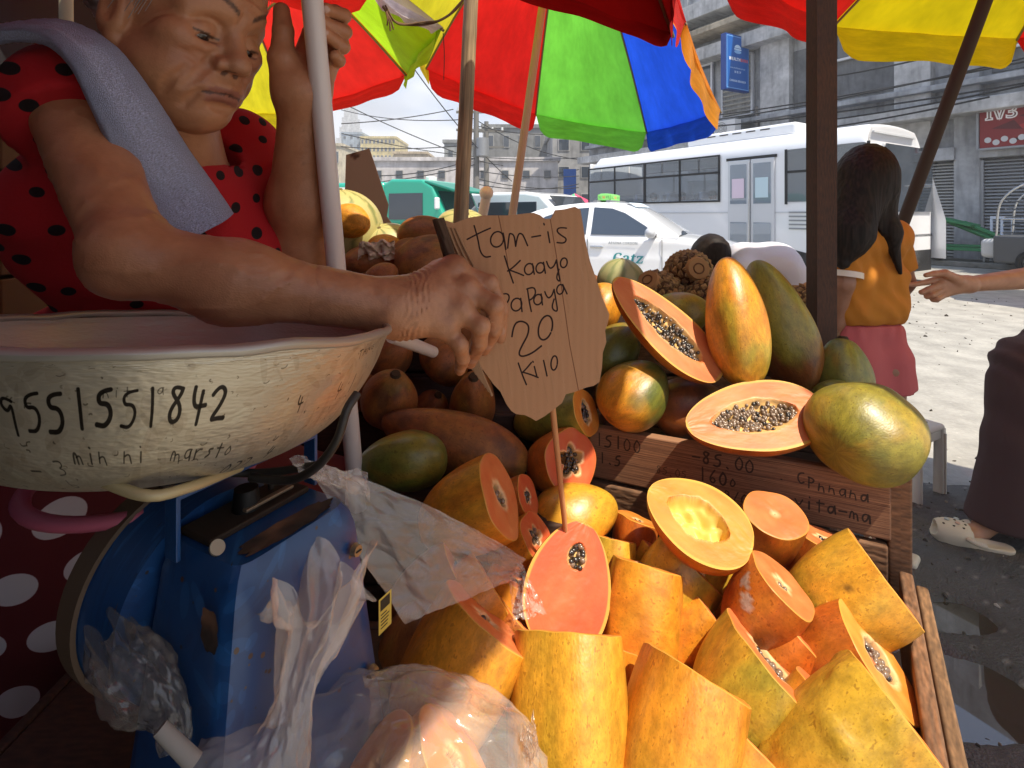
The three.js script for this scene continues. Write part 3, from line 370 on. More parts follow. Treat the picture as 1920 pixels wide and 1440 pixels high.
{ // bus
  const t = thing('bus', 'white city bus with dark windows and folding doors stopped on the street', 'bus'); const dir = V(0.537, 0, 0.844);
  xform(t, V(4.40 + 0.97, 0, -12.4 - 0.62), dir, V(0, 1, 0));
  const white = phys('#e4e6ea', 0.3, { clearcoat: 0.9, clearcoatRoughness: 0.08 }), L = 4.03, W = 1.15;
  const prof = (y) => y < 2.5 ? W : W - 0.32 * ((y - 2.5) / 0.5) ** 2.2;
  const shell = gridGeo(160, 160, (u, v, q) => {
    const s = u * 2 - 1, A = Math.abs(s), sg = Math.sign(s) || 1; let y, z; if (A < 0.45) { z = prof(2.93) * A / 0.45; y = 2.93 + 0.06 * (1 - (A / 0.45) ** 2); } else { y = lerp(2.93, 0.45, (A - 0.45) / 0.55); z = prof(y); }
    const x = -L + v * 2 * L; let nose = 0; const e = sstep(0.90, 1, v); nose = 0.55 * e * e * clamp((y - 1.2) / 1.7) + 0.12 * e; const tail = 0.18 * (1 - sstep(0, 0.05, v)) * clamp((y - 2.2) / 0.7);
    q.set(x - nose * 0.8 + tail, y - 0.42 * (e ** 3) * clamp((y - 2.4) / 0.5) - 0.12 * (1 - sstep(0, 0.04, v)) * clamp((y - 2.6) / 0.3), z * sg * (1 - 0.12 * e * e - 0.05 * (1 - sstep(0, 0.02, v))));
  });
  { const p = shell.attributes.position, ix = shell.index.array, out = [], holes = [[-L + 0.08, -L + 4.54, 1.62, 2.60], [-L + 6.08, -L + 7.55, 1.55, 2.58]]; for (let i = 0; i < ix.length; i += 3) { const cx = (p.getX(ix[i]) + p.getX(ix[i + 1]) + p.getX(ix[i + 2])) / 3, cy = (p.getY(ix[i]) + p.getY(ix[i + 1]) + p.getY(ix[i + 2])) / 3, cz = (p.getZ(ix[i]) + p.getZ(ix[i + 1]) + p.getZ(ix[i + 2])) / 3; if (Math.abs(cz) > 1.0 && holes.some((h) => cx > h[0] && cx < h[1] && cy > h[2] && cy < h[3])) continue; out.push(ix[i], ix[i + 1], ix[i + 2]); } shell.setIndex(out); }
  part('body', shell, white, t);
  part('front_cap', box(0.02, 2.2, 1.96, L - 0.34, 1.45, 0), white, t); part('rear_cap', box(0.02, 2.35, 2.14, -L + 0.03, 1.62, 0), white, t);
  const busGlass = phys(new THREE.Color(0.74, 0.78, 0.82), 0.03, { transmission: 0.92, ior: 1.6, thickness: 0 });
  const pane = (x0, x1, y0, y1, sg, m = busGlass, name = 'window_pane', o = 0.012) => part(name, box(x1 - x0, y1 - y0, 0.01, (x0 + x1) / 2, (y0 + y1) / 2, sg * (W + o)), m, t);
  const frameBar = (x0, x1, y0, y1, sg = 1, m = blackMat, nm = 'window_bar') => part(nm, box(x1 - x0, y1 - y0, 0.016, (x0 + x1) / 2, (y0 + y1) / 2, sg * (W + 0.022)), m, t);
  // left window band: t 0..4.55 from the rear -> local x
  const X = (q) => -L + q;
  for (const [a, b] of [[0.1, 1.15], [1.2, 2.25], [2.33, 3.4], [3.45, 4.5]]) { pane(X(a), X(b), 1.62, 2.22, 1); pane(X(a), X((a + b) / 2) - 0.02, 2.27, 2.6, 1); pane(X((a + b) / 2) + 0.02, X(b), 2.27, 2.6, 1); }
  for (const [a, b] of [[0.1, 4.5], [6.1, 7.5]]) { pane(X(a), X(b), 1.6, 2.58, -1); frameBar(X(a) - 0.05, X(b) + 0.05, 1.55, 1.62, -1); frameBar(X(a) - 0.05, X(b) + 0.05, 2.57, 2.64, -1); } for (const q of [1.2, 2.3, 3.4, 6.8]) frameBar(X(q), X(q) + 0.07, 1.6, 2.58, -1);
  part('inner_floor', box(7.4, 0.05, 2.1, 0, 0.9, 0), std('#5a5d62', 0.8), t); part('ceiling_lining', box(7.2, 0.03, 1.7, -0.1, 2.80, 0), std('#b9bcc0', 0.8), t);
  frameBar(X(0.06), X(4.55), 2.22, 2.27); frameBar(X(0.06), X(4.55), 1.58, 1.62); frameBar(X(0.06), X(4.55), 2.6, 2.64); for (const q of [0.06, 1.15, 2.25, 3.4, 4.5]) frameBar(X(q), X(q) + (q === 2.25 ? 0.08 : 0.05), 1.62, 2.6);
  for (const [a, b] of [[6.1, 6.8], [6.86, 7.5]]) { pane(X(a), X(b), 1.55, 2.12, 1); pane(X(a), X(b), 2.17, 2.58, 1); } frameBar(X(6.05), X(7.6), 2.12, 2.17); frameBar(X(6.05), X(6.1), 1.5, 2.6); frameBar(X(7.55), X(7.6), 1.5, 2.6); frameBar(X(6.8), X(6.86), 1.5, 2.6);
  // folding door
  const door = part('door', box(1.16, 0.06, 0.03, X(5.3), 2.50, W + 0.02), blackMat, t), grey = std('#c7cacf', 0.5), sheetA = std('#d9c7d8', 0.7), sheetB = std('#bcd3dd', 0.7);
  for (const [a, b, m] of [[4.76, 5.29, sheetA], [5.31, 5.84, sheetB]]) {
    part('leaf', rbox(b - a, 1.98, 0.04, 0.02, X((a + b) / 2), 1.48, W + 0.025), grey, door); part('pane', box(b - a - 0.14, 0.85, 0.01, X((a + b) / 2), 1.95, W + 0.052), busGlass, door); part('lower_pane', box(b - a - 0.14, 0.5, 0.01, X((a + b) / 2), 0.88, W + 0.052), busGlass, door);
    part('pasted_notice', box(b - a - 0.24, 0.42, 0.004, X((a + b) / 2), 1.86, W + 0.060), m, door);
  }
  part('hand_rail', rod(V(X(5.3), 0.55, W + 0.08), V(X(5.3), 2.4, W + 0.08), 0.014), chrome, door);
  part('vent_louvre', merge([0, 1, 2, 3, 4].map((i) => box(0.34, 0.03, 0.02, X(6.3), 1.02 + i * 0.08, W + 0.01))), metalGrey, t);
  part('trim_line', box(7.4, 0.03, 0.012, 0, 1.34, W + 0.006), std('#c3c6cb', 0.5), t);
  part('side_marker', new THREE.CylinderGeometry(0.06, 0.06, 0.02, 14).rotateX(Math.PI / 2).scale(1.6, 1, 1).translate(X(7.0), 0.78, W + 0.01), std('#8a2a2a', 0.4), t);
  const ac = part('roof_unit', rbox(2.8, 0.3, 1.4, 0.1, 0.6, 3.08, 0), white, t); part('grille', merge([0, 1, 2, 3, 4, 5].map((i) => box(0.22, 0.025, 0.02, -0.4 + i * 0.34, 3.14, 0.702))), blackMat, ac);
  part('windscreen', box(0.02, 1.2, 1.9, L - 0.30, 1.95, 0).rotateZ(0.0), glassDark, t);
  for (const x of [-2.6, 2.7]) for (const z of [-1, 1]) { wheelParts(t, x, 0.45, z * 1.02, 0.45, 0.26); part('wheel_arch', new THREE.CylinderGeometry(0.56, 0.56, 0.02, 24, 1, false, -Math.PI / 2 - 0.2, Math.PI + 0.4).rotateX(Math.PI / 2).rotateZ(Math.PI / 2 * 0).translate(x, 0.5, z * (W + 0.003)), blackMat, t); }
  part('seat_row', merge([0.7, 1.7, 2.8, 3.8].flatMap((q) => [rbox(0.1, 0.85, 0.9, 0.04, X(q), 1.42, 0.45), rbox(0.1, 0.85, 0.9, 0.04, X(q) + 0.1, 1.42, -0.5)])), std('#b9bdc8', 0.8), t);
  const skirt = part('chassis', box(7.4, 0.4, 2.0, 0, 0.42, 0), blackMat, t);
  // passengers
  const bust = (q, shirt, hair, label) => { const g = thing('person', label, 'person', null, 'bus passengers'); xform(g, t.localToWorld(V(X(q), 1.12, 0.62)), dir, V(0, 1, 0));
    const f = field([[sdEll(V(0, 0.62, 0), V(0.085, 0.115, 0.085)), 0.04], [sdCap(V(0, 0.45, 0), V(0, 0.55, 0), 0.05), 0.04]]); part('head_and_neck', surfaceNets(f, V(-0.15, 0.38, -0.15), V(0.15, 0.76, 0.15), 0.015), std('#8b5b40', 0.6), g);
    const s = field([[sdCap(V(0, 0.38, -0.16), V(0, 0.38, 0.16), 0.09), 0.05], [sdCap(V(0, 0.3, 0), V(0, -0.05, 0), 0.16, 0.17), 0.08], [sdCap(V(0, 0.36, 0.2), V(0.04, 0.1, 0.24), 0.055), 0.05], [sdCap(V(0, 0.36, -0.2), V(0.04, 0.1, -0.24), 0.055), 0.05]]); part('shirt', surfaceNets(s, V(-0.25, -0.28, -0.34), V(0.25, 0.52, 0.34), 0.02), std(shirt, 0.9), g);
    part('hair', new THREE.SphereGeometry(0.1, 16, 12, 0, 6.3, 0, 1.75).scale(0.98, 1.2, 0.98).translate(-0.015, 0.645, 0), std(hair, 0.6), g); };
  t.updateMatrixWorld(true);
  bust(3.05, '#6d7a63', '#1a1512', 'bus passenger in an olive shirt seated by the middle window'); bust(3.95, '#cfd3e0', '#15110f', 'bus passenger in a pale shirt next to the folding doors'); bust(2.1, '#d8dcea', '#2b2724', 'bus passenger in a white shirt seated behind the olive one');
}
{ // green jeepney
  const t = thing('jeepney', 'turquoise green jeepney cab with boxy rear behind the fruit pile', 'jeepney'); xform(t, V(-2.1, 0, -11.0), V(0.93, 0, 0.37), V(0, 1, 0));
  const green = phys('#1f9f86', 0.35, { clearcoat: 0.8, clearcoatRoughness: 0.1 }), dark = phys('#157a68', 0.4);
  part('rear_box', rbox(2.4, 1.35, 1.7, 0.1, -1.25, 1.26, 0), green, t);
  const shape = new THREE.Shape([[-0.05, 0.5], [1.5, 0.5], [2.05, 0.55], [2.1, 0.95], [1.25, 1.12], [0.95, 1.78], [0.75, 1.9], [0.1, 1.92], [-0.05, 1.84]].map(([x, y]) => new THREE.Vector2(x, y)));
  part('cab', new THREE.ExtrudeGeometry(shape, { depth: 1.5, bevelEnabled: true, bevelSize: 0.06, bevelThickness: 0.06, bevelSegments: 3, steps: 1 }).translate(0, 0, -0.75), green, t);
  part('roof_visor', rbox(0.7, 0.05, 1.6, 0.02).rotateZ(-0.28).translate(1.15, 1.82, 0), dark, t);
  for (const q of [-1, 1]) { const d = part('door', rbox(0.86, 0.05, 0.02, 0.008, 0.42, 1.14, q * 0.82), dark, t); part('door_window', box(0.74, 0.5, 0.02, 0.42, 1.45, q * 0.816), glassDark, d); part('seam', box(0.02, 0.9, 0.02, -0.02, 1.1, q * 0.815), blackMat, d); part('rib', box(0.04, 1.1, 0.03, -0.2, 1.25, q * 0.855), dark, d);
    part('stripe', box(0.9, 0.07, 0.01, -1.2, 1.80, q * 0.853), std('#e8ece6', 0.5), t); part('side_mirror', rbox(0.06, 0.22, 0.14, 0.03, 1.2, 1.5, q * 1.0), std('#d5d8dc', 0.4), t); part('mirror_arm', rod(V(1.1, 1.4, q * 0.8), V(1.2, 1.5, q * 1.0), 0.015), chrome, t); for (const x of [1.4, -1.6]) wheelParts(t, x, 0.33, q * 0.68, 0.33, 0.2); }
  part('windscreen', new THREE.PlaneGeometry(1.35, 0.62).rotateY(Math.PI / 2).rotateZ(0.42).translate(1.17, 1.46, 0), glassDark, t); part('ridge_light', rbox(0.1, 0.14, 0.3, 0.03, 0.5, 2.0, 0), std('#dfe3e0', 0.4), t);
}
function van(name, label, px, d, turn, paint, len = 4.3, h = 1.75) {
  const t = thing(name, label, 'van', V((px - 960) * d / 1000, 0, -d)); t.rotation.y = turn; const m = phys(paint, 0.3, { clearcoat: 0.9, clearcoatRoughness: 0.08 });
  const s = new THREE.Shape([[-len / 2, 0.35], [len / 2 - 0.05, 0.35], [len / 2, 0.75], [len / 2 - 0.55, 1.0], [len / 2 - 1.25, h - 0.06], [len / 2 - 1.6, h], [-len / 2 + 0.2, h], [-len / 2, h - 0.25]].map(([x, y]) => new THREE.Vector2(x, y)));
  part('body', new THREE.ExtrudeGeometry(s, { depth: 1.5, bevelEnabled: true, bevelSize: 0.07, bevelThickness: 0.08, bevelSegments: 4 }).translate(0, 0, -0.75), m, t);
  for (const q of [-1, 1]) { for (const [x, w] of [[-len / 2 + 0.75, 1.0], [-len / 2 + 1.9, 0.95], [-len / 2 + 2.75, 0.5]]) part('side_window', rbox(w, 0.5, 0.02, 0.01, x, h - 0.4, q * 0.835), glassDark, t); for (const x of [len / 2 - 0.85, -len / 2 + 0.8]) wheelParts(t, x, 0.32, q * 0.72, 0.32, 0.2); part('side_mirror', rbox(0.1, 0.2, 0.16, 0.04, len / 2 - 1.0, 1.15, q * 0.98), blackMat, t); }
  part('windscreen', new THREE.PlaneGeometry(1.4, 0.85).rotateY(Math.PI / 2).rotateZ(0.72).translate(len / 2 - 0.79, 1.38, 0), glassDark, t); return t;
}
van('van', 'white minivan queued behind the green jeepney', 985, 12.4, -0.62, '#e6e8ec', 4.3, 1.72);
van('van', 'pale silver van half hidden behind the bamboo poles', 890, 14.5, -0.8, '#c9d2dc', 4.0, 1.8);
{ // small pink and green parasol far off
  const t = thing('market_umbrella', 'small pink and green parasol beside the rear of the bus', 'umbrella', V(2.05, 0, -17.5)); const cs = ['#d9466a', '#d9466a', '#3fae7c', '#d7e3dc', '#d9466a', '#3fae7c'];
  for (let i = 0; i < 6; i++) part('panel', new THREE.ConeGeometry(1.1, 0.55, 2, 3, true, i * Math.PI / 3, Math.PI / 3).translate(0, 1.72, 0), std(cs[i], 0.8), t); part('pole', rod(V(0, 0, 0), V(0, 1.95, 0), 0.025), metalGrey, t);
}

// thin haze over the street
scene.fog = new THREE.FogExp2(new THREE.Color(0.80, 0.83, 0.88), 0.0026);
// ---------------------------------------------------------------- umbrellas
const weave = noiseTex(256, (u, v) => 0.5 + 0.22 * Math.sin(u * 2 * Math.PI * 64) * Math.sin(v * 2 * Math.PI * 64) + tnoise(u, v, 12, 2, 3) * 0.3); weave.repeat.set(5, 5);
const clothStain = noiseTex(256, (u, v) => { const a = tnoise(u, v, 5, 7, 4), b = tnoise(u, v, 26, 17, 3), s = sstep(0.33, 0.46, b) * sstep(0, 0.25, a); const k = 0.94 + a * 0.13 + b * 0.05; return [k, k, k]; }, { srgb: true });
const clothCache = new Map();
const canopyCloth = (hex, through) => { const k = hex + through; if (!clothCache.has(k)) clothCache.set(k, phys(hex, 0.95, { transmission: through, thickness: 0, ior: 1.2, specularIntensity: 0.2, bumpMap: weave, bumpScale: 0.0012, map: clothStain })); return clothCache.get(k); };
const bambooMat = std('#ffffff', 0.55, { map: noiseTex(256, (u, v) => { const s = tnoise(u, v * 0.2, 30, 2, 3), a = tnoise(u, v, 6, 6, 3); const k = 0.62 + s * 0.22 + a * 0.18; return [k, k * 0.86, k * 0.66]; }, { srgb: true }) });
const steelRib = std('#8d8266', 0.5, { metalness: 0.5 });
function bambooPole(parent, a, b, r, name = 'pole') { // stem with joints
  const L = a.distanceTo(b), g = gridGeo(18, 60, (u, v, t) => { const y = v * L, j = (y / 0.34) % 1, k = 1 + 0.07 * Math.exp(-(((Math.min(j, 1 - j)) * 0.34 / 0.008) ** 2)) + 0.015 * n3(y * 6, 2, 3); const rr = r * k * lerp(1, 0.86, v), th = -u * 6.28318; t.set(Math.cos(th) * rr, y, Math.sin(th) * rr); }, { closeU: true });
  const m = part(name, g, bambooMat, parent); m.position.copy(a); m.quaternion.setFromUnitVectors(V(0, 1, 0), b.clone().sub(a).normalize()); return m;
}
function umbrella(label, apex, rim, colors, { through = 0.5, valance = 0.15, sag = 0.05, dome = 0.1, pole, poleMat, stretch = true, valanceColors } = {}) {
  const base = pole ? pole[0] : V(apex.x, 0, apex.z), t = thing('market_umbrella', label, 'umbrella', base, 'market umbrellas'), N = rim.length, o = base;
  const cen = rim.reduce((s, p) => s.add(p), V(0, 0, 0)).multiplyScalar(1 / N), A = apex.clone().sub(o);
  const rp = (i, u, tt) => { const a = rim[i], b = rim[(i + 1) % N]; tt.copy(a).lerp(b, u); const k = sag * 4 * u * (1 - u); tt.x += (cen.x - tt.x) * k * 0.5; tt.z += (cen.z - tt.z) * k * 0.5; tt.y += k * 0.25; return tt.sub(o); };
  const q = V(0, 0, 0);
  for (let i = 0; i < N; i++) {
    const seed = i * 3.7 + apex.x * 5, m = canopyCloth(colors[i % colors.length], through);
    const pn = part('panel', gridGeo(20, 22, (u, v, r) => { rp(i, u, q); const vv = 0.015 + 0.985 * v; r.copy(A).lerp(q, vv); r.y += dome * Math.sin(Math.PI * vv) * (1 - 0.55 * 4 * u * (1 - u) * 0.5) - 0.035 * 4 * u * (1 - u) * vv; r.y += 0.010 * fbm(u * 3 + seed, v * 2, seed, 3) * Math.sin(Math.PI * u); }), m, t);
    const vl = Array.isArray(valance) ? valance[i] : valance; if (vl) part('valance', gridGeo(28, 6, (u, v, r) => { rp(i, u, r); const e = Math.min(u, 1 - u), len = vl * (0.10 + 0.90 * Math.sqrt(1 - (1 - clamp(e / 0.13)) ** 2)); const w = 0.012 * Math.sin(u * 17 + seed) * v + 0.022 * fbm(u * 4 + seed, v, 2, 2) * v; const nx = r.x - (cen.x - o.x), nz = r.z - (cen.z - o.z), l = Math.hypot(nx, nz) || 1; r.y -= len * v; r.x += nx / l * (w - 0.02 * v); r.z += nz / l * (w - 0.02 * v); }), canopyCloth((valanceColors || colors)[i % colors.length], through * 0.8), pn);
    const rb = []; for (let k = 0; k <= 10; k++) { const vv = 0.02 + 0.98 * k / 10; const p = A.clone().lerp(rim[i].clone().sub(o), vv); p.y += dome * Math.sin(Math.PI * vv) - 0.012; rb.push(p); }
    const rib = part('rib', tubeOf(rb, 0.006, 14, 5), steelRib, t);
    if (pole && stretch) { const hub = pole[1].clone().lerp(pole[0], 0.28).sub(o); part('stretcher', rod(hub, rb[5], 0.006, 0.006, 5), steelRib, rib); }
  }
  if (pole) { if (poleMat === 'bamboo') bambooPole(t, pole[0].clone().sub(o), pole[1].clone().sub(o), pole[2]); else part('pole', rod(pole[0].clone().sub(o), pole[1].clone().sub(o), pole[2], pole[2] * 0.92, 14), poleMat, t); }
  return t;
}
const XD = (x, y, d) => V(x, y, -d);
// far centre: yellow, red, green, blue, orange
{
  const t = umbrella('wide open umbrella with red, green, blue and orange panels on a thin bamboo pole', XD(0.25, 2.8, 2.35),
    [P(797, 128, 3.0), P(1004, 214, 3.5), P(1213, 248, 3.5), P(1352, 208, 3.0), P(1287, 42, 2.35), XD(0.45, 2.32, 1.65), XD(-0.05, 2.38, 1.5), XD(-0.5, 2.38, 2.0)],
    ['#f32a24', '#7cdc4c', '#2456e4', '#f5a02a', '#ee2a22', '#f5e936', '#f5e936', '#f5e936'], { through: 0.62, pole: [XD(-0.185, 0, 2.62), XD(0.215, 2.78, 2.40), 0.020], poleMat: std('#b79a80', 0.6), valance: 0.15, stretch: false });
  const b = part('base_pipe', rod(P(880, 520, 2.66).sub(t.position), P(914, 358, 2.58).sub(t.position), 0.024), std('#d8c6ac', 0.5), t); part('pipe_collar', new THREE.SphereGeometry(0.034, 12, 10).translate(...P(912, 362, 2.58).sub(t.position).toArray()), std('#e0cfb4', 0.5), b);
}
// left rear: yellow, red, lime, white
umbrella('umbrella with yellow, red and lime panels behind the vendor', XD(-1.35, 2.62, 2.2),
  [P(395, 205, 3.3), P(545, 212, 3.2), P(764, 140, 2.7), P(832, 52, 2.05), P(700, -22, 1.6), XD(-1.2, 2.0, 1.15), XD(-2.2, 2.0, 1.5), XD(-2.6, 2.0, 2.4)],
  ['#f4e832', '#f4332b', '#aee026', '#d6cfd8', '#ee2f26', '#f4e832', '#f4332b', '#f0b832'], { through: 0.62, pole: [XD(-1.5, 0, 2.3), XD(-1.35, 2.6, 2.2), 0.022], poleMat: std('#9b8f78', 0.6), valance: [0.13, 0.10, 0.10, 0.035, 0.1, 0.1, 0.1, 0.1] });
// over the stall: old dark red
umbrella('old dark red umbrella spread over the vendor and the scale', XD(-0.2, 2.34, 0.55),
  [P(1262, 62, 1.66), XD(0.40, 1.90, 1.24), XD(0.60, 1.93, 0.66), XD(0.40, 1.93, 0.10), XD(-0.1, 1.93, -0.6), XD(-0.85, 1.93, -0.35), XD(-1.15, 1.93, 0.5), XD(-0.8, 1.93, 1.1), P(930, -55, 1.30)],
  ['#a81212'], { through: 0.11, valance: 0.07, stretch: false, dome: 0.06 });
// right: red and yellow on a leaning dark pole
umbrella('red and yellow umbrella on a leaning dark wooden pole', XD(2.0, 2.75, 1.3),
  [P(1558, 50, 2.5), P(1906, 72, 2.6), XD(3.3, 2.15, 1.8), XD(3.3, 2.15, 0.8), XD(2.5, 2.15, 0.1), XD(1.30, 2.18, 0.10), XD(0.66, 2.18, 0.80), P(1335, -62, 1.95)],
  ['#efd816', '#e8251c', '#efd816', '#2a9e3a', '#e8251c', '#efd816', '#2250d8', '#e8251c'], { through: 0.42, valance: 0.17, pole: [XD(1.573, 0, 2.78), XD(1.93, 2.58, 1.97), 0.026], poleMat: std('#3a2b20', 0.8), stretch: false });

// one more umbrella off to the right, over the street: its round shade lies on the road
umbrella('round umbrella standing out on the sunny side of the street', XD(9.0, 2.7, 7.2), [0, 1, 2, 3, 4, 5, 6, 7].map((i) => XD(9.0 + 1.35 * Math.cos(i * 0.785), 2.25, 7.2 + 1.35 * Math.sin(i * 0.785))), ['#f32a24', '#f5e936'], { through: 0.3, pole: [XD(9.0, 0, 7.2), XD(9.0, 2.7, 7.2), 0.025], poleMat: std('#8d8a86', 0.6), stretch: false });
{ // rope slung under the lime panel, with a knot and loose ends
  const t = thing('rope', 'twisted brown rope slung under the lime panel with a frayed knot', 'rope', P(722, 6, 1.75)), o = t.position, pt = (l) => l.map((p) => P(...p).sub(o)), m = std('#6a5238', 0.95);
  part('strand', tubeOf(pt([[700, -14, 1.7], [722, 18, 1.72], [740, 40, 1.74], [775, 47, 1.76], [815, 42, 1.78], [850, 22, 1.8], [872, -6, 1.82]]), 0.0045, 40, 6), m, t); part('strand', tubeOf(pt([[722, 10, 1.72], [745, 44, 1.735], [790, 42, 1.76], [830, 36, 1.78], [870, -2, 1.815]]), 0.0036, 40, 6), m, t);
  for (const [x, y] of [[732, 58], [738, 55], [726, 48]]) part('loose_end', tubeOf(pt([[724, 22, 1.72], [(724 + x) / 2 + 2, 38, 1.715], [x, y, 1.72]]), 0.0028, 12, 5), m, t);
  part('thin_string', tubeOf(pt([[831, 62, 2.0], [833, 100, 2.0], [832, 150, 2.0]]), 0.0016, 10, 4), blackMat, t);
}
// ---------------------------------------------------------------- wood
const woodTex = (base, seed) => noiseTex(512, (u, v) => { const g = tnoise(u * 1, v, 3, seed, 2), w = Math.sin((v * 34 + g * 5) * Math.PI * 2) * 0.5 + 0.5, f = tnoise(u * 0.25, v, 120, seed + 2, 3), k = 0.72 + 0.16 * w * 0.5 + f * 0.35 + g * 0.16; return base.map((c) => clamp(c * k)); }, { srgb: true });
const woodOld = std('#ffffff', 0.78, { map: woodTex([0.60, 0.43, 0.30], 3), bumpMap: noiseTex(256, (u, v) => 0.5 + tnoise(u * 0.2, v, 90, 6, 3) * 0.8), bumpScale: 0.002 });
const woodDark = std('#ffffff', 0.8, { map: woodTex([0.30, 0.19, 0.13], 8) }), woodPale = std('#ffffff', 0.8, { map: woodTex([0.60, 0.45, 0.31], 5) });
const plank = (w, h, d, r = 0.004) => { const g = rbox(w, h, d, r), p = g.attributes.position, uv = g.attributes.uv; for (let i = 0; i < p.count; i++) uv.setXY(i, p.getX(i) / 0.5, (p.getY(i) + p.getZ(i)) / 0.5); return g; };
// stall axes: U to the right and nearer, VV away
const U = V(0.905, 0, 0.425).normalize(), VV = V(0.425, 0, -0.905).normalize();
const S0 = V(0.61, 0, -0.86);                                  // near right corner of the back crate
const st = (u, y, v) => S0.clone().addScaledVector(U, u).addScaledVector(VV, v).setY(y);
const inStall = (t) => xform(t, S0.clone(), U, V(0, 1, 0));
{
  const t = thing('stall_table', 'rough wooden trestle table carrying the fruit crates', 'table'); inStall(t);
  for (let i = 0; i < 8; i++) part('plank', plank(1.86, 0.03, 0.186, 0.004).translate(-0.98, 0.595, 0.45 - i * 0.19), woodDark, t);
  for (const [x, z] of [[-0.12, 0.42], [-1.85, 0.42], [-0.12, -0.75], [-1.85, -0.75]]) part('leg', plank(0.07, 0.58, 0.07).translate(x, 0.29, z), woodDark, t);
}
{ // front tray: low sides, boarded floor
  const t = thing('fruit_tray', 'low wooden tray heaped with cut papayas', 'tray'); inStall(t);
  for (let i = 0; i < 4; i++) part('floor_board', plank(0.74, 0.02, 0.114).translate(-0.40, 0.632, 0.065 + i * 0.118), woodOld, t);
  { const a = P(1702, 1092, 0.80), b = P(1764, 1450, 0.525), dir = b.clone().sub(a).setY(0), L = dir.length(), g = new THREE.Group(); t.updateMatrixWorld(true); const add = (nm, geo, m) => { const o = part(nm, geo, m, t); const w = new THREE.Matrix4().makeBasis(dir.clone().normalize(), V(0, 1, 0), dir.clone().normalize().cross(V(0, 1, 0))).setPosition(a.clone().lerp(b, 0.5).setY(0.69)); o.applyMatrix4(t.matrixWorld.clone().invert().multiply(w)); }; add('side_board', plank(L + 0.06, 0.115, 0.018), woodOld); add('side_batten', plank(L + 0.06, 0.05, 0.016).translate(0, 0.018, -0.020), woodPale); }
  part('end_board', plank(0.72, 0.08, 0.02).translate(-0.42, 0.66, 0.545), woodOld, t);
}
{ // back crate with handwriting on its front planks
  const t = thing('wooden_crate', 'weathered wooden crate with scrawled numbers on its front planks', 'crate'); inStall(t);
  const scrawl = canvasTex(2048, 384, (c, w, h) => {
    const r = rng(12); c.fillStyle = '#9a7052'; c.fillRect(0, 0, w, h);
    for (let i = 0; i < 2200; i++) { const y = r() * h, x = r() * w; c.strokeStyle = ['rgba(60,32,18,.20)', 'rgba(170,120,80,.20)', 'rgba(40,22,12,.16)'][i % 3]; c.lineWidth = 1 + r() * 3; c.beginPath(); c.moveTo(x, y); c.bezierCurveTo(x + 140, y + r() * 8 - 4, x + 240, y + r() * 10 - 5, x + 300 + r() * 300, y + r() * 12 - 6); c.stroke(); }
    const wr = (q, x, y, sz, adv, al = 0.75, rot = 0.02, sd = 3) => scribble(c, q, x, y, sz, adv, { color: '#1d120c', alpha: al, rot, seed: sd, width: 0.13 });
    wr('15|00', 60, 130, 90, 74); wr('1.5', 90, 260, 80, 60); wr('-85.00', 800, 120, 86, 74); wr('160o', 850, 240, 90, 70); wr('.9/01', 960, 345, 70, 60); wr('. C', 1380, 130, 76, 60); wr('Pnnana', 1560, 150, 70, 62, 0.8, 0.05); wr('vita-ma', 1480, 280, 80, 66, 0.85, 0.04); wr('85.05', 540, 250, 54, 46, 0.5); wr('mit', 560, 330, 60, 50, 0.4);
  });
  const front = plank(0.50, 0.10, 0.022); { const p = front.attributes.position, n = front.attributes.normal, uv = front.attributes.uv; for (let i = 0; i < p.count; i++) if (n.getZ(i) > 0.8) uv.setXY(i, p.getX(i) / 0.50 + 0.5, p.getY(i) / 0.10 + 0.5); }
  part('front_plank', front.translate(-0.25, 0.828, 0.0), std('#ffffff', 0.75, { map: scrawl }), t);
  part('front_plank', plank(0.49, 0.065, 0.02).translate(-0.25, 0.738, 0.006), woodOld, t);
  for (const x of [0.012, -0.51]) part('corner_post', plank(0.032, 0.20, 0.05).translate(x, 0.785, -0.016), woodOld, t);
  part('corner_post', plank(0.032, 0.20, 0.05).translate(0.012, 0.785, -0.45), woodOld, t); part('corner_post', plank(0.032, 0.20, 0.05).translate(-0.51, 0.785, -0.45), woodOld, t);
  for (const x of [0.012, -0.51]) for (const y of [0.828, 0.74]) part('side_plank', plank(0.018, 0.085, 0.384).translate(x, y, -0.233), woodOld, t);
  for (const y of [0.828, 0.74]) part('back_plank', plank(0.49, 0.085, 0.018).translate(-0.25, y, -0.475), woodOld, t);
  for (let i = 0; i < 5; i++) part('floor_board', plank(0.49, 0.016, 0.08).translate(-0.25, 0.845, -0.065 - i * 0.088), woodDark, t);
  for (const z of [-0.05, -0.42]) part('riser', plank(0.5, 0.07, 0.05).translate(-0.25, 0.648, z), woodDark, t);
}
{ // cardboard under the crate's front edge
  const t = single('cardboard_flap', plank(0.36, 0.075, 0.006).translate(0, 0, 0), std('#8a5a38', 0.9), 'brown cardboard strip tucked under the crate front', 'cardboard'); xform(t, st(-0.16, 0.657, 0.0).addScaledVector(VV, -0.022), U, V(0, 1, 0)); t.position.y = 0.659;
}
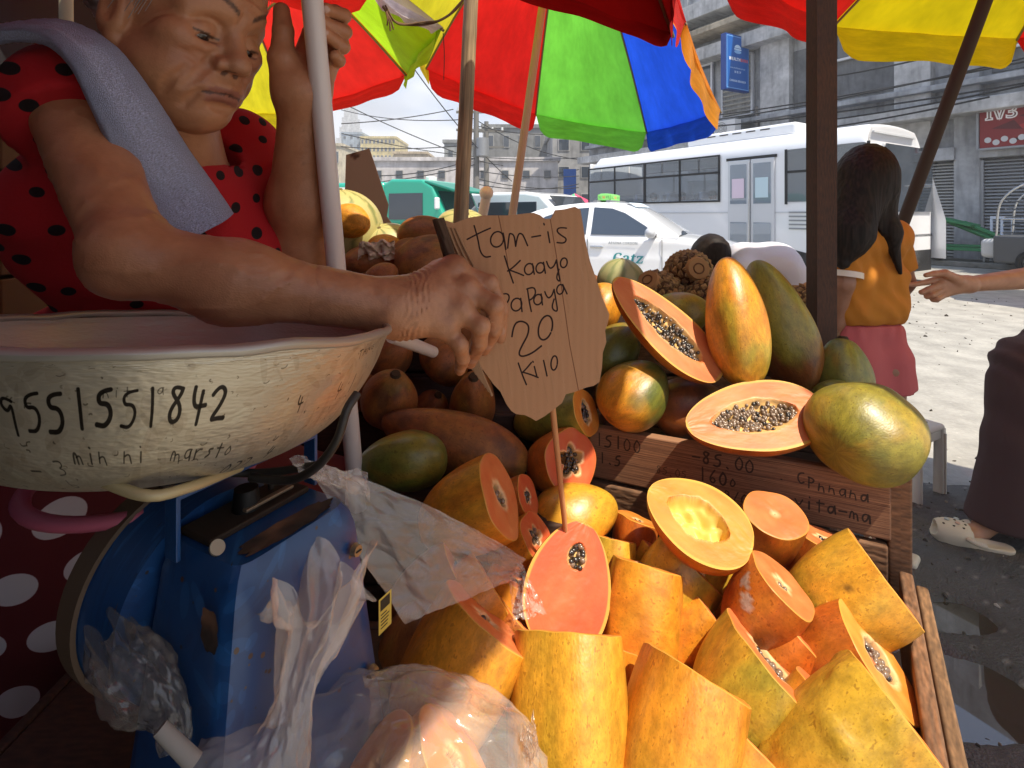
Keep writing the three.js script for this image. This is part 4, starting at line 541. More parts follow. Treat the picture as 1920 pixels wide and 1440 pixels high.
// stacked boxes that carry the heap at the left and the scale
function boxStack(label, x0, x1, d0, d1, y0, y1, mat = woodDark) {
  const t = thing('support_crate', label, 'crate', V((x0 + x1) / 2, y0, -(d0 + d1) / 2)), w = x1 - x0, d = d1 - d0, h = y1 - y0, n = Math.max(2, Math.round(h / 0.11));
  for (let i = 0; i < n; i++) { const y = (i + 0.5) * h / n, hh = h / n - 0.008; for (const s of [-1, 1]) { part('slat', plank(w, hh, 0.014).translate(0, y, s * (d / 2 - 0.007)), mat, t); part('slat', plank(0.014, hh, d - 0.03).translate(s * (w / 2 - 0.007), y, 0), mat, t); } }
  part('lid', plank(w - 0.03, 0.016, d - 0.03).translate(0, h - 0.012, 0), mat, t); return t;
}
boxStack('dark crate beneath the long brown papaya', -0.33, 0.10, 0.84, 1.08, 0.61, 0.815);
boxStack('dark crate holding the middle of the brown papaya heap', -0.40, 0.14, 1.09, 1.34, 0.61, 0.895);
boxStack('tall dark crate under the watermelons', -0.62, 0.16, 1.36, 1.95, 0.0, 1.12);
boxStack('dark wooden box under the blue weighing scale', -0.52, -0.06, 0.30, 0.70, 0.0, 0.772);
boxStack('dark crate behind the white pipe under shaded papayas', -0.42, -0.335, 0.75, 1.07, 0.61, 0.80);
// posts and pipes
{
  const t = thing('wooden_post', 'square dark wooden stall post standing between girl and bus', 'post', P(1540, 760, 1.22).setY(0)); const g = gridGeo(4, 40, (u, v, q) => { const k = [[-1, -1], [1, -1], [1, 1], [-1, 1], [-1, -1]][Math.round(u * 4)], w = 0.0225 * (1 + 0.02 * n3(v * 9, 3, 1)); q.set(k[0] * w - 0.018 * v * 0, v * 2.0, k[1] * w); });
  part('post', toCreasedNormals((() => { const uv = g.attributes.uv; for (let i = 0; i < uv.count; i++) uv.setXY(i, uv.getY(i) * 4, uv.getX(i) * 0.6); return g; })(), 0.6), std('#ffffff', 0.75, { map: woodTex([0.33, 0.19, 0.115], 11) }), t);
}
const pvc = phys('#dcd4cf', 0.35, { clearcoat: 0.2 });
{ const a = P(684, 880, 0.93), b = P(597, -14, 0.70), dir = b.clone().sub(a); const t = single('white_pipe', rod(a.clone().addScaledVector(dir, -0.05).setY(0.61), b.clone().addScaledVector(dir, 0.96), 0.0135, 0.0135, 20), pvc, 'white plastic pipe gripped by the vendor, holding up the dark red umbrella', 'pipe'); }
{ const t = thing('bamboo_pole', 'upright bamboo pole behind the cardboard sign', 'pole', P(858, 440, 1.45).setY(1.10)); bambooPole(t, V(0, 0, 0), P(886, -60, 1.38).sub(t.position), 0.021); }
{ const t = thing('plastic_pipe', 'yellowed plastic pipe with a clamp behind the vendor\'s shoulder', 'pipe', XD(-0.92, 0, 1.12)); part('pipe', rod(V(0, 0, 0), P(122, -20, 1.10).sub(t.position).setX(-0.0), 0.012, 0.012, 14), std('#b9ac8d', 0.5), t); part('clamp', rbox(0.05, 0.06, 0.04, 0.01, 0.01, 1.62, 0), std('#a79b7e', 0.6), t); }
single('white_rail', rod(P(735, 630, 0.80), P(812, 660, 0.98), 0.0105, 0.0105, 14), pvc, 'short white plastic rail running from the pan to the papayas', 'pipe');
// dark cardboard leaning by the watermelons
{ const t = thing('cardboard_sheet', 'dark brown cardboard sheet standing behind the watermelons', 'cardboard'); const s = new THREE.Shape([[0, 0], [0.19, -0.02], [0.185, 0.05], [0.155, 0.09], [0.16, 0.13], [0.085, 0.33], [0, 0.31]].map(([x, y]) => new THREE.Vector2(x, y))); part('sheet', new THREE.ExtrudeGeometry(s, { depth: 0.006, bevelEnabled: false }), std('#4b3326', 0.9), t); t.position.copy(P(645, 455, 1.86)); t.rotation.set(-0.1, -0.15, 0); }
// added dark tarp wall that shades the left side, and boxes there
{
  const t = thing('added_shade_tarp', 'added dark tarp along the stall side, shading the vendor from the left', 'added_shade_tarp'); part('sheet', gridGeo(40, 24, (u, v, q) => q.set(-1.28 + 0.05 * Math.sin(u * 17) * (1 - v * 0.5) + 0.02 * n3(u * 8, v * 5, 1), 0.02 + v * 2.05, 0.7 - u * 2.5)), std('#17181d', 0.9), t); part('top_rod', rod(V(-1.28, 2.08, 0.7), V(-1.28, 2.08, -1.8), 0.014), metalGrey, t); part('end_post', rod(V(-1.28, 0, -1.8), V(-1.28, 2.08, -1.8), 0.02), woodDark, t); part('end_post', rod(V(-1.28, 0, 0.7), V(-1.28, 2.08, 0.7), 0.02), woodDark, t);
}
{ const t = thing('added_back_tarp', 'dark tarpaulin closing the stall behind the vendor\'s side', 'added_shade_tarp'); part('sheet', gridGeo(40, 20, (u, v, q) => q.set(-1.28 + 1.24 * u, 0.02 + v * 1.86, 0.40 + 0.04 * Math.sin(u * 19) + 0.02 * n3(u * 8, v * 5, 1))), std('#1b1c20', 0.9), t); for (const x of [-1.24, -0.04]) part('post', rod(V(x, 0, 0.40), V(x, 1.9, 0.40), 0.02), woodDark, t); }  // unseen sheet added behind the camera to cut skylight on the left
boxStack('old yellowish wooden crate on end behind the vendor\'s shoulder', -1.24, -1.02, 1.05, 1.5, 0.0, 1.60, std('#6b4c2c', 0.85));
// ---------------------------------------------------------------- fruit
const speckle = noiseTex(512, (u, v) => { const a = tnoise(u, v, 60, 2, 3), b = tnoise(u, v, 24, 12, 4), c = tnoise(u, v, 9, 22, 3), d = tnoise(u, v, 130, 32, 2); let k = 0.93 + b * 0.20 + c * 0.14 + a * 0.06; const s = sstep(0.17, 0.30, a) * sstep(-0.05, 0.18, b), q = sstep(0.20, 0.30, d) * 0.6; const sp = Math.max(s * 0.34, q * 0.20); return [clamp(k * (1 - sp * 0.62)), clamp(k * (1 - sp * 0.72)), clamp(k * (1 - sp * 0.70))]; }, { srgb: true });
const skinBump = noiseTex(512, (u, v) => 0.5 + tnoise(u, v, 18, 41, 4) * 0.35 + tnoise(u, v, 90, 44, 2) * 0.18);
const skinMat = phys('#ffffff', 0.42, { vertexColors: true, map: speckle, bumpMap: skinBump, bumpScale: 0.0010, clearcoat: 0.22, clearcoatRoughness: 0.32 });
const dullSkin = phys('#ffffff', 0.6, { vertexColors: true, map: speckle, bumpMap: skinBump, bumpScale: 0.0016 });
const fleshBump = noiseTex(256, (u, v) => 0.5 + tnoise(u, v, 30, 51, 3) * 0.4);
const fleshMat = phys('#ffffff', 0.46, { vertexColors: true, bumpMap: fleshBump, bumpScale: 0.0003, clearcoat: 0.10, clearcoatRoughness: 0.3, specularIntensity: 0.6 });
const seedMat = phys('#ffffff', 0.3, { clearcoat: 0.7, clearcoatRoughness: 0.15, vertexColors: true });
const PAL = { // linear base colours: main, patch, third, how much patch, how much third
  yellow: [[0.76, 0.37, 0.028], [0.64, 0.42, 0.035], [0.68, 0.22, 0.018], 0.5, 0.35], amber: [[0.76, 0.31, 0.022], [0.74, 0.39, 0.03], [0.65, 0.17, 0.014], 0.4, 0.5],
  lime: [[0.68, 0.40, 0.032], [0.24, 0.26, 0.028], [0.62, 0.22, 0.02], 0.62, 0.4], orange: [[0.60, 0.15, 0.016], [0.60, 0.27, 0.024], [0.34, 0.085, 0.014], 0.4, 0.55],
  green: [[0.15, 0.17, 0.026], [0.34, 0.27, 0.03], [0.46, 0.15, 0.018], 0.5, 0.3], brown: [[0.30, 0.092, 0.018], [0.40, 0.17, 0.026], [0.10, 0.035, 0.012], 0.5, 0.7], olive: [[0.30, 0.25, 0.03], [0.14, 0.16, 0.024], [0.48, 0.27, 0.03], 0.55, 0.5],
};
function skinColor(pal, x, y, z, t, seed, tip = 0) {
  const [a, b, c, wb, wc] = pal, n1 = fbm(x * 13 + seed, y * 7 + seed, z * 13, 4), n2 = fbm(x * 22 + seed * 2, y * 12, z * 22 + 5, 4), st = fbm(x * 60, y * 6 + seed, z * 60, 3);
  let q = mix3(a, b, wb * sstep(-0.05, 0.28, n1 + st * 0.22)); q = mix3(q, c, wc * sstep(0.02, 0.30, n2 + st * 0.18));
  const sc = sstep(0.40, 0.46, fbm(x * 34 + 3, y * 26 + seed * 3, z * 34, 3)); q = mix3(q, [0.09, 0.045, 0.018], sc * 0.6); const sm = sstep(0.02, 0.24, fbm(x * 52 + seed, y * 34, z * 52 + 9, 4)) * sstep(-0.16, 0.14, n1); q = mix3(q, [q[0] * 0.58, q[1] * 0.60, q[2] * 0.6], sm * 0.30); const gr = sstep(0.10, 0.30, fbm(x * 17 + 5, y * 11 + seed, z * 17, 3)); q = mix3(q, [0.30, 0.28, 0.03], gr * 0.22);
  return q;
}
const prof = (t) => Math.pow(Math.sin(Math.PI * clamp(Math.pow(t, 0.88), 0.0, 1)), 0.47) * (1.03 - 0.15 * t);
const FL = { salmon: [[0.62, 0.155, 0.045], [0.68, 0.23, 0.075]], orange: [[0.66, 0.205, 0.028], [0.70, 0.31, 0.055]], red: [[0.58, 0.095, 0.032], [0.62, 0.15, 0.05]], pale: [[0.64, 0.21, 0.075], [0.68, 0.32, 0.12]] };
const seedBall = mergeVertices(new THREE.IcosahedronGeometry(1, 2).deleteAttribute('normal').deleteAttribute('uv')); seedBall.computeVertexNormals(); seedBall.setAttribute('uv', new THREE.BufferAttribute(new Float32Array(seedBall.attributes.position.count * 2), 2));
function seedsGeo(spots, r, seed, grey = 0) { const R = rng(seed * 91 + 5), L = []; for (const p of spots) { const s = r * (0.75 + 0.5 * R()), g = seedBall.clone().scale(s * (0.9 + 0.3 * R()), s * (0.8 + 0.2 * R()), s).translate(p.x, p.y, p.z); const k = R() < grey ? [0.22, 0.15, 0.10] : [0.028, 0.021, 0.017]; const c = new Float32Array(g.attributes.position.count * 3); for (let i = 0; i < c.length; i += 3) c.set(k, i); g.setAttribute('color', new THREE.BufferAttribute(c, 3)); L.push(g); } return mergeGeometries(L); }
let fruitSeed = 1;
// a papaya from A (round end) to B; cut: share of the whole fruit that is left below the cut (1 = whole)
function papaya(A, B, R, { pal = 'yellow', cut = 1, slope = [0, 0], cavity = 0.34, star = true, seeds = 26, flesh = 'orange', label, group, name = 'papaya', bumps = 0, mat, roll, squash = 0.08, scars = 0, grey = 0.2, stem = false, lowPal } = {}) {
  const seed = fruitSeed++ * 1.37, L = A.distanceTo(B), Lw = L / cut, palette = PAL[pal], r0 = rng(Math.floor(seed * 100));
  const t = thing(name, label, 'papaya', A, group); t.quaternion.setFromUnitVectors(V(0, 1, 0), B.clone().sub(A).normalize()); t.rotateY(roll ?? r0() * 6.28);
  const rad = (tt, th) => R * prof(tt) * (1 + squash * Math.cos(2 * th + seed) + 0.022 * Math.cos(5 * th + seed) + 0.05 * n3(Math.cos(th) * 1.3 + seed, tt * 2.4, Math.sin(th) * 1.3));
  const rEdge = (th) => rad(cut, th), whole = cut >= 1;
  const yCut = (x, z) => L + slope[0] * x + slope[1] * z + 0.0016 * n3(x * 34 + seed, z * 34, 2) + 0.0028 * n3(x * 9, z * 9 + seed, 5);
  const NU = 56, NV = 44;
  const g = gridGeo(NU, NV, (u, v, q) => {
    const th = -u * 2 * Math.PI, s = whole ? 0.5 - 0.5 * Math.cos(Math.PI * v) : v * v * 0.45 + v * 0.55, re = rEdge(th), top = whole ? L : yCut(re * Math.cos(th), re * Math.sin(th)), tt = whole ? clamp(s, 1e-7, 0.99999) : clamp(s * top / Lw, 1e-7, 0.9995);
    let r = rad(tt, th); if (bumps) { const b = n3(Math.cos(th) * 3.2 + seed, tt * 9, Math.sin(th) * 3.2); r += 0.004 * bumps * sstep(0.25, 0.6, b); }
    q.set(Math.cos(th) * r, tt * Lw, Math.sin(th) * r);
    if (whole && stem && tt > 0.93) q.y -= 0.05 * (tt - 0.93) / 0.07 * R;
  }, { closeU: true, color: (u, v, q) => { let c = skinColor(palette, q.x + 0.0, q.y, q.z, v, seed); if (lowPal) c = mix3(c, skinColor(PAL[lowPal], q.x, q.y, q.z, v, seed + 3), sstep(0.62, 0.25, v + 0.9 * fbm(q.x * 16, q.y * 9 + seed, q.z * 16, 3))); if (stem && v > 0.93) c = mix3(c, [0.10, 0.065, 0.03], 0.85); if (scars && sstep(0.16, 0.22, fbm(q.x * 26 + seed, q.y * 26, q.z * 26, 3)) > 0.5 && fbm(q.x * 8, q.y * 8 + seed, q.z * 8, 2) > 0.02) c = mix3(c, [0.62, 0.52, 0.44], 0.8); return c; } });
  const uv = g.attributes.uv, k = 2 * Math.PI * R / 0.26; for (let i = 0; i < uv.count; i++) uv.setXY(i, uv.getX(i) * Math.round(Math.max(1, k)) + seed, uv.getY(i) * L / 0.26 + seed);
  part('skin', g, mat || skinMat, t);
  if (whole) { if (stem) part('stem_scar', new THREE.CylinderGeometry(R * 0.16, R * 0.22, 0.008, 12).translate(0, L - 0.05 * R, 0), std('#3a2a18', 0.9), t); return t; }
  // cut face with a hollow
  const [fa, fb] = FL[flesh], phase = r0() * 6.28, depth = R * 0.5;
  const edge = (th) => cavity * (star ? 0.55 + 0.45 * Math.pow(Math.abs(Math.cos(2.5 * th + phase)), 0.9) : 0.85 + 0.15 * Math.cos(2 * th + phase)) * (1 + 0.18 * n3(Math.cos(th) * 3 + seed, Math.sin(th) * 3, 4));
  const cap = gridGeo(56, 22, (u, v, q) => {
    const th = u * 2 * Math.PI, re = rEdge(th), ce = edge(th); let rho, dy = 0;
    if (v < 0.06) { rho = 1 - v * 0.25; dy = v / 0.06 * 0.0012; } else if (v < 0.62) { const s = (v - 0.06) / 0.56; rho = lerp(0.985, ce, s); dy = 0.0012 + 0.0012 * fbm(Math.cos(th) * rho * 5, Math.sin(th) * rho * 5, seed, 3) - 0.002 * s * s; } else { const s = (v - 0.62) / 0.38; rho = ce * (1 - s * s); dy = -0.001 - depth * Math.sin(s * 1.57) * 0.8 + 0.002 * n3(th * 4, s * 6, seed); }
    const x = Math.cos(th) * re * rho, z = Math.sin(th) * re * rho; q.set(x, yCut(x, z) + dy, z);
  }, { closeU: true, color: (u, v, q) => { const th = u * 6.283, n = fbm(q.x * 40, seed, q.z * 40, 3); let c = mix3(fa, fb, clamp(0.35 + n * 1.4)); if (v < 0.055) c = mix3([0.62, 0.36, 0.05], c, v / 0.055 * 0.8); else if (v > 0.5 && v < 0.66) c = mix3(c, [0.84, 0.60, 0.30], sstep(0.5, 0.6, v) * 0.7); else if (v >= 0.66) c = mix3([0.74, 0.46, 0.18], [0.42, 0.16, 0.04], (v - 0.66) / 0.34); return c; } });
  part('flesh', cap, fleshMat, t);
  if (seeds && cavity > 0.12) { const spots = []; for (let i = 0; i < seeds; i++) { const th = r0() * 6.28, e = edge(th) * Math.sqrt(r0()) * 0.86, re = rEdge(th), x = Math.cos(th) * re * e, z = Math.sin(th) * re * e; spots.push(V(x, yCut(x, z) - depth * (0.10 + 0.25 * r0()), z)); } const s = part('seeds', seedsGeo(spots, 0.0036, fruitSeed, grey), seedMat, t); s.userData.kind = 'stuff'; }
  return t;
}
// a papaya halved lengthwise: long axis from A to B, cut face towards N
function halfPapaya(A, B, R, N, { pal = 'yellow', flesh = 'orange', cav = 0.42, cavLen = [0.2, 0.86], seeds = 150, label, depth = 0.5, grey = 0.15, pulp = 0, fat = 1 } = {}) {
  const seed = fruitSeed++ * 1.37, L = A.distanceTo(B), pl = PAL[pal], r0 = rng(Math.floor(seed * 100)), [fa, fb] = FL[flesh];
  const t = thing('papaya_half', label, 'papaya'); const y = B.clone().sub(A).normalize(), x = y.clone().cross(N).normalize(), z = x.clone().cross(y); t.position.copy(A); t.quaternion.setFromRotationMatrix(new THREE.Matrix4().makeBasis(x, y, z));
  const rad = (tt) => R * prof(tt) * (1 + 0.03 * n3(tt * 3, seed, 1));
  const skin = gridGeo(36, 44, (u, v, q) => { const tt = clamp(0.5 - 0.5 * Math.cos(Math.PI * v), 1e-6, 0.99999), th = Math.PI + u * Math.PI, r = rad(tt) * (1 + 0.03 * n3(Math.cos(th) * 2 + seed, tt * 3, Math.sin(th) * 2)); q.set(Math.cos(th) * rad(tt), tt * L, Math.sin(th) * r * fat); }, { color: (u, v, q) => skinColor(pl, q.x, q.y, q.z, v, seed) });
  { const uv = skin.attributes.uv; for (let i = 0; i < uv.count; i++) uv.setXY(i, uv.getX(i) * 1.0 + seed, uv.getY(i) * L / 0.26 + seed); } part('skin', skin, skinMat, t);
  const mid = (cavLen[0] + cavLen[1]) / 2, hw = (cavLen[1] - cavLen[0]) / 2;
  const ce = (tt) => { const s = (tt - mid) / hw; return Math.abs(s) >= 1 ? 0 : cav * Math.pow(1 - s * s, 0.55) * (1 + 0.10 * n3(tt * 14, seed, 2)); };
  const zAt = (s, tt, r) => { const c = ce(tt); if (c <= 0.01) return 0; const k = Math.abs(s) / c; if (k >= 1) return 0; return -depth * R * cav * 2 * Math.pow(1 - k * k, 0.55) * sstep(0, 0.10, c / cav) * (0.75 + 0.4 * n3(s * 6, tt * 9, seed)); };
  const face = gridGeo(60, 80, (u, v, q) => { const tt = clamp(v, 0.0008, 0.9992), sm = u * 2 - 1, s = Math.sign(sm) * Math.pow(Math.abs(sm), 0.85), r = rad(tt); q.set(s * r, tt * L, zAt(s, tt, r) + 0.0016 * fbm(s * 4, tt * 9, seed, 3) * (1 - Math.abs(s))); }, { color: (u, v, q) => {
    const sm = u * 2 - 1, s = Math.abs(Math.sign(sm) * Math.pow(Math.abs(sm), 0.85)), c = ce(v), n = fbm(q.x * 30, q.y * 14, seed, 4); let col = mix3(fa, fb, clamp(0.4 + n * 1.5)); if (s > 0.94 || v < 0.02 || v > 0.98) col = mix3(col, [0.66, 0.40, 0.06], 0.75); const k = c > 0 ? s / c : 9; if (k < 1.18) col = mix3(col, [0.86, 0.62, 0.26], sstep(1.18, 0.98, k) * 0.75); if (k < 0.9) col = mix3(col, [0.74, 0.44, 0.14], 0.7); if (pulp && k < 1) col = mix3(col, [0.85, 0.62, 0.12], pulp); return col; } });
  part('flesh', face, fleshMat, t);
  if (seeds) { const spots = []; let guard = 0; while (spots.length < seeds && guard++ < seeds * 20) { const tt = cavLen[0] + r0() * (cavLen[1] - cavLen[0]), c = ce(tt), s = (r0() * 2 - 1) * c * 0.92; if (c < 0.06) continue; const r = rad(tt); spots.push(V(s * r, tt * L, zAt(s, tt, r) + 0.0008 + r0() * 0.0022)); } const m = part('seeds', seedsGeo(spots, 0.0037, fruitSeed, grey), seedMat, t); m.userData.kind = 'stuff'; }
  return t;
}
const F = (a, b, r, o) => papaya(P(...a), P(...b), r, o);
// --- cut papayas in the tray. K: cut face centre, the way the stump points in the picture, how far its face turns to the eye (0 = edge on), length
function K(b, dir, open, len, r, o) {
  const B = P(...b), e = B.clone().sub(camera.position).normalize(), m = P(b[0] + dir[0], b[1] + dir[1], b[2]).sub(B); m.addScaledVector(e, -m.dot(e)).normalize();
  const ax = m.multiplyScalar(Math.sqrt(1 - open * open)).addScaledVector(e, -open); return papaya(B.clone().addScaledVector(ax, -len), B, r, { cut: 0.52, ...o });
}
K([1063, 1188, 0.62], [0.0, -1], 0.0, 0.21, 0.068, { cut: 0.56, pal: 'yellow', label: 'tall cut papaya with flat top standing behind the tied plastic bag', cavity: 0.3 });
K([1306, 1264, 0.585], [0.25, -1], 0.0, 0.20, 0.067, { cut: 0.56, pal: 'amber', label: 'cut papaya with slanted flat top beside the tall one at the tray front', cavity: 0.3 });
K([1216, 1060, 0.765], [0.12, -1], 0.04, 0.20, 0.061, { cut: 0.60, pal: 'amber', label: 'smooth amber cut papaya standing upright in the middle of the tray', cavity: 0.3 });
K([1652, 1078, 0.73], [0.88, -0.5], 0.0, 0.150, 0.070, { pal: 'yellow', label: 'large bright yellow cut papaya lying by the tray\'s side board', cavity: 0.3 });
K([1467, 1094, 0.70], [0.67, -0.74], 0.30, 0.105, 0.050, { pal: 'orange', scars: 1, flesh: 'salmon', label: 'orange cut papaya with white scuffed scars on its skin', cavity: 0.22, roll: 1.0, seeds: 6, grey: 0.9 });
K([1448, 1238, 0.635], [0.60, -0.80], 0.17, 0.125, 0.068, { pal: 'lime', flesh: 'salmon', label: 'yellow green cut papaya with pale seeds in a long opening', cavity: 0.46, star: false, grey: 0.7, seeds: 60, roll: 0.4 });
K([1651, 1237, 0.645], [0.92, -0.38], 0.30, 0.125, 0.064, { pal: 'orange', flesh: 'orange', label: 'orange cut papaya facing the side board with grey seeds showing', cavity: 0.5, star: false, seeds: 60, grey: 0.8 });
K([1702, 1358, 0.545], [0.78, -0.62], 0.0, 0.19, 0.070, { pal: 'lime', bumps: 1, label: 'glossy warty yellow green cut papaya in the front corner of the tray', cavity: 0.3 });
K([1453, 964, 0.80], [0.38, -0.92], 0.68, 0.125, 0.047, { pal: 'orange', flesh: 'salmon', cavity: 0.0, label: 'small papaya stub with solid salmon top beside the crate', seeds: 0 });
K([1147, 1010, 0.83], [0.1, -1], 0.02, 0.13, 0.042, { pal: 'lime', label: 'green flecked cut papaya wedged behind the pink slice', cavity: 0.3 });
K([1296, 1060, 0.79], [0.61, -0.79], 0.0, 0.12, 0.060, { pal: 'lime', label: 'yellow cut papaya with a green streak under the hollow half', cavity: 0.3, squash: 0.12 });
K([1196, 974, 0.90], [0.2, -1], 0.16, 0.09, 0.040, { pal: 'orange', flesh: 'orange', label: 'small orange papaya piece behind the stick', cavity: 0.2, seeds: 8 });
F([1000, 990, 0.885], [1155, 945, 0.92], 0.060, { cut: 1, pal: 'yellow', label: 'whole yellow papaya lying beneath the star cut papaya' });
K([1072, 864, 0.955], [0.93, -0.1], 0.74, 0.10, 0.062, { pal: 'orange', flesh: 'red', cavity: 0.50, seeds: 40, label: 'cut papaya with star shaped seed hollow beside the sign stick', grey: 0.1 });
K([937, 927, 0.785], [0.9, -0.42], 0.38, 0.135, 0.063, { pal: 'amber', flesh: 'salmon', cavity: 0.30, star: false, seeds: 12, grey: 0.5, label: 'large amber cut papaya above the draped plastic bag' });
K([990, 930, 0.87], [0.9, -0.4], 0.45, 0.09, 0.036, { pal: 'orange', flesh: 'red', cavity: 0.3, label: 'small dark orange cut papaya behind the large amber one' });
K([1006, 1004, 0.80], [0.85, -0.5], 0.5, 0.09, 0.038, { pal: 'amber', flesh: 'red', cavity: 0.4, grey: 0.7, label: 'cut papaya with pale pulp just left of the sign stick' });
K([925, 1105, 0.715], [0.75, -0.66], 0.0, 0.11, 0.050, { pal: 'amber', flesh: 'orange', cavity: 0.3, label: 'amber cut papaya under the hem of the draped bag' });
K([914, 1158, 0.635], [0.50, -0.87], 0.17, 0.185, 0.066, { pal: 'amber', flesh: 'salmon', cavity: 0.25, seeds: 6, label: 'big half shaded cut papaya between scale and tall papaya' });
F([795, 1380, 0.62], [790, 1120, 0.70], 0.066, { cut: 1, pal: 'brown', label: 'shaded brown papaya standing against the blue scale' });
K([1098, 772, 1.03], [0.97, -0.2], 0.42, 0.16, 0.054, { cut: 0.6, pal: 'olive', flesh: 'orange', cavity: 0.5, star: false, seeds: 40, label: 'yellow green cut papaya at the lower edge of the cardboard sign' });
{ // stumps packed between the visible ones
  const fill = [[1335, 1150, 0.745, 0.7, -0.7, 0.05, 0.046, 'amber'], [1395, 1075, 0.80, 0.5, -0.85, 0.1, 0.044, 'lime'], [1508, 1195, 0.685, 0.7, -0.7, 0.1, 0.045, 'orange'], [1560, 1320, 0.60, 0.6, -0.8, 0.1, 0.046, 'amber'], [1248, 1225, 0.70, 0.3, -0.95, 0.0, 0.046, 'yellow'], [1130, 1210, 0.67, 0.1, -1, 0.0, 0.044, 'amber'], [975, 1165, 0.70, 0.6, -0.8, 0.05, 0.042, 'orange'], [1418, 1400, 0.56, 0.5, -0.85, 0.05, 0.045, 'amber'], [1545, 1010, 0.82, 0.3, -0.95, 0.3, 0.042, 'orange'], [1100, 1050, 0.84, 0.5, -0.85, 0.3, 0.04, 'amber'], [1240, 1030, 0.86, 0.4, -0.9, 0.2, 0.042, 'yellow'], [1600, 1190, 0.67, 0.8, -0.6, 0.2, 0.04, 'lime'], [860, 1060, 0.74, 0.8, -0.6, 0.2, 0.045, 'brown'], [1200, 1420, 0.56, 0.1, -1, 0.0, 0.045, 'orange'], [1640, 1330, 0.585, 0.7, -0.7, 0.1, 0.045, 'amber'], [970, 1090, 0.76, 0.4, -0.9, 0.2, 0.042, 'amber']];
  for (const [x, y, d, dx, dy, op, r, pal] of fill) K([x, y, d], [dx, dy], op, 0.11, r, { pal, flesh: 'salmon', cavity: 0.3, seeds: 10, label: 'papaya stump packed between the larger cut papayas in the tray', group: 'packed papaya stumps' });
}
halfPapaya(P(1412, 1028, 0.735), P(1216, 918, 0.80), 0.066, V(0.10, 0.86, 0.46), { pal: 'orange', flesh: 'orange', cav: 0.48, cavLen: [0.22, 0.80], seeds: 0, pulp: 0.6, label: 'hollow orange papaya half lying face up on top of the heap' , depth: 0.5, fat: 0.95 });
halfPapaya(P(1036, 1225, 0.675), P(1098, 980, 0.765), 0.062, V(0.16, 0.42, 0.9), { pal: 'orange', flesh: 'red', cav: 0.26, cavLen: [0.62, 0.82], seeds: 26, grey: 0.5, label: 'pink papaya half standing with its flesh towards the viewer', depth: 0.4 });
// --- display on the crate
F([1400, 728, 1.0], [1362, 482, 1.07], 0.064, { pal: 'amber', lowPal: 'lime', label: 'tall upright papaya, orange above and green below, on the crate', roll: 2.1 });
F([1508, 735, 1.12], [1416, 488, 1.18], 0.069, { pal: 'olive', lowPal: 'brown', label: 'tall shaded papaya leaning behind the upright orange one' });
halfPapaya(P(1352, 708, 1.0), P(1152, 522, 1.08), 0.062, V(0.42, 0.42, 0.80), { pal: 'orange', flesh: 'salmon', cav: 0.44, cavLen: [0.16, 0.80], seeds: 260, grey: 0.35, label: 'papaya half full of black seeds leaning at the back of the crate' });
halfPapaya(P(1543, 756, 0.93), P(1288, 802, 0.90), 0.068, V(-0.05, 0.80, 0.60), { pal: 'orange', flesh: 'salmon', cav: 0.46, cavLen: [0.2, 0.82], seeds: 270, grey: 0.85, label: 'papaya half with brown seeds lying along the crate front edge', depth: 0.35 });
F([1566, 848, 0.83], [1680, 762, 0.93], 0.082, { pal: 'olive', label: 'big round yellow green papaya on the crate corner', roll: 0.6 });
F([1584, 768, 1.08], [1580, 632, 1.12], 0.055, { pal: 'green', stem: true, label: 'green papaya standing stem up beside the wooden post' });
F([1138, 785, 1.02], [1238, 690, 1.07], 0.064, { pal: 'green', lowPal: 'amber', label: 'green papaya with an orange blush lying at the crate\'s left end', stem: false });
F([1226, 775, 1.06], [1362, 752, 1.08], 0.058, { pal: 'brown', label: 'yellow brown papaya lying behind the seeded half' });
F([1112, 700, 1.13], [1190, 612, 1.15], 0.055, { pal: 'green', label: 'dark green papaya behind the cardboard sign\'s right edge' });
F([1100, 610, 1.2], [1150, 535, 1.22], 0.05, { pal: 'amber', label: 'amber papaya peeping out behind the sign\'s right edge' });
F([1536, 770, 0.99], [1615, 745, 1.02], 0.045, { pal: 'green', label: 'small green papaya behind the big round one' });
F([1216, 600, 1.16], [1330, 580, 1.2], 0.05, { pal: 'olive', label: 'olive papaya lying between the seeded half and the pineapples' });
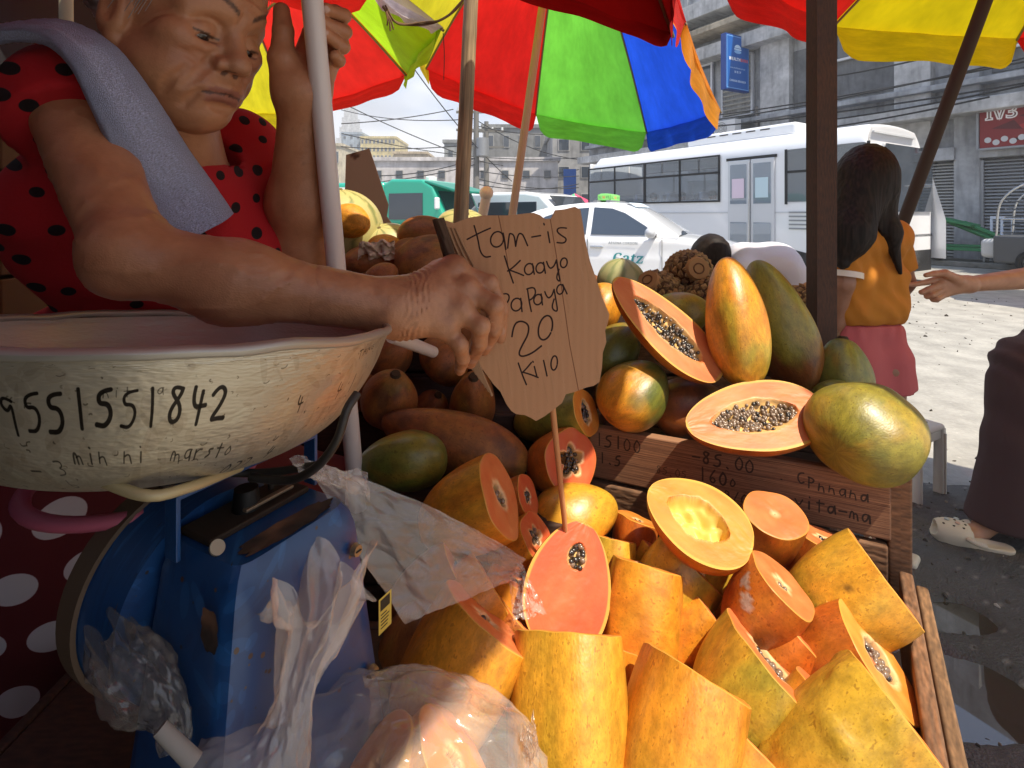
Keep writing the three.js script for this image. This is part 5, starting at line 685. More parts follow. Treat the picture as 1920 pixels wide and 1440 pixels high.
// --- shaded heap at the left
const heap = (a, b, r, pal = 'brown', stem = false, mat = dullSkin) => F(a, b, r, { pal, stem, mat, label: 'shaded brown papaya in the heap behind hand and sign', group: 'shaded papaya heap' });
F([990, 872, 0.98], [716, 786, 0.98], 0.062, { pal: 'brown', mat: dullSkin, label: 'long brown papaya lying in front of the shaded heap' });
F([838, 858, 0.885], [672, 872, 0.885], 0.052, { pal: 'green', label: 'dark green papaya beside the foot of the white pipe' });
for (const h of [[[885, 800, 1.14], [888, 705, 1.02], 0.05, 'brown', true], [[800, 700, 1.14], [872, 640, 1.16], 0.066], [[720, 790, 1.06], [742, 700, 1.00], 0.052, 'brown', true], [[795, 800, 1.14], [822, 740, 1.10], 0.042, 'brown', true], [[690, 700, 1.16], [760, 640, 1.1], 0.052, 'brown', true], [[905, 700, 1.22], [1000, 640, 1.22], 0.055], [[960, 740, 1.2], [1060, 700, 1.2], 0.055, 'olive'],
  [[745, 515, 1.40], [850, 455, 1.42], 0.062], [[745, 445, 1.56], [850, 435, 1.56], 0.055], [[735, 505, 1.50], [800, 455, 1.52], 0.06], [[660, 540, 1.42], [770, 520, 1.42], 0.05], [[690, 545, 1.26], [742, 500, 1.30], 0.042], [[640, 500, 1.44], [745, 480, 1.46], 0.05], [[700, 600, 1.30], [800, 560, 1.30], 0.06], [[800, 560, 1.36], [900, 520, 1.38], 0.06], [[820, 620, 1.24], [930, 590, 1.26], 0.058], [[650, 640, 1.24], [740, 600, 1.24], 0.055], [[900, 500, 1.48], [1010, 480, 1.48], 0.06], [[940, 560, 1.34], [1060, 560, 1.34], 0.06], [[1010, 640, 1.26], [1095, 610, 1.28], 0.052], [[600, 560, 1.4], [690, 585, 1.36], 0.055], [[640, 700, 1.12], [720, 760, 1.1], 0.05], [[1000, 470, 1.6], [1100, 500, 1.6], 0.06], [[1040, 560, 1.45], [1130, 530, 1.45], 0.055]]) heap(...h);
F([632, 405, 1.56], [690, 425, 1.50], 0.048, { pal: 'amber', mat: dullSkin, label: 'orange papaya lying against the striped watermelon' });
F([690, 482, 1.5], [752, 455, 1.52], 0.05, { pal: 'amber', mat: dullSkin, label: 'orange papaya lying on the crumpled paper' });
// --- melons and pineapples
const melonMat = phys('#ffffff', 0.5, { vertexColors: true, clearcoat: 0.15 });
function melon(c, r, kind, label, sq = [1, 1, 1], tilt = 0.4) {
  const t = thing(kind === 'honey' ? 'honeydew_melon' : 'watermelon', label, 'melon', c), seed = fruitSeed++ * 2.1; t.rotation.set(tilt, seed, tilt * 0.6);
  part('rind', gridGeo(60, 36, (u, v, q) => { const th = -u * 6.28318, ph = v * Math.PI, k = r * (1 + 0.012 * Math.cos(9 * th)); q.set(Math.sin(ph) * Math.cos(th) * k * sq[0], -Math.cos(ph) * r * sq[1], Math.sin(ph) * Math.sin(th) * k * sq[2]); }, { closeU: true, color: (u, v, q) => { const th = u * 6.28318, n = fbm(q.x * 20 + seed, q.y * 20, q.z * 20, 4), s = Math.cos(9 * th + n * 2.2 + 1.5 * n3(v * 9, u * 9, seed)); if (kind === 'honey') return mix3([0.36, 0.36, 0.17], [0.20, 0.24, 0.10], sstep(0.1, 0.9, s) * 0.9); const line = sstep(0.72, 0.9, s); return mix3([0.46, 0.42, 0.16], [0.13, 0.17, 0.05], line * 0.8); } }), melonMat, t);
  part('stem_end', new THREE.CylinderGeometry(r * 0.05, r * 0.08, r * 0.05, 10).translate(0, r * sq[1] + r * 0.005, 0), std('#6a5a34', 0.9), t); return t;
}
melon(P(640, 432, 1.66), 0.128, 'water', 'large pale striped watermelon next to the dark cardboard');
melon(P(728, 470, 1.66), 0.085, 'water', 'smaller striped watermelon behind the crumpled paper', [1.1, 1, 1]);
melon(P(870, 438, 1.70), 0.088, 'water', 'pale melon behind the foot of the bamboo pole', [1.15, 0.85, 1]);
melon(P(1164, 530, 1.36), 0.062, 'honey', 'pale green honeydew melon beside the sign');
melon(P(500, 345, 1.75), 0.07, 'water', 'small yellow striped melon behind the vendor\'s elbow', [1, 1, 1]);
boxStack('wooden crate behind the display that holds pineapples', 0.20, 0.80, 1.30, 1.66, 0.0, 1.02, woodOld);
function pineapple(c, axis, r, label, seed) {
  const t = thing('pineapple', label, 'pineapple', c); t.quaternion.setFromUnitVectors(V(0, 1, 0), axis.clone().normalize()); const L = r * 2.5, R = rng(seed), prf = (v) => r * Math.pow(Math.sin(Math.PI * clamp(0.06 + v * 0.88)), 0.5);
  part('core', gridGeo(24, 16, (u, v, q) => { const th = -u * 6.2832; q.set(Math.cos(th) * prf(v) * 0.93, (v - 0.5) * L, Math.sin(th) * prf(v) * 0.93); }), std('#4a2f16', 0.9), t);
  const L2 = [], rows = 11; for (let j = 0; j < rows; j++) { const v = (j + 0.5) / rows, n = 12; for (let i = 0; i < n; i++) { const th = (i + (j % 2) * 0.5) / n * 6.2832, pr = prf(v) * 0.95; const e = new THREE.ConeGeometry(pr * 0.30, r * 0.17, 6, 2).rotateX(0).toNonIndexed(); const p = e.attributes.position; for (let k = 0; k < p.count; k++) p.setXYZ(k, p.getX(k) + (R() - 0.5) * r * 0.02, p.getY(k), p.getZ(k)); e.rotateZ(-Math.PI / 2 + (R() - 0.2) * 0.5).translate(pr, 0, 0).rotateY(th).translate(0, (v - 0.5) * L, 0); const col = mix3([0.30, 0.15, 0.05], [0.10, 0.055, 0.022], R()), c2 = mix3(col, [0.48, 0.30, 0.11], 0.6), ca = new Float32Array(p.count * 3); for (let k = 0; k < p.count; k++) ca.set(R() < 0.4 ? c2 : col, k * 3); e.setAttribute('color', new THREE.BufferAttribute(ca, 3)); e.computeVertexNormals(); L2.push(e); } }
  const s = part('scales', mergeGeometries(L2), std('#ffffff', 0.75, { vertexColors: true }), t); s.userData.kind = 'stuff';
  const d = part('cut_base', new THREE.CylinderGeometry(r * 0.42, r * 0.5, r * 0.2, 24).translate(0, L / 2 + r * 0.02, 0), std('#a67c4e', 0.8), t); part('ring', new THREE.TorusGeometry(r * 0.2, r * 0.03, 6, 20).rotateX(Math.PI / 2).translate(0, L / 2 + r * 0.125, 0), std('#6d4a2a', 0.9), d);
}
pineapple(P(1290, 512, 1.40), V(0.0, 0.25, 1), 0.062, 'pineapple with its round cut base facing the viewer', 1);
pineapple(P(1240, 555, 1.34), V(-0.5, 0.5, 0.5), 0.06, 'rough brown pineapple behind the seeded papaya half', 2);
pineapple(P(1318, 572, 1.32), V(0.3, 0.6, 0.4), 0.058, 'pineapple wedged behind the upright orange papaya', 3);
pineapple(P(1490, 590, 1.42), V(0.6, 0.9, 0.2), 0.065, 'pineapple beside the wooden post behind the shaded papaya', 4);
{ // crumpled paper
  single('crumpled_paper', gridGeo(16, 12, (u, v, q) => { const p = P(672 + u * 68, 452 + v * 32, 1.40); q.set(p.x, p.y + 0.03 * fbm(u * 4, v * 4, 3, 3), p.z + 0.05 * fbm(u * 5 + 2, v * 5, 7, 3)); }), std('#cbb59a', 0.9), 'crumpled sheet of pale paper tucked among the melons', 'paper');
}
// ---------------------------------------------------------------- weighing scale
{
  const a = V(0.472, 0, -0.881).normalize(), b = V(-0.881, 0, -0.472).normalize();  // a: along the lit side, b: towards the dial
  const t = thing('weighing_scale', 'blue rusty weighing scale with round dial under the metal pan', 'scale'); const near = P(440, 1085, 0.395); const cen = near.clone().addScaledVector(a, 0.063).addScaledVector(b, 0.05).setY(0.775);
  t.position.copy(cen); t.quaternion.setFromRotationMatrix(new THREE.Matrix4().makeBasis(a, V(0, 1, 0), a.clone().cross(V(0, 1, 0))));   // local x = a, local z = -b
  const rustTex = canvasTex(1024, 1024, (c, w, h) => { const r = rng(3); c.fillStyle = '#143f70'; c.fillRect(0, 0, w, h); for (let i = 0; i < 260; i++) { c.fillStyle = ['rgba(20,60,110,.25)', 'rgba(70,130,190,.18)', 'rgba(15,40,80,.2)'][i % 3]; c.beginPath(); c.ellipse(r() * w, r() * h, 8 + r() * 60, 4 + r() * 26, r() * 3, 0, 7); c.fill(); }
    for (let i = 0; i < 130; i++) { c.fillStyle = ['rgba(80,46,26,.9)', 'rgba(50,32,22,.9)', 'rgba(110,70,40,.8)'][i % 3]; c.beginPath(); c.arc(r() * w, r() * h, 1 + r() * r() * 9, 0, 7); c.fill(); } });
  const blue = phys('#ffffff', 0.38, { map: rustTex, clearcoat: 0.35, clearcoatRoughness: 0.3 });
  const rust = std('#ffffff', 0.9, { map: noiseTex(256, (u, v) => { const n = tnoise(u, v, 14, 3, 4), m = tnoise(u, v, 50, 9, 3), k = 0.30 + n * 0.35 + m * 0.2; return [k * 1.0, k * 0.68, k * 0.48]; }, { srgb: true }), bumpMap: roadBump, bumpScale: 0.003 });
  const H = 0.255, sec = (y) => { const k = 1 - y / H; return [0.063 + 0.035 * k, 0.05 + 0.016 * k]; };
  const shell = gridGeo(64, 24, (u, v, q) => { const y = Math.min(v / 0.82, 1) * H, top = v > 0.82 ? (v - 0.82) / 0.18 : 0; const [hx, hz] = sec(y), th = -u * 6.28318 + 0.785, n = 9, cx = Math.cos(th), cz = Math.sin(th), l = Math.pow(Math.pow(Math.abs(cx), n) + Math.pow(Math.abs(cz), n), -1 / n), s = 1 - top * 0.999; const e = v > 0.82 ? 1 : 1 - 0.06 * sstep(0.74, 0.82, v); q.set(cx * l * hx * e * (v > 0.82 ? s * 0.94 : 1), y + (v > 0.82 ? 0 : 0) - (v > 0.74 && v <= 0.82 ? 0.0 : 0), cz * l * hz * e * (v > 0.82 ? s * 0.94 : 1)); });
  { const p = shell.attributes.position, uv = shell.attributes.uv; for (let i = 0; i < p.count; i++) uv.setXY(i, (p.getX(i) + p.getZ(i)) / 0.3 + 0.5, p.getY(i) / 0.3 + (p.getX(i) - p.getZ(i)) * 0.4); }
  part('housing', toCreasedNormals(shell, 0.5), blue, t);
  { const blot = (w, h, sd) => { const sh = new THREE.Shape(); for (let i = 0; i < 60; i++) { const q = i / 60 * 6.28318, k = 1 + 0.35 * fbm(Math.cos(q) * 2.2 + sd, Math.sin(q) * 2.2, sd, 4), x = Math.cos(q), y = Math.sin(q), l = Math.pow(Math.abs(x) ** 3 + Math.abs(y) ** 3, -1 / 3); i ? sh.lineTo(x * l * w * k, y * l * h * k) : sh.moveTo(x * l * w * k, y * l * h * k); } return new THREE.ShapeGeometry(sh); };
    part('rust_patch', blot(0.046, 0.012, 2).rotateX(-Math.PI / 2).translate(0.0, H + 0.0012, 0.030), rust, t); part('rust_patch', blot(0.012, 0.009, 5).rotateX(-Math.PI / 2).translate(0.052, H + 0.0012, -0.036), rust, t); part('rust_patch', blot(0.010, 0.016, 7).rotateY(-Math.PI / 2).translate(-0.0735, H - 0.036, 0.036), rust, t); } 
  const plate = part('top_plate', rbox(0.10, 0.006, 0.042, 0.002, 0.0, H + 0.003, -0.022), std('#3a2c22', 0.7, { metalness: 0.5 }), t);
  part('knob', new THREE.CylinderGeometry(0.010, 0.012, 0.018, 18).translate(-0.004, H + 0.015, -0.020), std('#1c1a18', 0.5, { metalness: 0.5 }), plate); part('washer', new THREE.CylinderGeometry(0.006, 0.006, 0.002, 18).rotateX(0.9).translate(-0.052, H + 0.006, 0.012), std('#a39a8a', 0.5, { metalness: 0.6 }), plate); part('screw', new THREE.CylinderGeometry(0.0035, 0.0035, 0.012, 10).translate(0.03, H + 0.012, -0.03), std('#4a4038', 0.6, { metalness: 0.6 }), plate); part('lever', rbox(0.05, 0.003, 0.006, 0.001, 0.012, H + 0.010, -0.01), std('#8c7a66', 0.5, { metalness: 0.7 }), plate);
  for (const [x, y] of [[0.052, H - 0.04], [0.066, H - 0.16]]) { const s = part('bolt', new THREE.CylinderGeometry(0.005, 0.006, 0.005, 14).rotateX(Math.PI / 2).translate(x, y, 0.056 + (H - y) * 0.062), std('#9a8a70', 0.4, { metalness: 0.8 }), t); part('slot', box(0.006, 0.001, 0.001, x, y, 0.059 + (H - y) * 0.062), blackMat, s); }
  part('paper_label', new THREE.PlaneGeometry(0.018, 0.034).translate(0.083, H - 0.115, 0.0655), std('#ffffff', 0.7, { map: canvasTex(64, 128, (c) => { c.fillStyle = '#c9b04a'; c.fillRect(0, 0, 64, 128); c.fillStyle = '#2a2417'; c.fillRect(8, 8, 48, 40); for (let i = 0; i < 5; i++) c.fillRect(10, 60 + i * 12, 30 + (i * 13) % 16, 5); }) }), t);
  // dial on the far side: drum, cream ring, glass
  const dz = -0.088, dy = 0.182;
  part('dial_drum', new THREE.CylinderGeometry(0.086, 0.092, 0.05, 48).rotateX(Math.PI / 2).translate(-0.01, dy, dz + 0.012), blue, t);
  part('dial_rim', merge([new THREE.CylinderGeometry(0.096, 0.096, 0.024, 72, 1, true).rotateX(Math.PI / 2), new THREE.CylinderGeometry(0.092, 0.092, 0.024, 72, 1, true).rotateX(Math.PI / 2), new THREE.RingGeometry(0.092, 0.096, 72).translate(0, 0, 0.012), new THREE.RingGeometry(0.092, 0.096, 72).translate(0, 0, -0.012)]).translate(-0.01, dy, dz - 0.018), std('#5e4b3a', 0.6), t);
  part('dial_face', new THREE.CircleGeometry(0.088, 48).rotateY(Math.PI).translate(-0.01, dy, dz - 0.02), std('#ffffff', 0.6, { map: canvasTex(512, 512, (c) => { c.fillStyle = '#e4ddc8'; c.fillRect(0, 0, 512, 512); c.strokeStyle = '#222'; for (let i = 0; i < 100; i++) { const q = i / 100 * 6.283, l = i % 10 ? 14 : 32; c.lineWidth = i % 10 ? 2 : 4; c.beginPath(); c.moveTo(256 + Math.cos(q) * 240, 256 + Math.sin(q) * 240); c.lineTo(256 + Math.cos(q) * (240 - l), 256 + Math.sin(q) * (240 - l)); c.stroke(); } }) }), t);
  // strap that carries the pan
  const strap = part('pan_support', merge([rbox(0.004, 0.052, 0.016, 0.001, -0.068, H + 0.022, -0.02), rbox(0.136, 0.004, 0.016, 0.001, 0, H + 0.046, -0.02), rbox(0.004, 0.052, 0.016, 0.001, 0.068, H + 0.022, -0.02)]), blue, t);
}
{ // the pan, tipped slightly away
  const t = thing('scale_pan', 'dented aluminium scale pan covered in handwritten numbers', 'pan', P(333, 612, 0.5)); t.quaternion.setFromUnitVectors(V(0, 1, 0), V(0.03, 1, -0.13).normalize());
  const pr = [[0.0005, -0.118], [0.05, -0.117], [0.09, -0.112], [0.125, -0.100], [0.152, -0.081], [0.171, -0.056], [0.184, -0.030], [0.191, -0.010], [0.193, -0.003]];
  const curve = new THREE.CatmullRomCurve3(pr.map(([x, y]) => V(x, y, 0)));
  const draw = (c, w, h, inside) => {
    const r = rng(inside ? 8 : 4); c.fillStyle = inside ? '#c4c0ba' : '#c2b8a2'; c.fillRect(0, 0, w, h);
    for (let i = 0; i < 500; i++) { c.fillStyle = ['rgba(90,76,50,.10)', 'rgba(235,230,215,.10)', 'rgba(120,96,60,.10)'][i % 3]; c.beginPath(); c.ellipse(r() * w, r() * h, 4 + r() * 40, 3 + r() * 18, r() * 3, 0, 7); c.fill(); }
    c.lineCap = 'round'; for (let i = 0; i < 420; i++) { c.strokeStyle = `rgba(46,36,22,${0.15 + r() * 0.5})`; c.lineWidth = 0.8 + r() * 2.4; const x = r() * w, y = r() * h, l = 3 + r() * 16, q = r() * 6.3; c.beginPath(); c.moveTo(x, y); c.quadraticCurveTo(x + Math.cos(q) * l, y + Math.sin(q) * l * 0.5, x + Math.cos(q + 0.8) * l, y + Math.sin(q + 0.8) * l * 0.6); c.stroke(); }
    const word = (q, x, y, sz, adv, al = 0.9, rot = 0, sd = 2) => scribble(c, q, x, y, sz, adv, { alpha: al, rot, seed: sd });
    if (!inside) { word('9551551842', 405, 172, 66, 50); word('min ni  marsto', 540, 232, 34, 30, 0.65, 0.05, 4); word('077.4', 980, 330, 40, 36, 0.75, -0.2, 5); word('TANG', 1330, 96, 28, 28, 0.7, -0.2, 6); word('4 1', 1280, 180, 36, 40, 0.6, -0.1, 7); word('- 3', 420, 260, 34, 34, 0.6, 0, 8); word('nit  a', 620, 120, 20, 22, 0.5, 0, 9); word('b  3', 480, 300, 30, 40, 0.5, 0.2, 3); word('4', 1120, 190, 36, 30, 0.8, -0.3, 2); }
    else { word('O', 300, 110, 70, 60); word('OZAL Labo', 1050, 120, 90, 80); }
  };
  const alu = (inside) => { const tx = canvasTex(2048, 512, (c, w, h) => draw(c, w, h, inside)); return std('#ffffff', inside ? 0.45 : 0.42, { map: tx, metalness: inside ? 0.5 : 0.72, bumpMap: skinBump, bumpScale: 0.0016 }); };
  const wall = (off) => gridGeo(120, 40, (u, v, q) => { const p = curve.getPoint(v), th = u * 6.28318 - Math.PI, r = Math.max(p.x + off * (v > 0.5 ? 1 : 0.6), 0.0003) * (1 + 0.006 * n3(Math.cos(th) * 3, v * 4, Math.sin(th) * 3)); q.set(Math.sin(th) * r, p.y - off * (1 - v) * 1.2 * -1 * (off < 0 ? -1 : 1) * 1, Math.cos(th) * r); });
  for (const [name, off, inside] of [['outer_wall', 0, false], ['inner_wall', -0.003, true]]) { const g = wall(off), uv = g.attributes.uv; for (let i = 0; i < uv.count; i++) uv.setX(i, (uv.getX(i) - 0.42) / 0.45); part(name, g, alu(inside), t); }
  part('rolled_rim', gridGeo(120, 10, (u, v, q) => { const th = -u * 6.28318, r = 0.1925, k = v * 6.28318, e = 0.0042 * (1 + 0.18 * n3(Math.cos(th) * 9, 1, Math.sin(th) * 9)); q.set(Math.cos(th) * (r + Math.cos(k) * e), 0.0 + Math.sin(k) * e + 0.0025 * n3(Math.cos(th) * 4, 5, Math.sin(th) * 4), Math.sin(th) * (r + Math.cos(k) * e)); }), std('#b0aba0', 0.42, { metalness: 0.6 }), t);
}
{ // flat bars of the cradle
  const bar = (pts, label) => { const c = new THREE.CatmullRomCurve3(pts.map((p) => P(...p))), g = new THREE.TubeGeometry(c, 40, 0.0038, 8, false); return g; };
  const t = thing('pan_cradle', 'bent flat bars of the cradle clasping the pan underneath', 'cradle', P(285, 930, 0.36)); const at = (g) => g.translate(-t.position.x, -t.position.y, -t.position.z);
  const cream = std('#b3a27a', 0.5, { metalness: 0.3 }), dark = std('#3f3a36', 0.5, { metalness: 0.6 });
  part('bar', at(bar([[55, 822, 0.415], [110, 858, 0.385], [200, 905, 0.365], [285, 930, 0.362], [350, 915, 0.38], [450, 876, 0.45]])), cream, t); part('bar', at(bar([[670, 738, 0.44], [652, 765, 0.43], [632, 825, 0.425], [590, 878, 0.44], [540, 900, 0.46], [470, 895, 0.47]])), dark, t);
  part('cross_bar', at(bar([[300, 905, 0.44], [400, 888, 0.47], [500, 886, 0.48], [600, 872, 0.47]])), dark, t);
}
{ const t = single('pink_basin', new THREE.TorusGeometry(0.10, 0.008, 8, 48).scale(1, 1, 0.8).rotateX(Math.PI / 2), std('#b0566a', 0.5), 'rim of a pink plastic basin showing under the pan', 'basin'); t.position.copy(P(280, 880, 0.56)); }

// ---------------------------------------------------------------- cardboard price sign
{
  const D = 0.672, t = thing('price_sign', 'torn cardboard price sign handwritten in marker on a bamboo stick', 'sign', P(980, 590, D)); t.rotation.set(-0.02, 0.05, 0);
  const L = (x, y) => [(x - 980) * D / 1000, -(y - 590) * D / 1000], out = [[815, 422], [823, 410], [838, 414], [852, 419], [880, 409], [905, 405], [950, 403], [1000, 400], [1012, 404], [1020, 412], [1032, 411], [1042, 395], [1060, 391], [1078, 387], [1087, 394], [1094, 425], [1099, 452], [1108, 492], [1116, 520], [1130, 556], [1144, 588], [1140, 606], [1134, 622], [1136, 640], [1129, 662], [1127, 690], [1123, 714], [1112, 722], [1098, 727], [1080, 731], [1060, 738], [1052, 752], [1040, 764], [1022, 776], [1005, 786], [994, 779], [983, 775], [968, 772], [958, 766], [948, 755], [944, 742], [938, 732], [926, 716], [915, 700], [906, 690], [900, 684], [888, 678], [876, 664], [872, 648], [884, 630], [896, 606], [902, 580], [896, 548], [880, 522], [862, 506], [848, 498], [838, 478], [828, 452]];
  const r = rng(2), shape = new THREE.Shape(); out.forEach(([x, y], i) => { const [lx, ly] = L(x + (r() - 0.5) * 3, y + (r() - 0.5) * 3); if (i) shape.lineTo(lx, ly); else shape.moveTo(lx, ly); });
  const g = new THREE.ExtrudeGeometry(shape, { depth: 0.0045, bevelEnabled: false }), p = g.attributes.position, uv = g.attributes.uv; for (let i = 0; i < p.count; i++) uv.setXY(i, (p.getX(i) * 1000 / D + 980 - 800) / 360, 1 - (-p.getY(i) * 1000 / D + 590 - 370) / 430);
  const tex = canvasTex(1080, 1290, (c, w, h) => {
    c.fillStyle = '#bd8c64'; c.fillRect(0, 0, w, h); const q = rng(6);
    for (let i = 0; i < 90; i++) { c.strokeStyle = ['rgba(120,84,56,.07)', 'rgba(215,175,140,.08)', 'rgba(90,60,40,.05)'][i % 3]; c.lineWidth = 2 + q() * 9; const x = q() * w, y = q() * h; c.beginPath(); c.moveTo(x, y); c.lineTo(x + 30 + q() * 20, y + 100 + q() * 300); c.stroke(); }
    for (let i = 0; i < 500; i++) { c.fillStyle = 'rgba(80,52,34,.10)'; c.fillRect(q() * w, q() * h, 1 + q() * 4, 1 + q() * 10); }
    const S = (zx, zy) => [(620 + zx / 2.88 - 800) * 3, (300 + zy / 2.88 - 370) * 3];
    c.strokeStyle = 'rgba(110,66,40,.8)'; c.lineWidth = 5; for (const l of [[[905, 300], [950, 520], [960, 600]], [[1185, 320], [1240, 650], [1290, 1000], [1340, 1260]]]) { c.beginPath(); l.forEach(([x, y], i) => { const s = S(x, y); i ? c.lineTo(...s) : c.moveTo(...s); }); c.stroke(); }
    c.strokeStyle = '#2b1712'; c.lineWidth = 8.5; c.lineCap = c.lineJoin = 'round';
    const pl = (...pts) => { c.beginPath(); const s = pts.map((p) => S(...p)); c.moveTo(...s[0]); for (let i = 1; i < s.length - 1; i++) { const m = [(s[i][0] + s[i + 1][0]) / 2, (s[i][1] + s[i + 1][1]) / 2]; c.quadraticCurveTo(...s[i], ...m); } c.lineTo(...s[s.length - 1]); c.stroke(); };
    const el = (x, y, rx, ry, rot = 0) => { const s = S(x, y); c.beginPath(); c.ellipse(s[0], s[1], rx / 2.88 * 3, ry / 2.88 * 3, rot, 0.3, 6.4); c.stroke(); };
    pl([775, 355], [795, 420], [805, 490], [830, 525], [862, 520]); pl([738, 428], [800, 395], [862, 368]); el(898, 428, 34, 42, 0.3); pl([930, 395], [938, 430], [945, 482]); pl([955, 475], [962, 405], [968, 395], [990, 405], [998, 465]); pl([998, 465], [1008, 400], [1030, 395], [1045, 420], [1062, 462]); pl([1085, 416], [1132, 408]); pl([1172, 388], [1182, 446]); pl([1150, 343], [1152, 350]); pl([1272, 368], [1232, 362], [1218, 385], [1245, 408], [1275, 425], [1262, 450], [1222, 446]);
    pl([938, 518], [960, 590], [985, 662]); pl([1022, 542], [990, 575], [955, 598]); pl([962, 592], [1000, 605], [1040, 622]); el(1070, 588, 24, 30, 0.3); pl([1088, 560], [1098, 615]); el(1130, 582, 22, 28, 0.3); pl([1148, 552], [1158, 610]); pl([1165, 548], [1178, 590], [1205, 575], [1218, 540]); pl([1218, 540], [1228, 610], [1240, 660], [1215, 640], [1232, 590]); el(1258, 555, 18, 26, 0.2);
    pl([912, 735], [928, 800], [940, 872]); pl([908, 728], [950, 712], [968, 740], [945, 780], [925, 795]); el(1002, 778, 28, 34, 0.3); pl([1025, 745], [1032, 815]); pl([1062, 700], [1070, 760], [1082, 815]); pl([1058, 695], [1095, 680], [1108, 715], [1090, 745], [1072, 755]); el(1118, 752, 22, 28, 0.3); pl([1135, 722], [1142, 780]); pl([1155, 710], [1168, 748], [1192, 735], [1205, 698]); pl([1205, 698], [1218, 770], [1225, 822], [1190, 800], [1205, 750]); el(1238, 698, 18, 26, 0.2); pl([1252, 672], [1275, 722]);
    c.lineWidth = 9.5; pl([978, 948], [985, 885], [1025, 862], [1070, 885], [1065, 940], [1035, 990], [1012, 1040], [1030, 1058], [1085, 1040], [1136, 1000]); el(1158, 903, 36, 66, 0.25);
    c.lineWidth = 8.5; pl([1012, 1090], [1032, 1150], [1055, 1205]); pl([1082, 1088], [1060, 1115], [1035, 1140]); pl([1040, 1140], [1075, 1150], [1118, 1168]); pl([1098, 1110], [1112, 1165]); pl([1090, 1082], [1092, 1086]); pl([1148, 1078], [1166, 1160]); el(1205, 1092, 17, 38, 0.1);
  });
  const bump = noiseTex(256, (u, v) => 0.5 + 0.18 * Math.sin(u * 2 * Math.PI * 26 + Math.sin(v * 6.283) * 0.6) + tnoise(u, v, 8, 61, 3) * 0.4);
  part('card', g, std('#ffffff', 0.92, { map: tex, bumpMap: bump, bumpScale: 0.0004 }), t);
  // peeled corrugation along the left edge
  for (let i = 0; i < 7; i++) part('flute', tubeOf([V(...L(862 + i * 5.5, 640 + i * 5), 0.005), V(...L(873 + i * 5.6, 664 + i * 6), 0.0056), V(...L(888 + i * 5.8, 690 + i * 8), 0.0048)], 0.0017, 8, 6), std('#a07a58', 0.95), t);
  for (let i = 0; i < 5; i++) part('flute', tubeOf([V(...L(826 + i * 7, 424 + i * 1), 0.0046), V(...L(838 + i * 8, 462), 0.006), V(...L(852 + i * 9, 498), 0.0046)], 0.0016, 8, 6), std('#a07a58', 0.95), t);
  part('torn_flap', gridGeo(10, 8, (u, v, q) => { const [x, y] = L(812 + u * 22 + v * 26, 412 + v * 86 - u * 4); q.set(x, y, 0.008 + 0.012 * Math.sin(u * 3.1) + 0.006 * n3(u * 4, v * 5, 1)); }), std('#4f3a2a', 0.95), t);
  part('stick', rod(V(...L(1030, 700), -0.004), P(1068, 1010, 0.765).sub(t.position), 0.0042, 0.0035, 8), std('#c08a5a', 0.7), t);
}
// ---------------------------------------------------------------- thin plastic bags
const filmBump = noiseTex(512, (u, v) => { let s = 0; for (const [f, z, a] of [[4, 3, 0.6], [9, 9, 0.3]]) s += a * (1 - 3.2 * Math.abs(tnoise(u, v, f, z, 1))); return clamp(0.25 + s * 0.7); });
const poly = phys('#fdf4ec', 0.15, { transmission: 0.80, thickness: 0, ior: 1.5, bumpMap: filmBump, bumpScale: 0.004, side: THREE.DoubleSide });
const crease = (x, y, z) => { let s = 0, a = 1, f = 1; for (let i = 0; i < 3; i++) { s += a * (0.5 - Math.abs(n3(x * f, y * f, z * f))); a *= 0.42; f *= 1.9; } return s; };
{ // draped bag hanging from the pan
  const t = thing('plastic_bag', 'sheer plastic bag draped from the scale over the cut papayas', 'plastic bag', P(760, 1010, 0.55)); const A = P(572, 862, 0.50), B = P(985, 1050, 0.665), Cc = P(972, 1086, 0.66), D = P(764, 1172, 0.545), o = t.position;
  const nrm = V(-0.2, 0.55, 0.8).normalize(), e = (u, v, q) => { const uu = Math.pow(u, 0.9), top = A.clone().lerp(B, uu), bot = A.clone().lerp(D, 1).lerp(Cc, uu); q.copy(top).lerp(bot, v).sub(o); const b = Math.sin(Math.PI * Math.min(1, uu * 1.1)) * 0.014 + 0.010 * Math.sin(v * 3); q.addScaledVector(nrm, b + 0.024 * crease(uu * 3.0 + 2, v * 2.2, 1.3) - 0.010); q.y += 0.010 * Math.sin(uu * 3.14) * (1 - v) + 0.003 * crease(u * 6, 3, v * 5); };
  part('front_sheet', gridGeo(90, 60, (u, v, q) => e(u, v, q)), poly, t);   part('tail', gridGeo(30, 30, (u, v, q) => { const a = P(975, 1045, 0.662).lerp(P(1026, 1146, 0.645), v), b = P(955, 1085, 0.655).lerp(P(962, 1158, 0.64), v); q.copy(a).lerp(b, u).sub(o); q.z += 0.012 * crease(u * 3, v * 4, 8); }), poly, t);
  part('crown', gridGeo(40, 24, (u, v, q) => { const a = P(545, 852, 0.475).lerp(P(690, 885, 0.51), u), b = P(570, 885, 0.47).lerp(P(700, 930, 0.51), u); q.copy(a).lerp(b, v).sub(o); q.y += 0.010 * crease(u * 3.5, v * 1.5, 3) - 0.004; q.z += 0.014 * crease(u * 3, v * 2, 9); }), poly, t);
}
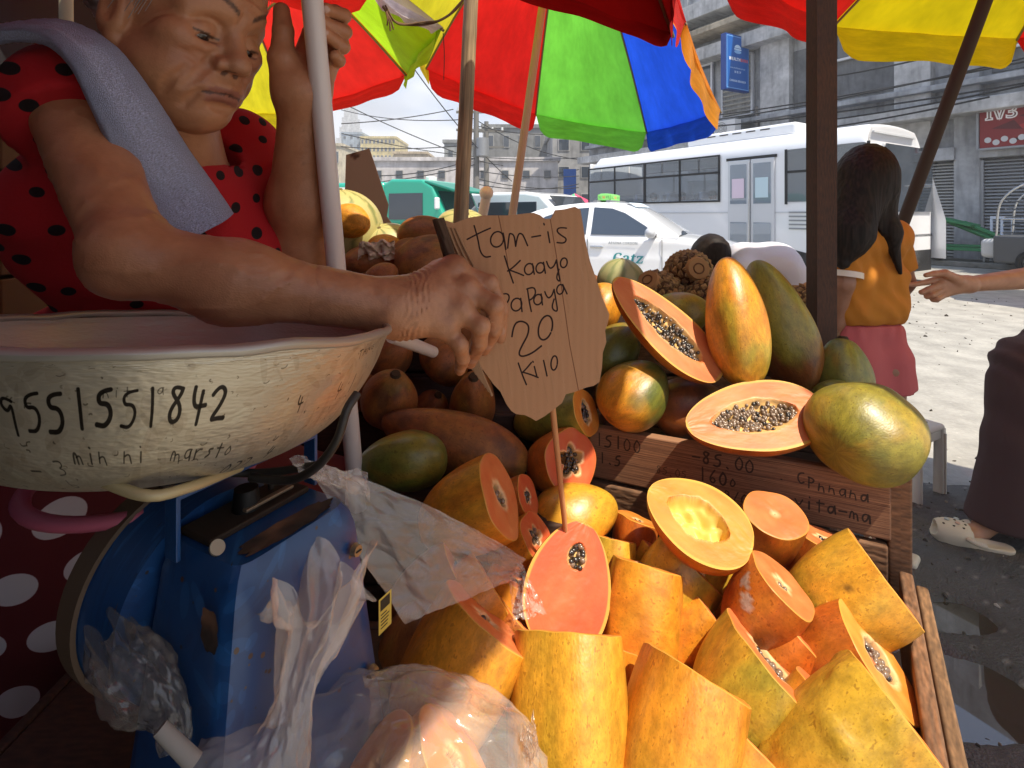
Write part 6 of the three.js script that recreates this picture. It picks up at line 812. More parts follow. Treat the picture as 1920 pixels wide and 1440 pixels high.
function tiedBag(label, neckPts, radii, seed, pleats, film = poly) {
  const c = new THREE.CatmullRomCurve3(neckPts.map((p) => P(...p))), rc = new THREE.CatmullRomCurve3(radii.map((r, i) => V(i / (radii.length - 1), r, 0))), o = P(...neckPts[0]), t = thing('plastic_bag', label, 'plastic bag', o), up = V(0.1, 0.2, 1).normalize(), tn = V(0, 0, 0), s1 = V(0, 0, 0), s2 = V(0, 0, 0);
  part('film', gridGeo(110, 90, (u, v, q) => { const p = c.getPoint(v); tn.copy(c.getTangent(v)); s1.copy(tn).cross(up).normalize(); s2.copy(s1).cross(tn); const th = u * 6.28318, rr = rc.getPoint(v).y * (1 + pleats * (0.5 * Math.cos(7 * th + seed + v * 2) + 0.35 * Math.cos(13 * th + v * 5)) * sstep(0.18, 0.7, v) + 0.34 * (crease(Math.cos(th) * 1.6 + seed, v * 5.5, Math.sin(th) * 1.6) - 0.35)); const fl = 0.018 * sstep(0.86, 1, v) * Math.cos(5 * th + seed); q.copy(p).addScaledVector(s1, Math.cos(th) * rr).addScaledVector(s2, Math.sin(th) * rr * 0.8).addScaledVector(tn, fl).sub(o); }, { closeU: true }), film, t); return t;
}
tiedBag('knotted plastic bag with ruffled top in front of the scale', [[470, 1480, 0.385], [525, 1400, 0.39], [548, 1320, 0.40], [566, 1240, 0.41], [592, 1160, 0.42], [592, 1085, 0.425]], [0.05, 0.022, 0.014, 0.016, 0.026, 0.042], 2.3, 0.34);
tiedBag('dim crumpled plastic bag at the foot of the scale', [[330, 1400, 0.38], [318, 1340, 0.385], [275, 1290, 0.39], [225, 1235, 0.40], [205, 1200, 0.41]], [0.010, 0.013, 0.021, 0.020, 0.013], 5.1, 0.3, phys('#e9e4de', 0.16, { transmission: 0.93, thickness: 0, ior: 1.5, bumpMap: filmBump, bumpScale: 0.006 }));
single('paper_roll_tip', rod(P(300, 1365, 0.36), P(365, 1430, 0.36), 0.005, 0.006, 12), std('#8f8a84', 0.8), 'rolled white paper tip sticking out below the dim bag', 'paper');
{ // filled bag at the front
  const c = P(730, 1470, 0.43), t = thing('plastic_bag', 'full clear plastic bag of cut papaya at the table front', 'plastic bag', c);
  part('film', gridGeo(120, 80, (u, v, q) => { const th = -u * 6.28318, ph = v * Math.PI, k = 1 + 0.16 * (crease(Math.cos(th) * Math.sin(ph) * 2.2 + 4, Math.cos(ph) * 2.2, Math.sin(th) * Math.sin(ph) * 2.2) - 0.4); q.set(Math.sin(ph) * Math.cos(th) * 0.125 * k, -Math.cos(ph) * 0.068 * k, Math.sin(ph) * Math.sin(th) * 0.075 * k); q.x += 0.0; q.y += -0.02 * (q.x < -0.04 ? (q.x + 0.04) * 3 : 0) * 0; }, { closeU: true }), phys('#fbf6f0', 0.10, { transmission: 0.86, thickness: 0, ior: 1.5, bumpMap: filmBump, bumpScale: 0.004 }), t);
  part('corner_tip', gridGeo(14, 14, (u, v, q) => { const a = P(1000, 1330, 0.42).lerp(P(1012, 1400, 0.42), v), b = P(975, 1370, 0.425).lerp(P(985, 1430, 0.425), v); q.copy(b).lerp(a, u).sub(c); q.z += 0.01 * crease(u * 4, v * 4, 2); }), poly, t);
  K([850, 1420, 0.47], [0.6, -0.8], 0.5, 0.07, 0.045, { pal: 'amber', flesh: 'orange', label: 'orange papaya chunk inside the clear bag', name: 'papaya_chunk', cavity: 0.2, seeds: 0 }); K([700, 1440, 0.46], [-0.6, -0.7], 0.5, 0.07, 0.042, { pal: 'yellow', flesh: 'orange', label: 'second papaya chunk inside the clear bag near the knot', name: 'papaya_chunk', cavity: 0.2, seeds: 0 });
}
// ---------------------------------------------------------------- people
const skinFine = noiseTex(512, (u, v) => 0.5 + tnoise(u, v, 60, 71, 3) * 0.5 + tnoise(u, v, 160, 73, 2) * 0.3);
const bodySkin = phys('#ffffff', 0.42, { vertexColors: true, bumpMap: skinFine, bumpScale: 0.0003, specularIntensity: 0.85, sheen: 0.1 });
const uvSkin = (g) => uvVerts(g, (p) => [p.x * 9 + p.z * 7, p.y * 9 - p.z * 3]);
const keep = (g) => { for (const k of Object.keys(g.attributes)) if (!['position', 'normal', 'uv', 'color'].includes(k)) g.deleteAttribute(k); return g; };
const joinSkin = (list) => mergeGeometries(list.map((g) => keep(g).toNonIndexed()));
const skinTone = (base, red = 0.5) => (p) => { const n = fbm(p.x * 30, p.y * 30, p.z * 30, 4), s = sstep(0.34, 0.44, fbm(p.x * 95 + 4, p.y * 95, p.z * 95, 2)); const m = n3(p.x * 210, p.y * 210, p.z * 210) * 0.08; let c = base.map((x, i) => x * (1 + m + n * [0.30, 0.40, 0.46][i])); return mix3(c, base.map((x) => x * 0.62), s * 0.6); };
const plane = (o, n) => { const nn = n.clone().normalize(); return (p) => (p.x - o.x) * nn.x + (p.y - o.y) * nn.y + (p.z - o.z) * nn.z; };
const both = (f, g, k = 0.004) => (p) => smax(f(p), g(p), k);
const chain = (pts, rs) => pts.slice(1).map((b, i) => sdCap(pts[i], b, rs[i], rs[i + 1]));
function boundsOf(pts, pad) { const b = new THREE.Box3().setFromPoints(pts); return [b.min.subScalar(pad), b.max.addScalar(pad)]; }
const PP = (list) => list.map((p) => P(...p));
// cloth with printed dots
function dotTex(bg, fg, size, n, jit, rad, seed) { const tx = canvasTex(size, size, (c) => { c.fillStyle = bg; c.fillRect(0, 0, size, size); const r = rng(seed); c.fillStyle = fg; const s = size / n; for (let j = 0; j < n; j++) for (let i = 0; i < n; i++) { const x = (i + 0.5 + (j % 2) * 0.5 + (r() - 0.5) * jit) * s, y = (j + 0.5 + (r() - 0.5) * jit) * s, e = s * rad * (0.85 + 0.3 * r()); for (const dx of [-size, 0, size]) { c.beginPath(); c.ellipse(x + dx, y, e, e * 0.86, 0.4, 0, 7); c.fill(); } } }); tx.wrapS = tx.wrapT = THREE.RepeatWrapping; return tx; }
{ // ------------------------------------------------ the vendor
  const w = thing('person', 'vendor in red dotted blouse, towel on her shoulder, holding pipe and price sign', 'person');
  const tone = skinTone([0.44, 0.20, 0.098]);
  const SR = P(138, 200, 0.60), ER = P(244, 482, 0.51), WR = P(752, 578, 0.602), SL = P(455, 290, 0.88), EL = P(560, 468, 0.82), WL = P(567, 172, 0.725), NB = V(-0.485, 1.355, -0.765);
  // head frame
  const fw = V(0.92, -0.30, 0.26).normalize(), up = V(0, 1, 0).addScaledVector(fw, -fw.y).normalize(), lf = up.clone().cross(fw), HC = V(-0.416, 1.525, -0.66);
  const HM = new THREE.Matrix4().makeBasis(lf, up, fw).setPosition(HC), hp = (x, y, z) => V(x, y, z).applyMatrix4(HM);
  // limbs and neck
  const neck = [[sdCap(hp(0, -0.05, -0.012), NB.clone().add(V(-0.005, 0.02, 0)), 0.058, 0.066), 0.03], [sdCap(hp(0, -0.10, 0.02), NB.clone().add(V(0.03, -0.02, 0.01)), 0.042, 0.055), 0.03]];
  const mF = ER.clone().lerp(WR, 0.36).add(V(0, -0.004, 0.004));
  const armR = [[sdCap(SR, ER.clone().lerp(SR, 0.1), 0.044, 0.034), 0.02], [sdCap(ER, mF, 0.034, 0.037), 0.025], [sdCap(mF, WR, 0.037, 0.024), 0.03], [sdCap(ER.clone().add(V(-0.006, -0.008, 0)), ER, 0.030, 0.032), 0.02]];
  const mL = EL.clone().lerp(WL, 0.32).add(V(0.004, 0, 0));
  const armL = [[sdCap(SL, EL, 0.056, 0.05), 0.02], [sdCap(EL, mL, 0.048, 0.048), 0.02], [sdCap(mL, WL, 0.048, 0.025), 0.02]];
  const bits = [];
  { const f = field(armR), [lo, hi] = boundsOf([SR, ER, WR], 0.08); bits.push(surfaceNets((p) => f(p) + 0.0014 * fbm(p.x * 40, p.y * 40, p.z * 40, 3) + 0.0005 * n3(p.x * 190, p.y * 190, p.z * 190) - 0.0016 * Math.exp(-((fbm(p.x * 9 + 2, p.y * 22, p.z * 16, 2) / 0.03) ** 2)), lo, hi, 0.0036)); }
  { const f = field(armL), [lo, hi] = boundsOf([SL, EL, WL], 0.075); bits.push(surfaceNets((p) => f(p) + 0.0012 * fbm(p.x * 40, p.y * 40, p.z * 40, 3) + 0.0005 * n3(p.x * 190, p.y * 190, p.z * 190), lo, hi, 0.004)); }
  { const f = field([...neck, [sdCap(NB.clone().add(V(0.02, -0.06, 0.03)), NB.clone().add(V(0.03, -0.06, -0.04)), 0.06), 0.04]]); bits.push(surfaceNets(f, NB.clone().add(V(-0.12, -0.16, -0.16)), NB.clone().add(V(0.2, 0.16, 0.2)), 0.006)); }
  bits.forEach((g) => paintVerts(g, tone));
  // right hand on the sign's edge
  {
    const M = PP([[856, 512, 0.634], [876, 546, 0.619], [864, 584, 0.607], [836, 616, 0.602]]), rM = [0.0155, 0.0155, 0.015, 0.0135];
    const fin = [[[856, 512, 0.634], [918, 532, 0.630], [940, 580, 0.636], [938, 632, 0.652]], [[876, 546, 0.619], [928, 572, 0.608], [928, 616, 0.620], [908, 656, 0.648]], [[864, 584, 0.607], [901, 612, 0.598], [899, 646, 0.612], [882, 680, 0.645]], [[836, 616, 0.602], [862, 646, 0.598], [868, 672, 0.612], [862, 694, 0.642]]].map(PP);
    const rF = [[0.0132, 0.0108, 0.0092, 0.0078], [0.0134, 0.0110, 0.0094, 0.0080], [0.0128, 0.0106, 0.0090, 0.0076], [0.0114, 0.0094, 0.0082, 0.0068]];
    const palm = M.map((m, i) => [sdCap(WR, m, i === 0 || i === 3 ? 0.0255 : 0.027, rM[i]), 0.014]); palm.push([sdCap(mF.clone().lerp(WR, 0.45), WR, 0.0318, 0.0288), 0.02]);
    const th = PP([[772, 556, 0.622], [826, 512, 0.655], [872, 520, 0.690], [905, 545, 0.694]]); palm.push([sdCap(WR, th[1], 0.026, 0.0175), 0.014]); palm.push([sdCap(P(800, 560, 0.61), P(850, 500, 0.64), 0.022, 0.014), 0.016]);
    const pf = field(palm), ff = [...fin.map((p, i) => field(chain(p, rF[i]).map((c) => [c, 0.004]))), field(chain(th, [0.02, 0.0155, 0.0125, 0.010]).map((c) => [c, 0.004]))];
    const knuckle = M.map((m) => sdEll(m.clone().add(V(0, 0.004, 0.006)), V(0.0125, 0.0125, 0.011)));
    const dirW = WR.clone().sub(mF).normalize();
    const f = (p) => { let d = pf(p); for (const k of knuckle) d = smin(d, k(p), 0.010); let e = 1e3; for (const q of ff) e = smin(e, q(p), 0.0006); d = smin(d, e, 0.004);
      const s = (p.x - WR.x) * dirW.x + (p.y - WR.y) * dirW.y + (p.z - WR.z) * dirW.z, m = sstep(-0.012, 0.004, s) * sstep(0.034, 0.014, s); d += 0.0011 * m * Math.sin(s * 1150 + 7 * n3(p.x * 40, p.y * 40, p.z * 40)) + 0.0010 * fbm(p.x * 75, p.y * 75, p.z * 75, 3) + 0.0007 * Math.abs(n3(p.x * 160, p.y * 160, p.z * 160));
      for (const ln of fin) for (const j of [1, 2]) { const q = Math.hypot(p.x - ln[j].x, p.y - ln[j].y, p.z - ln[j].z); if (q < 0.018) d += 0.0007 * Math.sin(q * 1500) * sstep(0.018, 0.008, q); } return d; };
    const [lo, hi] = boundsOf([WR, mF.clone().lerp(WR, 0.45), ...M, ...fin.flat(), ...th], 0.036); const g = surfaceNets(f, lo, hi, 0.0023);
    const nails = fin.map((l) => l[3].clone().lerp(l[2], 0.25).add(V(0.001, 0.0, 0.008)));
    bits.push(paintVerts(g, (p, n) => { let c = tone(p); const v = fbm(p.x * 60, p.y * 60, p.z * 60, 3); c = mix3(c, [0.24, 0.10, 0.055], clamp(v * 1.1)); for (const q of nails) { const d = p.distanceTo(q); if (d < 0.0055) c = mix3(c, [0.46, 0.27, 0.19], 0.7); } return c; }));
  }
  // left hand round the pipe
  {
    const M = PP([[588, 66, 0.752], [598, 92, 0.757], [604, 118, 0.757], [606, 142, 0.752]]);
    const fin = [[[588, 66, 0.752], [628, 24, 0.752], [645, 30, 0.727], [611, 17, 0.7005]], [[598, 92, 0.757], [637, 52, 0.752], [646, 60, 0.724], [602, 40, 0.700]], [[604, 118, 0.757], [639, 80, 0.752], [643, 88, 0.724], [607, 60, 0.700]], [[606, 142, 0.752], [632, 112, 0.748], [636, 114, 0.732], [628, 104, 0.716]]].map(PP);
    const th = PP([[545, 160, 0.715], [529, 108, 0.703], [531, 58, 0.705], [528, 20, 0.708]]);
    const palm = [[sdCap(WL, M[0], 0.027, 0.0165), 0.014], [sdCap(WL, M[1], 0.027, 0.0165), 0.014], [sdCap(WL, M[2], 0.027, 0.0165), 0.014], [sdCap(WL, M[3], 0.027, 0.015), 0.014], [sdCap(P(548, 165, 0.716), P(533, 115, 0.706), 0.026, 0.020), 0.014], [sdCap(mL.clone().lerp(WL, 0.45), WL, 0.0365, 0.0305), 0.02], [sdCap(P(590, 175, 0.722), P(592, 128, 0.735), 0.02, 0.019), 0.014]];
    const pf = field(palm), rF = [[0.0128, 0.0112, 0.0098, 0.0084], [0.0130, 0.0115, 0.0100, 0.0086], [0.0126, 0.0110, 0.0096, 0.0083], [0.011, 0.0098, 0.0086, 0.0076]], ff = [...fin.map((p, i) => field(chain(p, rF[i]).map((c) => [c, 0.003]))), field(chain(th, [0.021, 0.0165, 0.0132, 0.0108]).map((c) => [c, 0.004]))];
    const f = (p) => { let e = 1e3; for (const q of ff) e = smin(e, q(p), 0.0014); return smin(pf(p), e, 0.006) + 0.0009 * fbm(p.x * 75, p.y * 75, p.z * 75, 3) + 0.0006 * Math.abs(n3(p.x * 150, p.y * 150, p.z * 150)); };
    const [lo, hi] = boundsOf([WL, mL.clone().lerp(WL, 0.5), ...M, ...fin.flat(), ...th], 0.034), g = surfaceNets(f, lo, hi, 0.0023), nails = PP([[611, 17, 0.691], [602, 40, 0.691], [607, 60, 0.691]]);
    bits.push(paintVerts(g, (p) => { let c = tone(p); for (const q of nails) if (Math.hypot((p.x - q.x) / 1.5, p.y - q.y, (p.z - q.z) * 0.8) < 0.0052) c = [0.55, 0.36, 0.28]; return c; }));
  }
  // head
  {
    const e = (x, y, z, a, b, c) => sdEll(V(x, y, z), V(a, b, c)), cp = (a, b, r, s = r) => sdCap(V(...a), V(...b), r, s);
    const ops = [[e(0, 0.045, -0.012, 0.078, 0.092, 0.098), 0.02], [e(0, -0.028, 0.030, 0.066, 0.086, 0.062), 0.03]];
    // a wrinkle that follows the surface made so far
    const groove = (pts, r, k, sink = 0.35) => { const F0 = field(ops.slice()), g = (p) => { const h = 0.0008, d = F0(p); return V(F0(V(p.x + h, p.y, p.z)) - d, F0(V(p.x, p.y + h, p.z)) - d, F0(V(p.x, p.y, p.z + h)) - d).normalize(); }; const c = new THREE.CatmullRomCurve3(pts.map((q) => V(...q))), L = []; for (let i = 0; i <= 6; i++) { const p = c.getPoint(i / 6); for (let n = 0; n < 4; n++) p.addScaledVector(g(p), -F0(p)); p.addScaledVector(g(p), r * (1 - sink)); L.push(p); } for (let i = 0; i < 6; i++) { const w = (q) => r * (0.55 + 0.45 * Math.sin(Math.PI * clamp(q / 6, 0.08, 0.92))); ops.push([sdCap(L[i], L[i + 1], w(i), w(i + 1)), k, 'sub']); } };
    for (const s of [-1, 1]) ops.push([e(s * 0.040, -0.046, 0.046, 0.030, 0.034, 0.033), 0.025], [e(s * 0.046, -0.004, 0.060, 0.024, 0.020, 0.024), 0.02], [e(s * 0.050, -0.055, 0.012, 0.024, 0.032, 0.036), 0.025]);
    ops.push([e(0, -0.078, 0.044, 0.046, 0.032, 0.044), 0.03], [e(0, -0.098, 0.072, 0.026, 0.018, 0.020), 0.02], [e(0, -0.108, 0.03, 0.042, 0.026, 0.046), 0.03], [e(0, -0.060, 0.074, 0.034, 0.026, 0.022), 0.02]);
    ops.push([cp([-0.050, 0.030, 0.066], [-0.014, 0.036, 0.083], 0.0110), 0.014], [cp([0.050, 0.030, 0.066], [0.014, 0.036, 0.083], 0.0110), 0.014], [e(0, 0.062, 0.058, 0.055, 0.04, 0.034), 0.03]);
    for (const s of [-1, 1]) ops.push([e(s * 0.034, 0.012, 0.096, 0.021, 0.012, 0.014), 0.014, 'sub'], [e(s * 0.033, 0.009, 0.0700, 0.0180, 0.0140, 0.0160), 0.006], [cp([s * 0.019, -0.012, 0.0785], [s * 0.045, -0.012, 0.0735], 0.0065), 0.010]);
    ops.push([cp([0, 0.030, 0.080], [0, -0.014, 0.103], 0.0085, 0.0118), 0.014], [e(0, -0.021, 0.1050, 0.0155, 0.0128, 0.0135), 0.008]);
    for (const s of [-1, 1]) ops.push([e(s * 0.0180, -0.0255, 0.0915, 0.0110, 0.0100, 0.0125), 0.006]);
    ops.push([cp([-0.024, -0.0590, 0.0865], [0, -0.0545, 0.0955], 0.0050), 0.008], [cp([0.024, -0.0590, 0.0865], [0, -0.0545, 0.0955], 0.0050), 0.008], [cp([-0.019, -0.0720, 0.0865], [0.019, -0.0720, 0.0865], 0.0062), 0.008], [e(0, -0.0720, 0.0905, 0.015, 0.006, 0.005), 0.006]);
    for (const s of [-1, 1]) ops.push([e(s * 0.078, -0.004, 0.000, 0.010, 0.033, 0.020), 0.008], [e(s * 0.090, 0.002, 0.004, 0.007, 0.018, 0.010), 0.006, 'sub'], [e(s * 0.078, -0.036, 0.006, 0.006, 0.009, 0.008), 0.006], [e(s * 0.0085, -0.0350, 0.100, 0.0042, 0.0034, 0.0060), 0.002, 'sub']);
    for (const s of [-1, 1]) { ops.push([e(s * 0.0335, 0.0005, 0.0880, 0.0150, 0.0034, 0.0100), 0.0012, 'sub']); groove([[s * 0.018, 0.0185, 0.087], [s * 0.034, 0.0215, 0.087], [s * 0.050, 0.0155, 0.074]], 0.0016, 0.004, 0.3); groove([[s * 0.017, -0.016, 0.09], [s * 0.032, -0.022, 0.088], [s * 0.046, -0.017, 0.08]], 0.0024, 0.005, 0.45); groove([[s * 0.020, -0.026, 0.09], [s * 0.036, -0.032, 0.088], [s * 0.052, -0.022, 0.075]], 0.0020, 0.006, 0.3); groove([[s * 0.046, -0.045, 0.08], [s * 0.052, -0.062, 0.07], [s * 0.050, -0.080, 0.062]], 0.0024, 0.008, 0.3); groove([[s * 0.026, -0.020, 0.095], [s * 0.034, -0.040, 0.09], [s * 0.041, -0.066, 0.078]], 0.0036, 0.008, 0.42); groove([[s * 0.030, -0.066, 0.088], [s * 0.0335, -0.078, 0.084], [s * 0.034, -0.092, 0.076]], 0.0024, 0.007, 0.25); groove([[s * 0.031, -0.0685, 0.088], [s * 0.016, -0.0645, 0.096], [0, -0.0632, 0.0995]], 0.0015, 0.002, 0.55); groove([[s * 0.028, -0.021, 0.09], [s * 0.0295, -0.028, 0.09], [s * 0.024, -0.034, 0.09]], 0.0018, 0.004, 0.35); groove([[s * 0.056, 0.006, 0.06], [s * 0.066, 0.001, 0.046], [s * 0.070, -0.008, 0.035]], 0.0014, 0.004, 0.3); }
    groove([[-0.014, -0.0815, 0.094], [0, -0.083, 0.097], [0.014, -0.0815, 0.094]], 0.0030, 0.010, 0.2); for (const y of [0.060, 0.070, 0.081]) groove([[-0.045, y - 0.004, 0.07], [0, y + 0.002, 0.1], [0.045, y - 0.004, 0.07]], 0.0018, 0.005, 0.35); groove([[-0.006, 0.026, 0.09], [-0.005, 0.036, 0.09], [-0.007, 0.046, 0.085]], 0.0015, 0.004, 0.3);
    const f1 = field(ops), tq = V(0, 0, 0), YS = 0.86, f0 = (p) => { tq.set(p.x, p.y < 0 ? p.y / YS : p.y, p.z); return f1(tq); }, f = (p) => f0(p) + 0.0009 * fbm(p.x * 60, p.y * 60, p.z * 60, 3) + 0.0005 * Math.abs(n3(p.x * 170, p.y * 170, p.z * 170)) + 0.0006 * Math.sin(p.y * 520 + 5 * n3(p.x * 30, 1, p.z * 30)) * sstep(0.035, 0.05, p.y) * sstep(0.03, 0.06, p.z);
    const g = surfaceNets(f, V(-0.1, -0.14, -0.115), V(0.1, 0.145, 0.128), 0.0023);
    paintVerts(g, (p0, n) => {
      const p = { x: p0.x, y: p0.y < 0 ? p0.y / YS : p0.y, z: p0.z };
      let c = tone({ x: p.x + 3, y: p.y, z: p.z }); const A = Math.abs(p.x);
      c = mix3(c, [0.34, 0.125, 0.075], 0.45 * Math.exp(-((A - 0.045) ** 2 + (p.y + 0.03) ** 2) / 0.0007)); c = mix3(c, [0.37, 0.19, 0.11], 0.4 * Math.exp(-(p.x ** 2 + (p.y + 0.022) ** 2) / 0.0004));
      const lipY = -0.0632 - A * 0.16; if (p.z > 0.078 && A < 0.029) { const dy = p.y - lipY; if (dy > -0.013 && dy < 0.009) c = mix3(c, [0.27, 0.098, 0.075], 0.75 * sstep(0.029, 0.022, A)); if (Math.abs(dy) < 0.0016) c = mix3(c, [0.06, 0.025, 0.02], 0.85); }
      if (p.z > 0.05) { const by = 0.040 + 0.012 * Math.sin((A - 0.012) / 0.045 * 2.2) - 0.0; const bd = Math.abs(p.y - by); if (A > 0.011 && A < 0.056 && bd < 0.0056) c = mix3(c, [0.035, 0.024, 0.02], (0.80 + 0.25 * n3(p.x * 400, p.y * 160, 3)) * sstep(0.0048, 0.002, bd) * sstep(0.056, 0.045, A));
        const ly = 0.0010 + (A - 0.016) * 0.06, ld = p.y - ly; if (A > 0.015 && A < 0.053) { if (ld > 0.0012 && ld < 0.0042 && A > 0.018 && A < 0.050) c = mix3(c, [0.030, 0.020, 0.016], 0.85); else if (ld < -0.003 && ld > -0.0055 && A > 0.018 && A < 0.048) c = mix3(c, [0.20, 0.085, 0.06], 0.6); } }
      const nd = Math.hypot(A - 0.0085, p.y + 0.0355); if (p.z > 0.09 && nd < 0.0045) c = mix3(c, [0.05, 0.02, 0.015], 0.8);
      return c; });
    g.applyMatrix4(HM); g.computeVertexNormals(); bits.push(g);
  }
  const body = part('body', joinSkin(bits.map(uvSkin)), bodySkin, w);
  for (const s of [-1, 1]) { const eb = new THREE.SphereGeometry(0.0128, 28, 20).rotateX(Math.PI / 2), look = V(s * 0.03, -0.42, 1).normalize(); paintVerts(eb, (p) => { const a = p.clone().normalize().dot(look); return a > 0.93 ? [0.006, 0.005, 0.005] : a > 0.80 ? [0.035, 0.018, 0.010] : [0.30, 0.25, 0.22]; }); eb.translate(s * 0.0335, 0.0035, 0.0712).applyMatrix4(HM); part('eye', eb, phys('#ffffff', 0.15, { vertexColors: true, clearcoat: 0.6, clearcoatRoughness: 0.05 }), w); }
  // hair: grey, drawn back
  { const f = field([[sdEll(V(0, 0.052, -0.020), V(0.0845, 0.093, 0.100)), 0.02], [sdEll(V(0, 0.03, -0.12), V(0.035, 0.035, 0.03)), 0.03]]); const cutF = (p) => { const hl = 0.088 - 0.9 * Math.max(0, Math.abs(p.x) - 0.05) - Math.max(0, p.z - 0.045) * -0.2; const d = f(p) + 0.0022 * Math.sin(Math.atan2(p.y - 0.05, p.x) * 46 + p.z * 60 + 3 * n3(p.x * 30, p.y * 30, p.z * 30)); const face = Math.min(p.z - 0.012 + (p.y < 0.02 ? 0.03 : 0) , 0.088 - p.y + 0.25 * Math.abs(p.x)); return smax(d, face, 0.012); };
    const g = surfaceNets(cutF, V(-0.11, -0.06, -0.17), V(0.11, 0.17, 0.12), 0.004); paintVerts(g, (p) => { const n = n3(p.x * 90, p.y * 90, p.z * 20); return mix3([0.16, 0.14, 0.13], [0.46, 0.43, 0.41], clamp(0.45 + n * 0.9)); }); g.applyMatrix4(HM); g.computeVertexNormals(); part('hair', g, std('#ffffff', 0.65, { vertexColors: true }), w);
    // a few loose strands at the temples
    const r = rng(77), L = []; for (let i = 0; i < 46; i++) { const s = i % 3 ? -1 : 1, x = s * (0.066 + r() * 0.014), y0 = 0.085 + r() * 0.03, z0 = 0.01 + r() * 0.045; L.push(tubeOf([V(x * 0.93, y0, z0), V(x * 1.05, y0 - 0.04, z0 - 0.002 + r() * 0.01), V(x * 1.07, y0 - 0.07 - r() * 0.03, z0 - 0.02 + r() * 0.012)], 0.0004, 8, 4)); } const sg = mergeGeometries(L).applyMatrix4(HM); const sp = part('hair_strands', sg, std('#8f8a86', 0.6), w); sp.userData.kind = 'stuff'; }
  for (const s of [-1, 1]) part('earring', new THREE.TorusGeometry(0.0165, 0.0012, 8, 40).rotateY(0.45).translate(...hp(s * 0.082, -0.056, 0.006).toArray()), chrome, w);
  // blouse
  {
    const s1 = SR.clone().lerp(ER, 0.16), s2 = SL.clone().lerp(EL, 0.40);
    const slR = both(sdCap(SR.clone().add(V(-0.006, 0.002, -0.01)), SR.clone().lerp(ER, 0.7), 0.070, 0.068), plane(s1, ER.clone().sub(SR).add(V(-0.06, 0.0, 0)))), slL = both(sdCap(SL, SL.clone().lerp(EL, 0.8), 0.066, 0.064), plane(s2, EL.clone().sub(SL)));
    const torso = [[sdCap(V(-0.545, 1.30, -0.70), V(-0.485, 1.30, -0.86), 0.105, 0.108), 0.05], [sdCap(V(-0.50, 1.20, -0.76), V(-0.46, 1.20, -0.86), 0.118), 0.06], [sdCap(V(-0.64, 1.04, -0.80), V(-0.56, 1.04, -0.92), 0.13), 0.08], [slR, 0.03], [slL, 0.025], [sdCap(SR.clone().add(V(-0.02, 0.005, -0.03)), NB.clone().add(V(-0.04, -0.015, 0.02)), 0.062, 0.05), 0.03], [sdCap(SL.clone().add(V(-0.02, 0.02, 0)), NB.clone().add(V(-0.02, 0, -0.02)), 0.052, 0.055), 0.03], [sdCap(V(-0.42, 1.24, -0.74), V(-0.40, 1.20, -0.86), 0.085), 0.05], [sdCap(V(-0.44, 1.32, -0.72), V(-0.42, 1.32, -0.86), 0.065), 0.04]];
    const tf = field(torso), hole = field([[sdCap(hp(0, -0.06, 0), NB.clone().add(V(0.02, 0.02, 0)), 0.066, 0.060), 0.02], [sdCap(NB.clone().add(V(0.05, 0.01, 0.0)), V(-0.375, 1.315, -0.80), 0.04, 0.008), 0.02]]);
    const f = (p) => smax(tf(p) + 0.007 * fbm(p.x * 9, p.y * 5, p.z * 9, 3) + 0.005 * Math.sin(p.z * 70 + p.y * 26 + 4 * n3(p.x * 6, p.y * 6, p.z * 6)) * sstep(1.45, 1.2, p.y) * 0.6, -hole(p), 0.006);
    const g = surfaceNets(f, V(-0.86, 0.72, -1.12), V(-0.22, 1.58, -0.46), 0.006); uvVerts(g, (p) => [(p.x * 0.7 - p.z * 0.72) / 0.18, (p.y + 0.25 * p.z) / 0.18]);
    part('blouse', g, std('#ffffff', 0.85, { map: dotTex('#b8131c', '#150709', 512, 5, 0.5, 0.21, 9), bumpMap: weave, bumpScale: 0.0006 }), w);
    // collar edging
    part('neck_trim', tubeOf([V(-0.455, 1.405, -0.69), V(-0.42, 1.365, -0.715), V(-0.392, 1.325, -0.765), V(-0.375, 1.292, -0.80), V(-0.385, 1.34, -0.84)], 0.004, 30, 6), std('#8f0f16', 0.85), w);
  }
  { // skirt over the lap
    const f0 = field([[sdCap(V(-0.68, 0.90, -0.80), V(-0.61, 0.90, -0.96), 0.165), 0.05], [sdCap(V(-0.66, 0.80, -0.80), V(-0.36, 0.74, -0.86), 0.12, 0.10), 0.06], [sdCap(V(-0.60, 0.80, -0.96), V(-0.30, 0.74, -0.98), 0.12, 0.10), 0.06], [sdCap(V(-0.36, 0.72, -0.88), V(-0.36, 0.22, -0.92), 0.10, 0.15), 0.08], [sdCap(V(-0.70, 0.82, -0.80), V(-0.66, 0.35, -0.82), 0.14, 0.17), 0.08]]);
    const f = (p) => f0(p) + 0.012 * fbm(p.x * 7, p.y * 3, p.z * 7, 3); const g = surfaceNets(f, V(-0.95, 0.05, -1.2), V(-0.12, 1.12, -0.56), 0.010); uvVerts(g, (p) => [(p.x - 0.3 * p.z) / 0.30, (p.y + 0.2 * p.z) / 0.30]);
    part('skirt', g, std('#ffffff', 0.85, { map: dotTex('#5a0d15', '#c9bfc4', 512, 4, 0.25, 0.30, 4) }), w);
    for (const z of [-0.86, -0.98]) part('sandal', rbox(0.22, 0.03, 0.09, 0.015, -0.30, 0.022, z), std('#3a2c24', 0.8), w);
  }
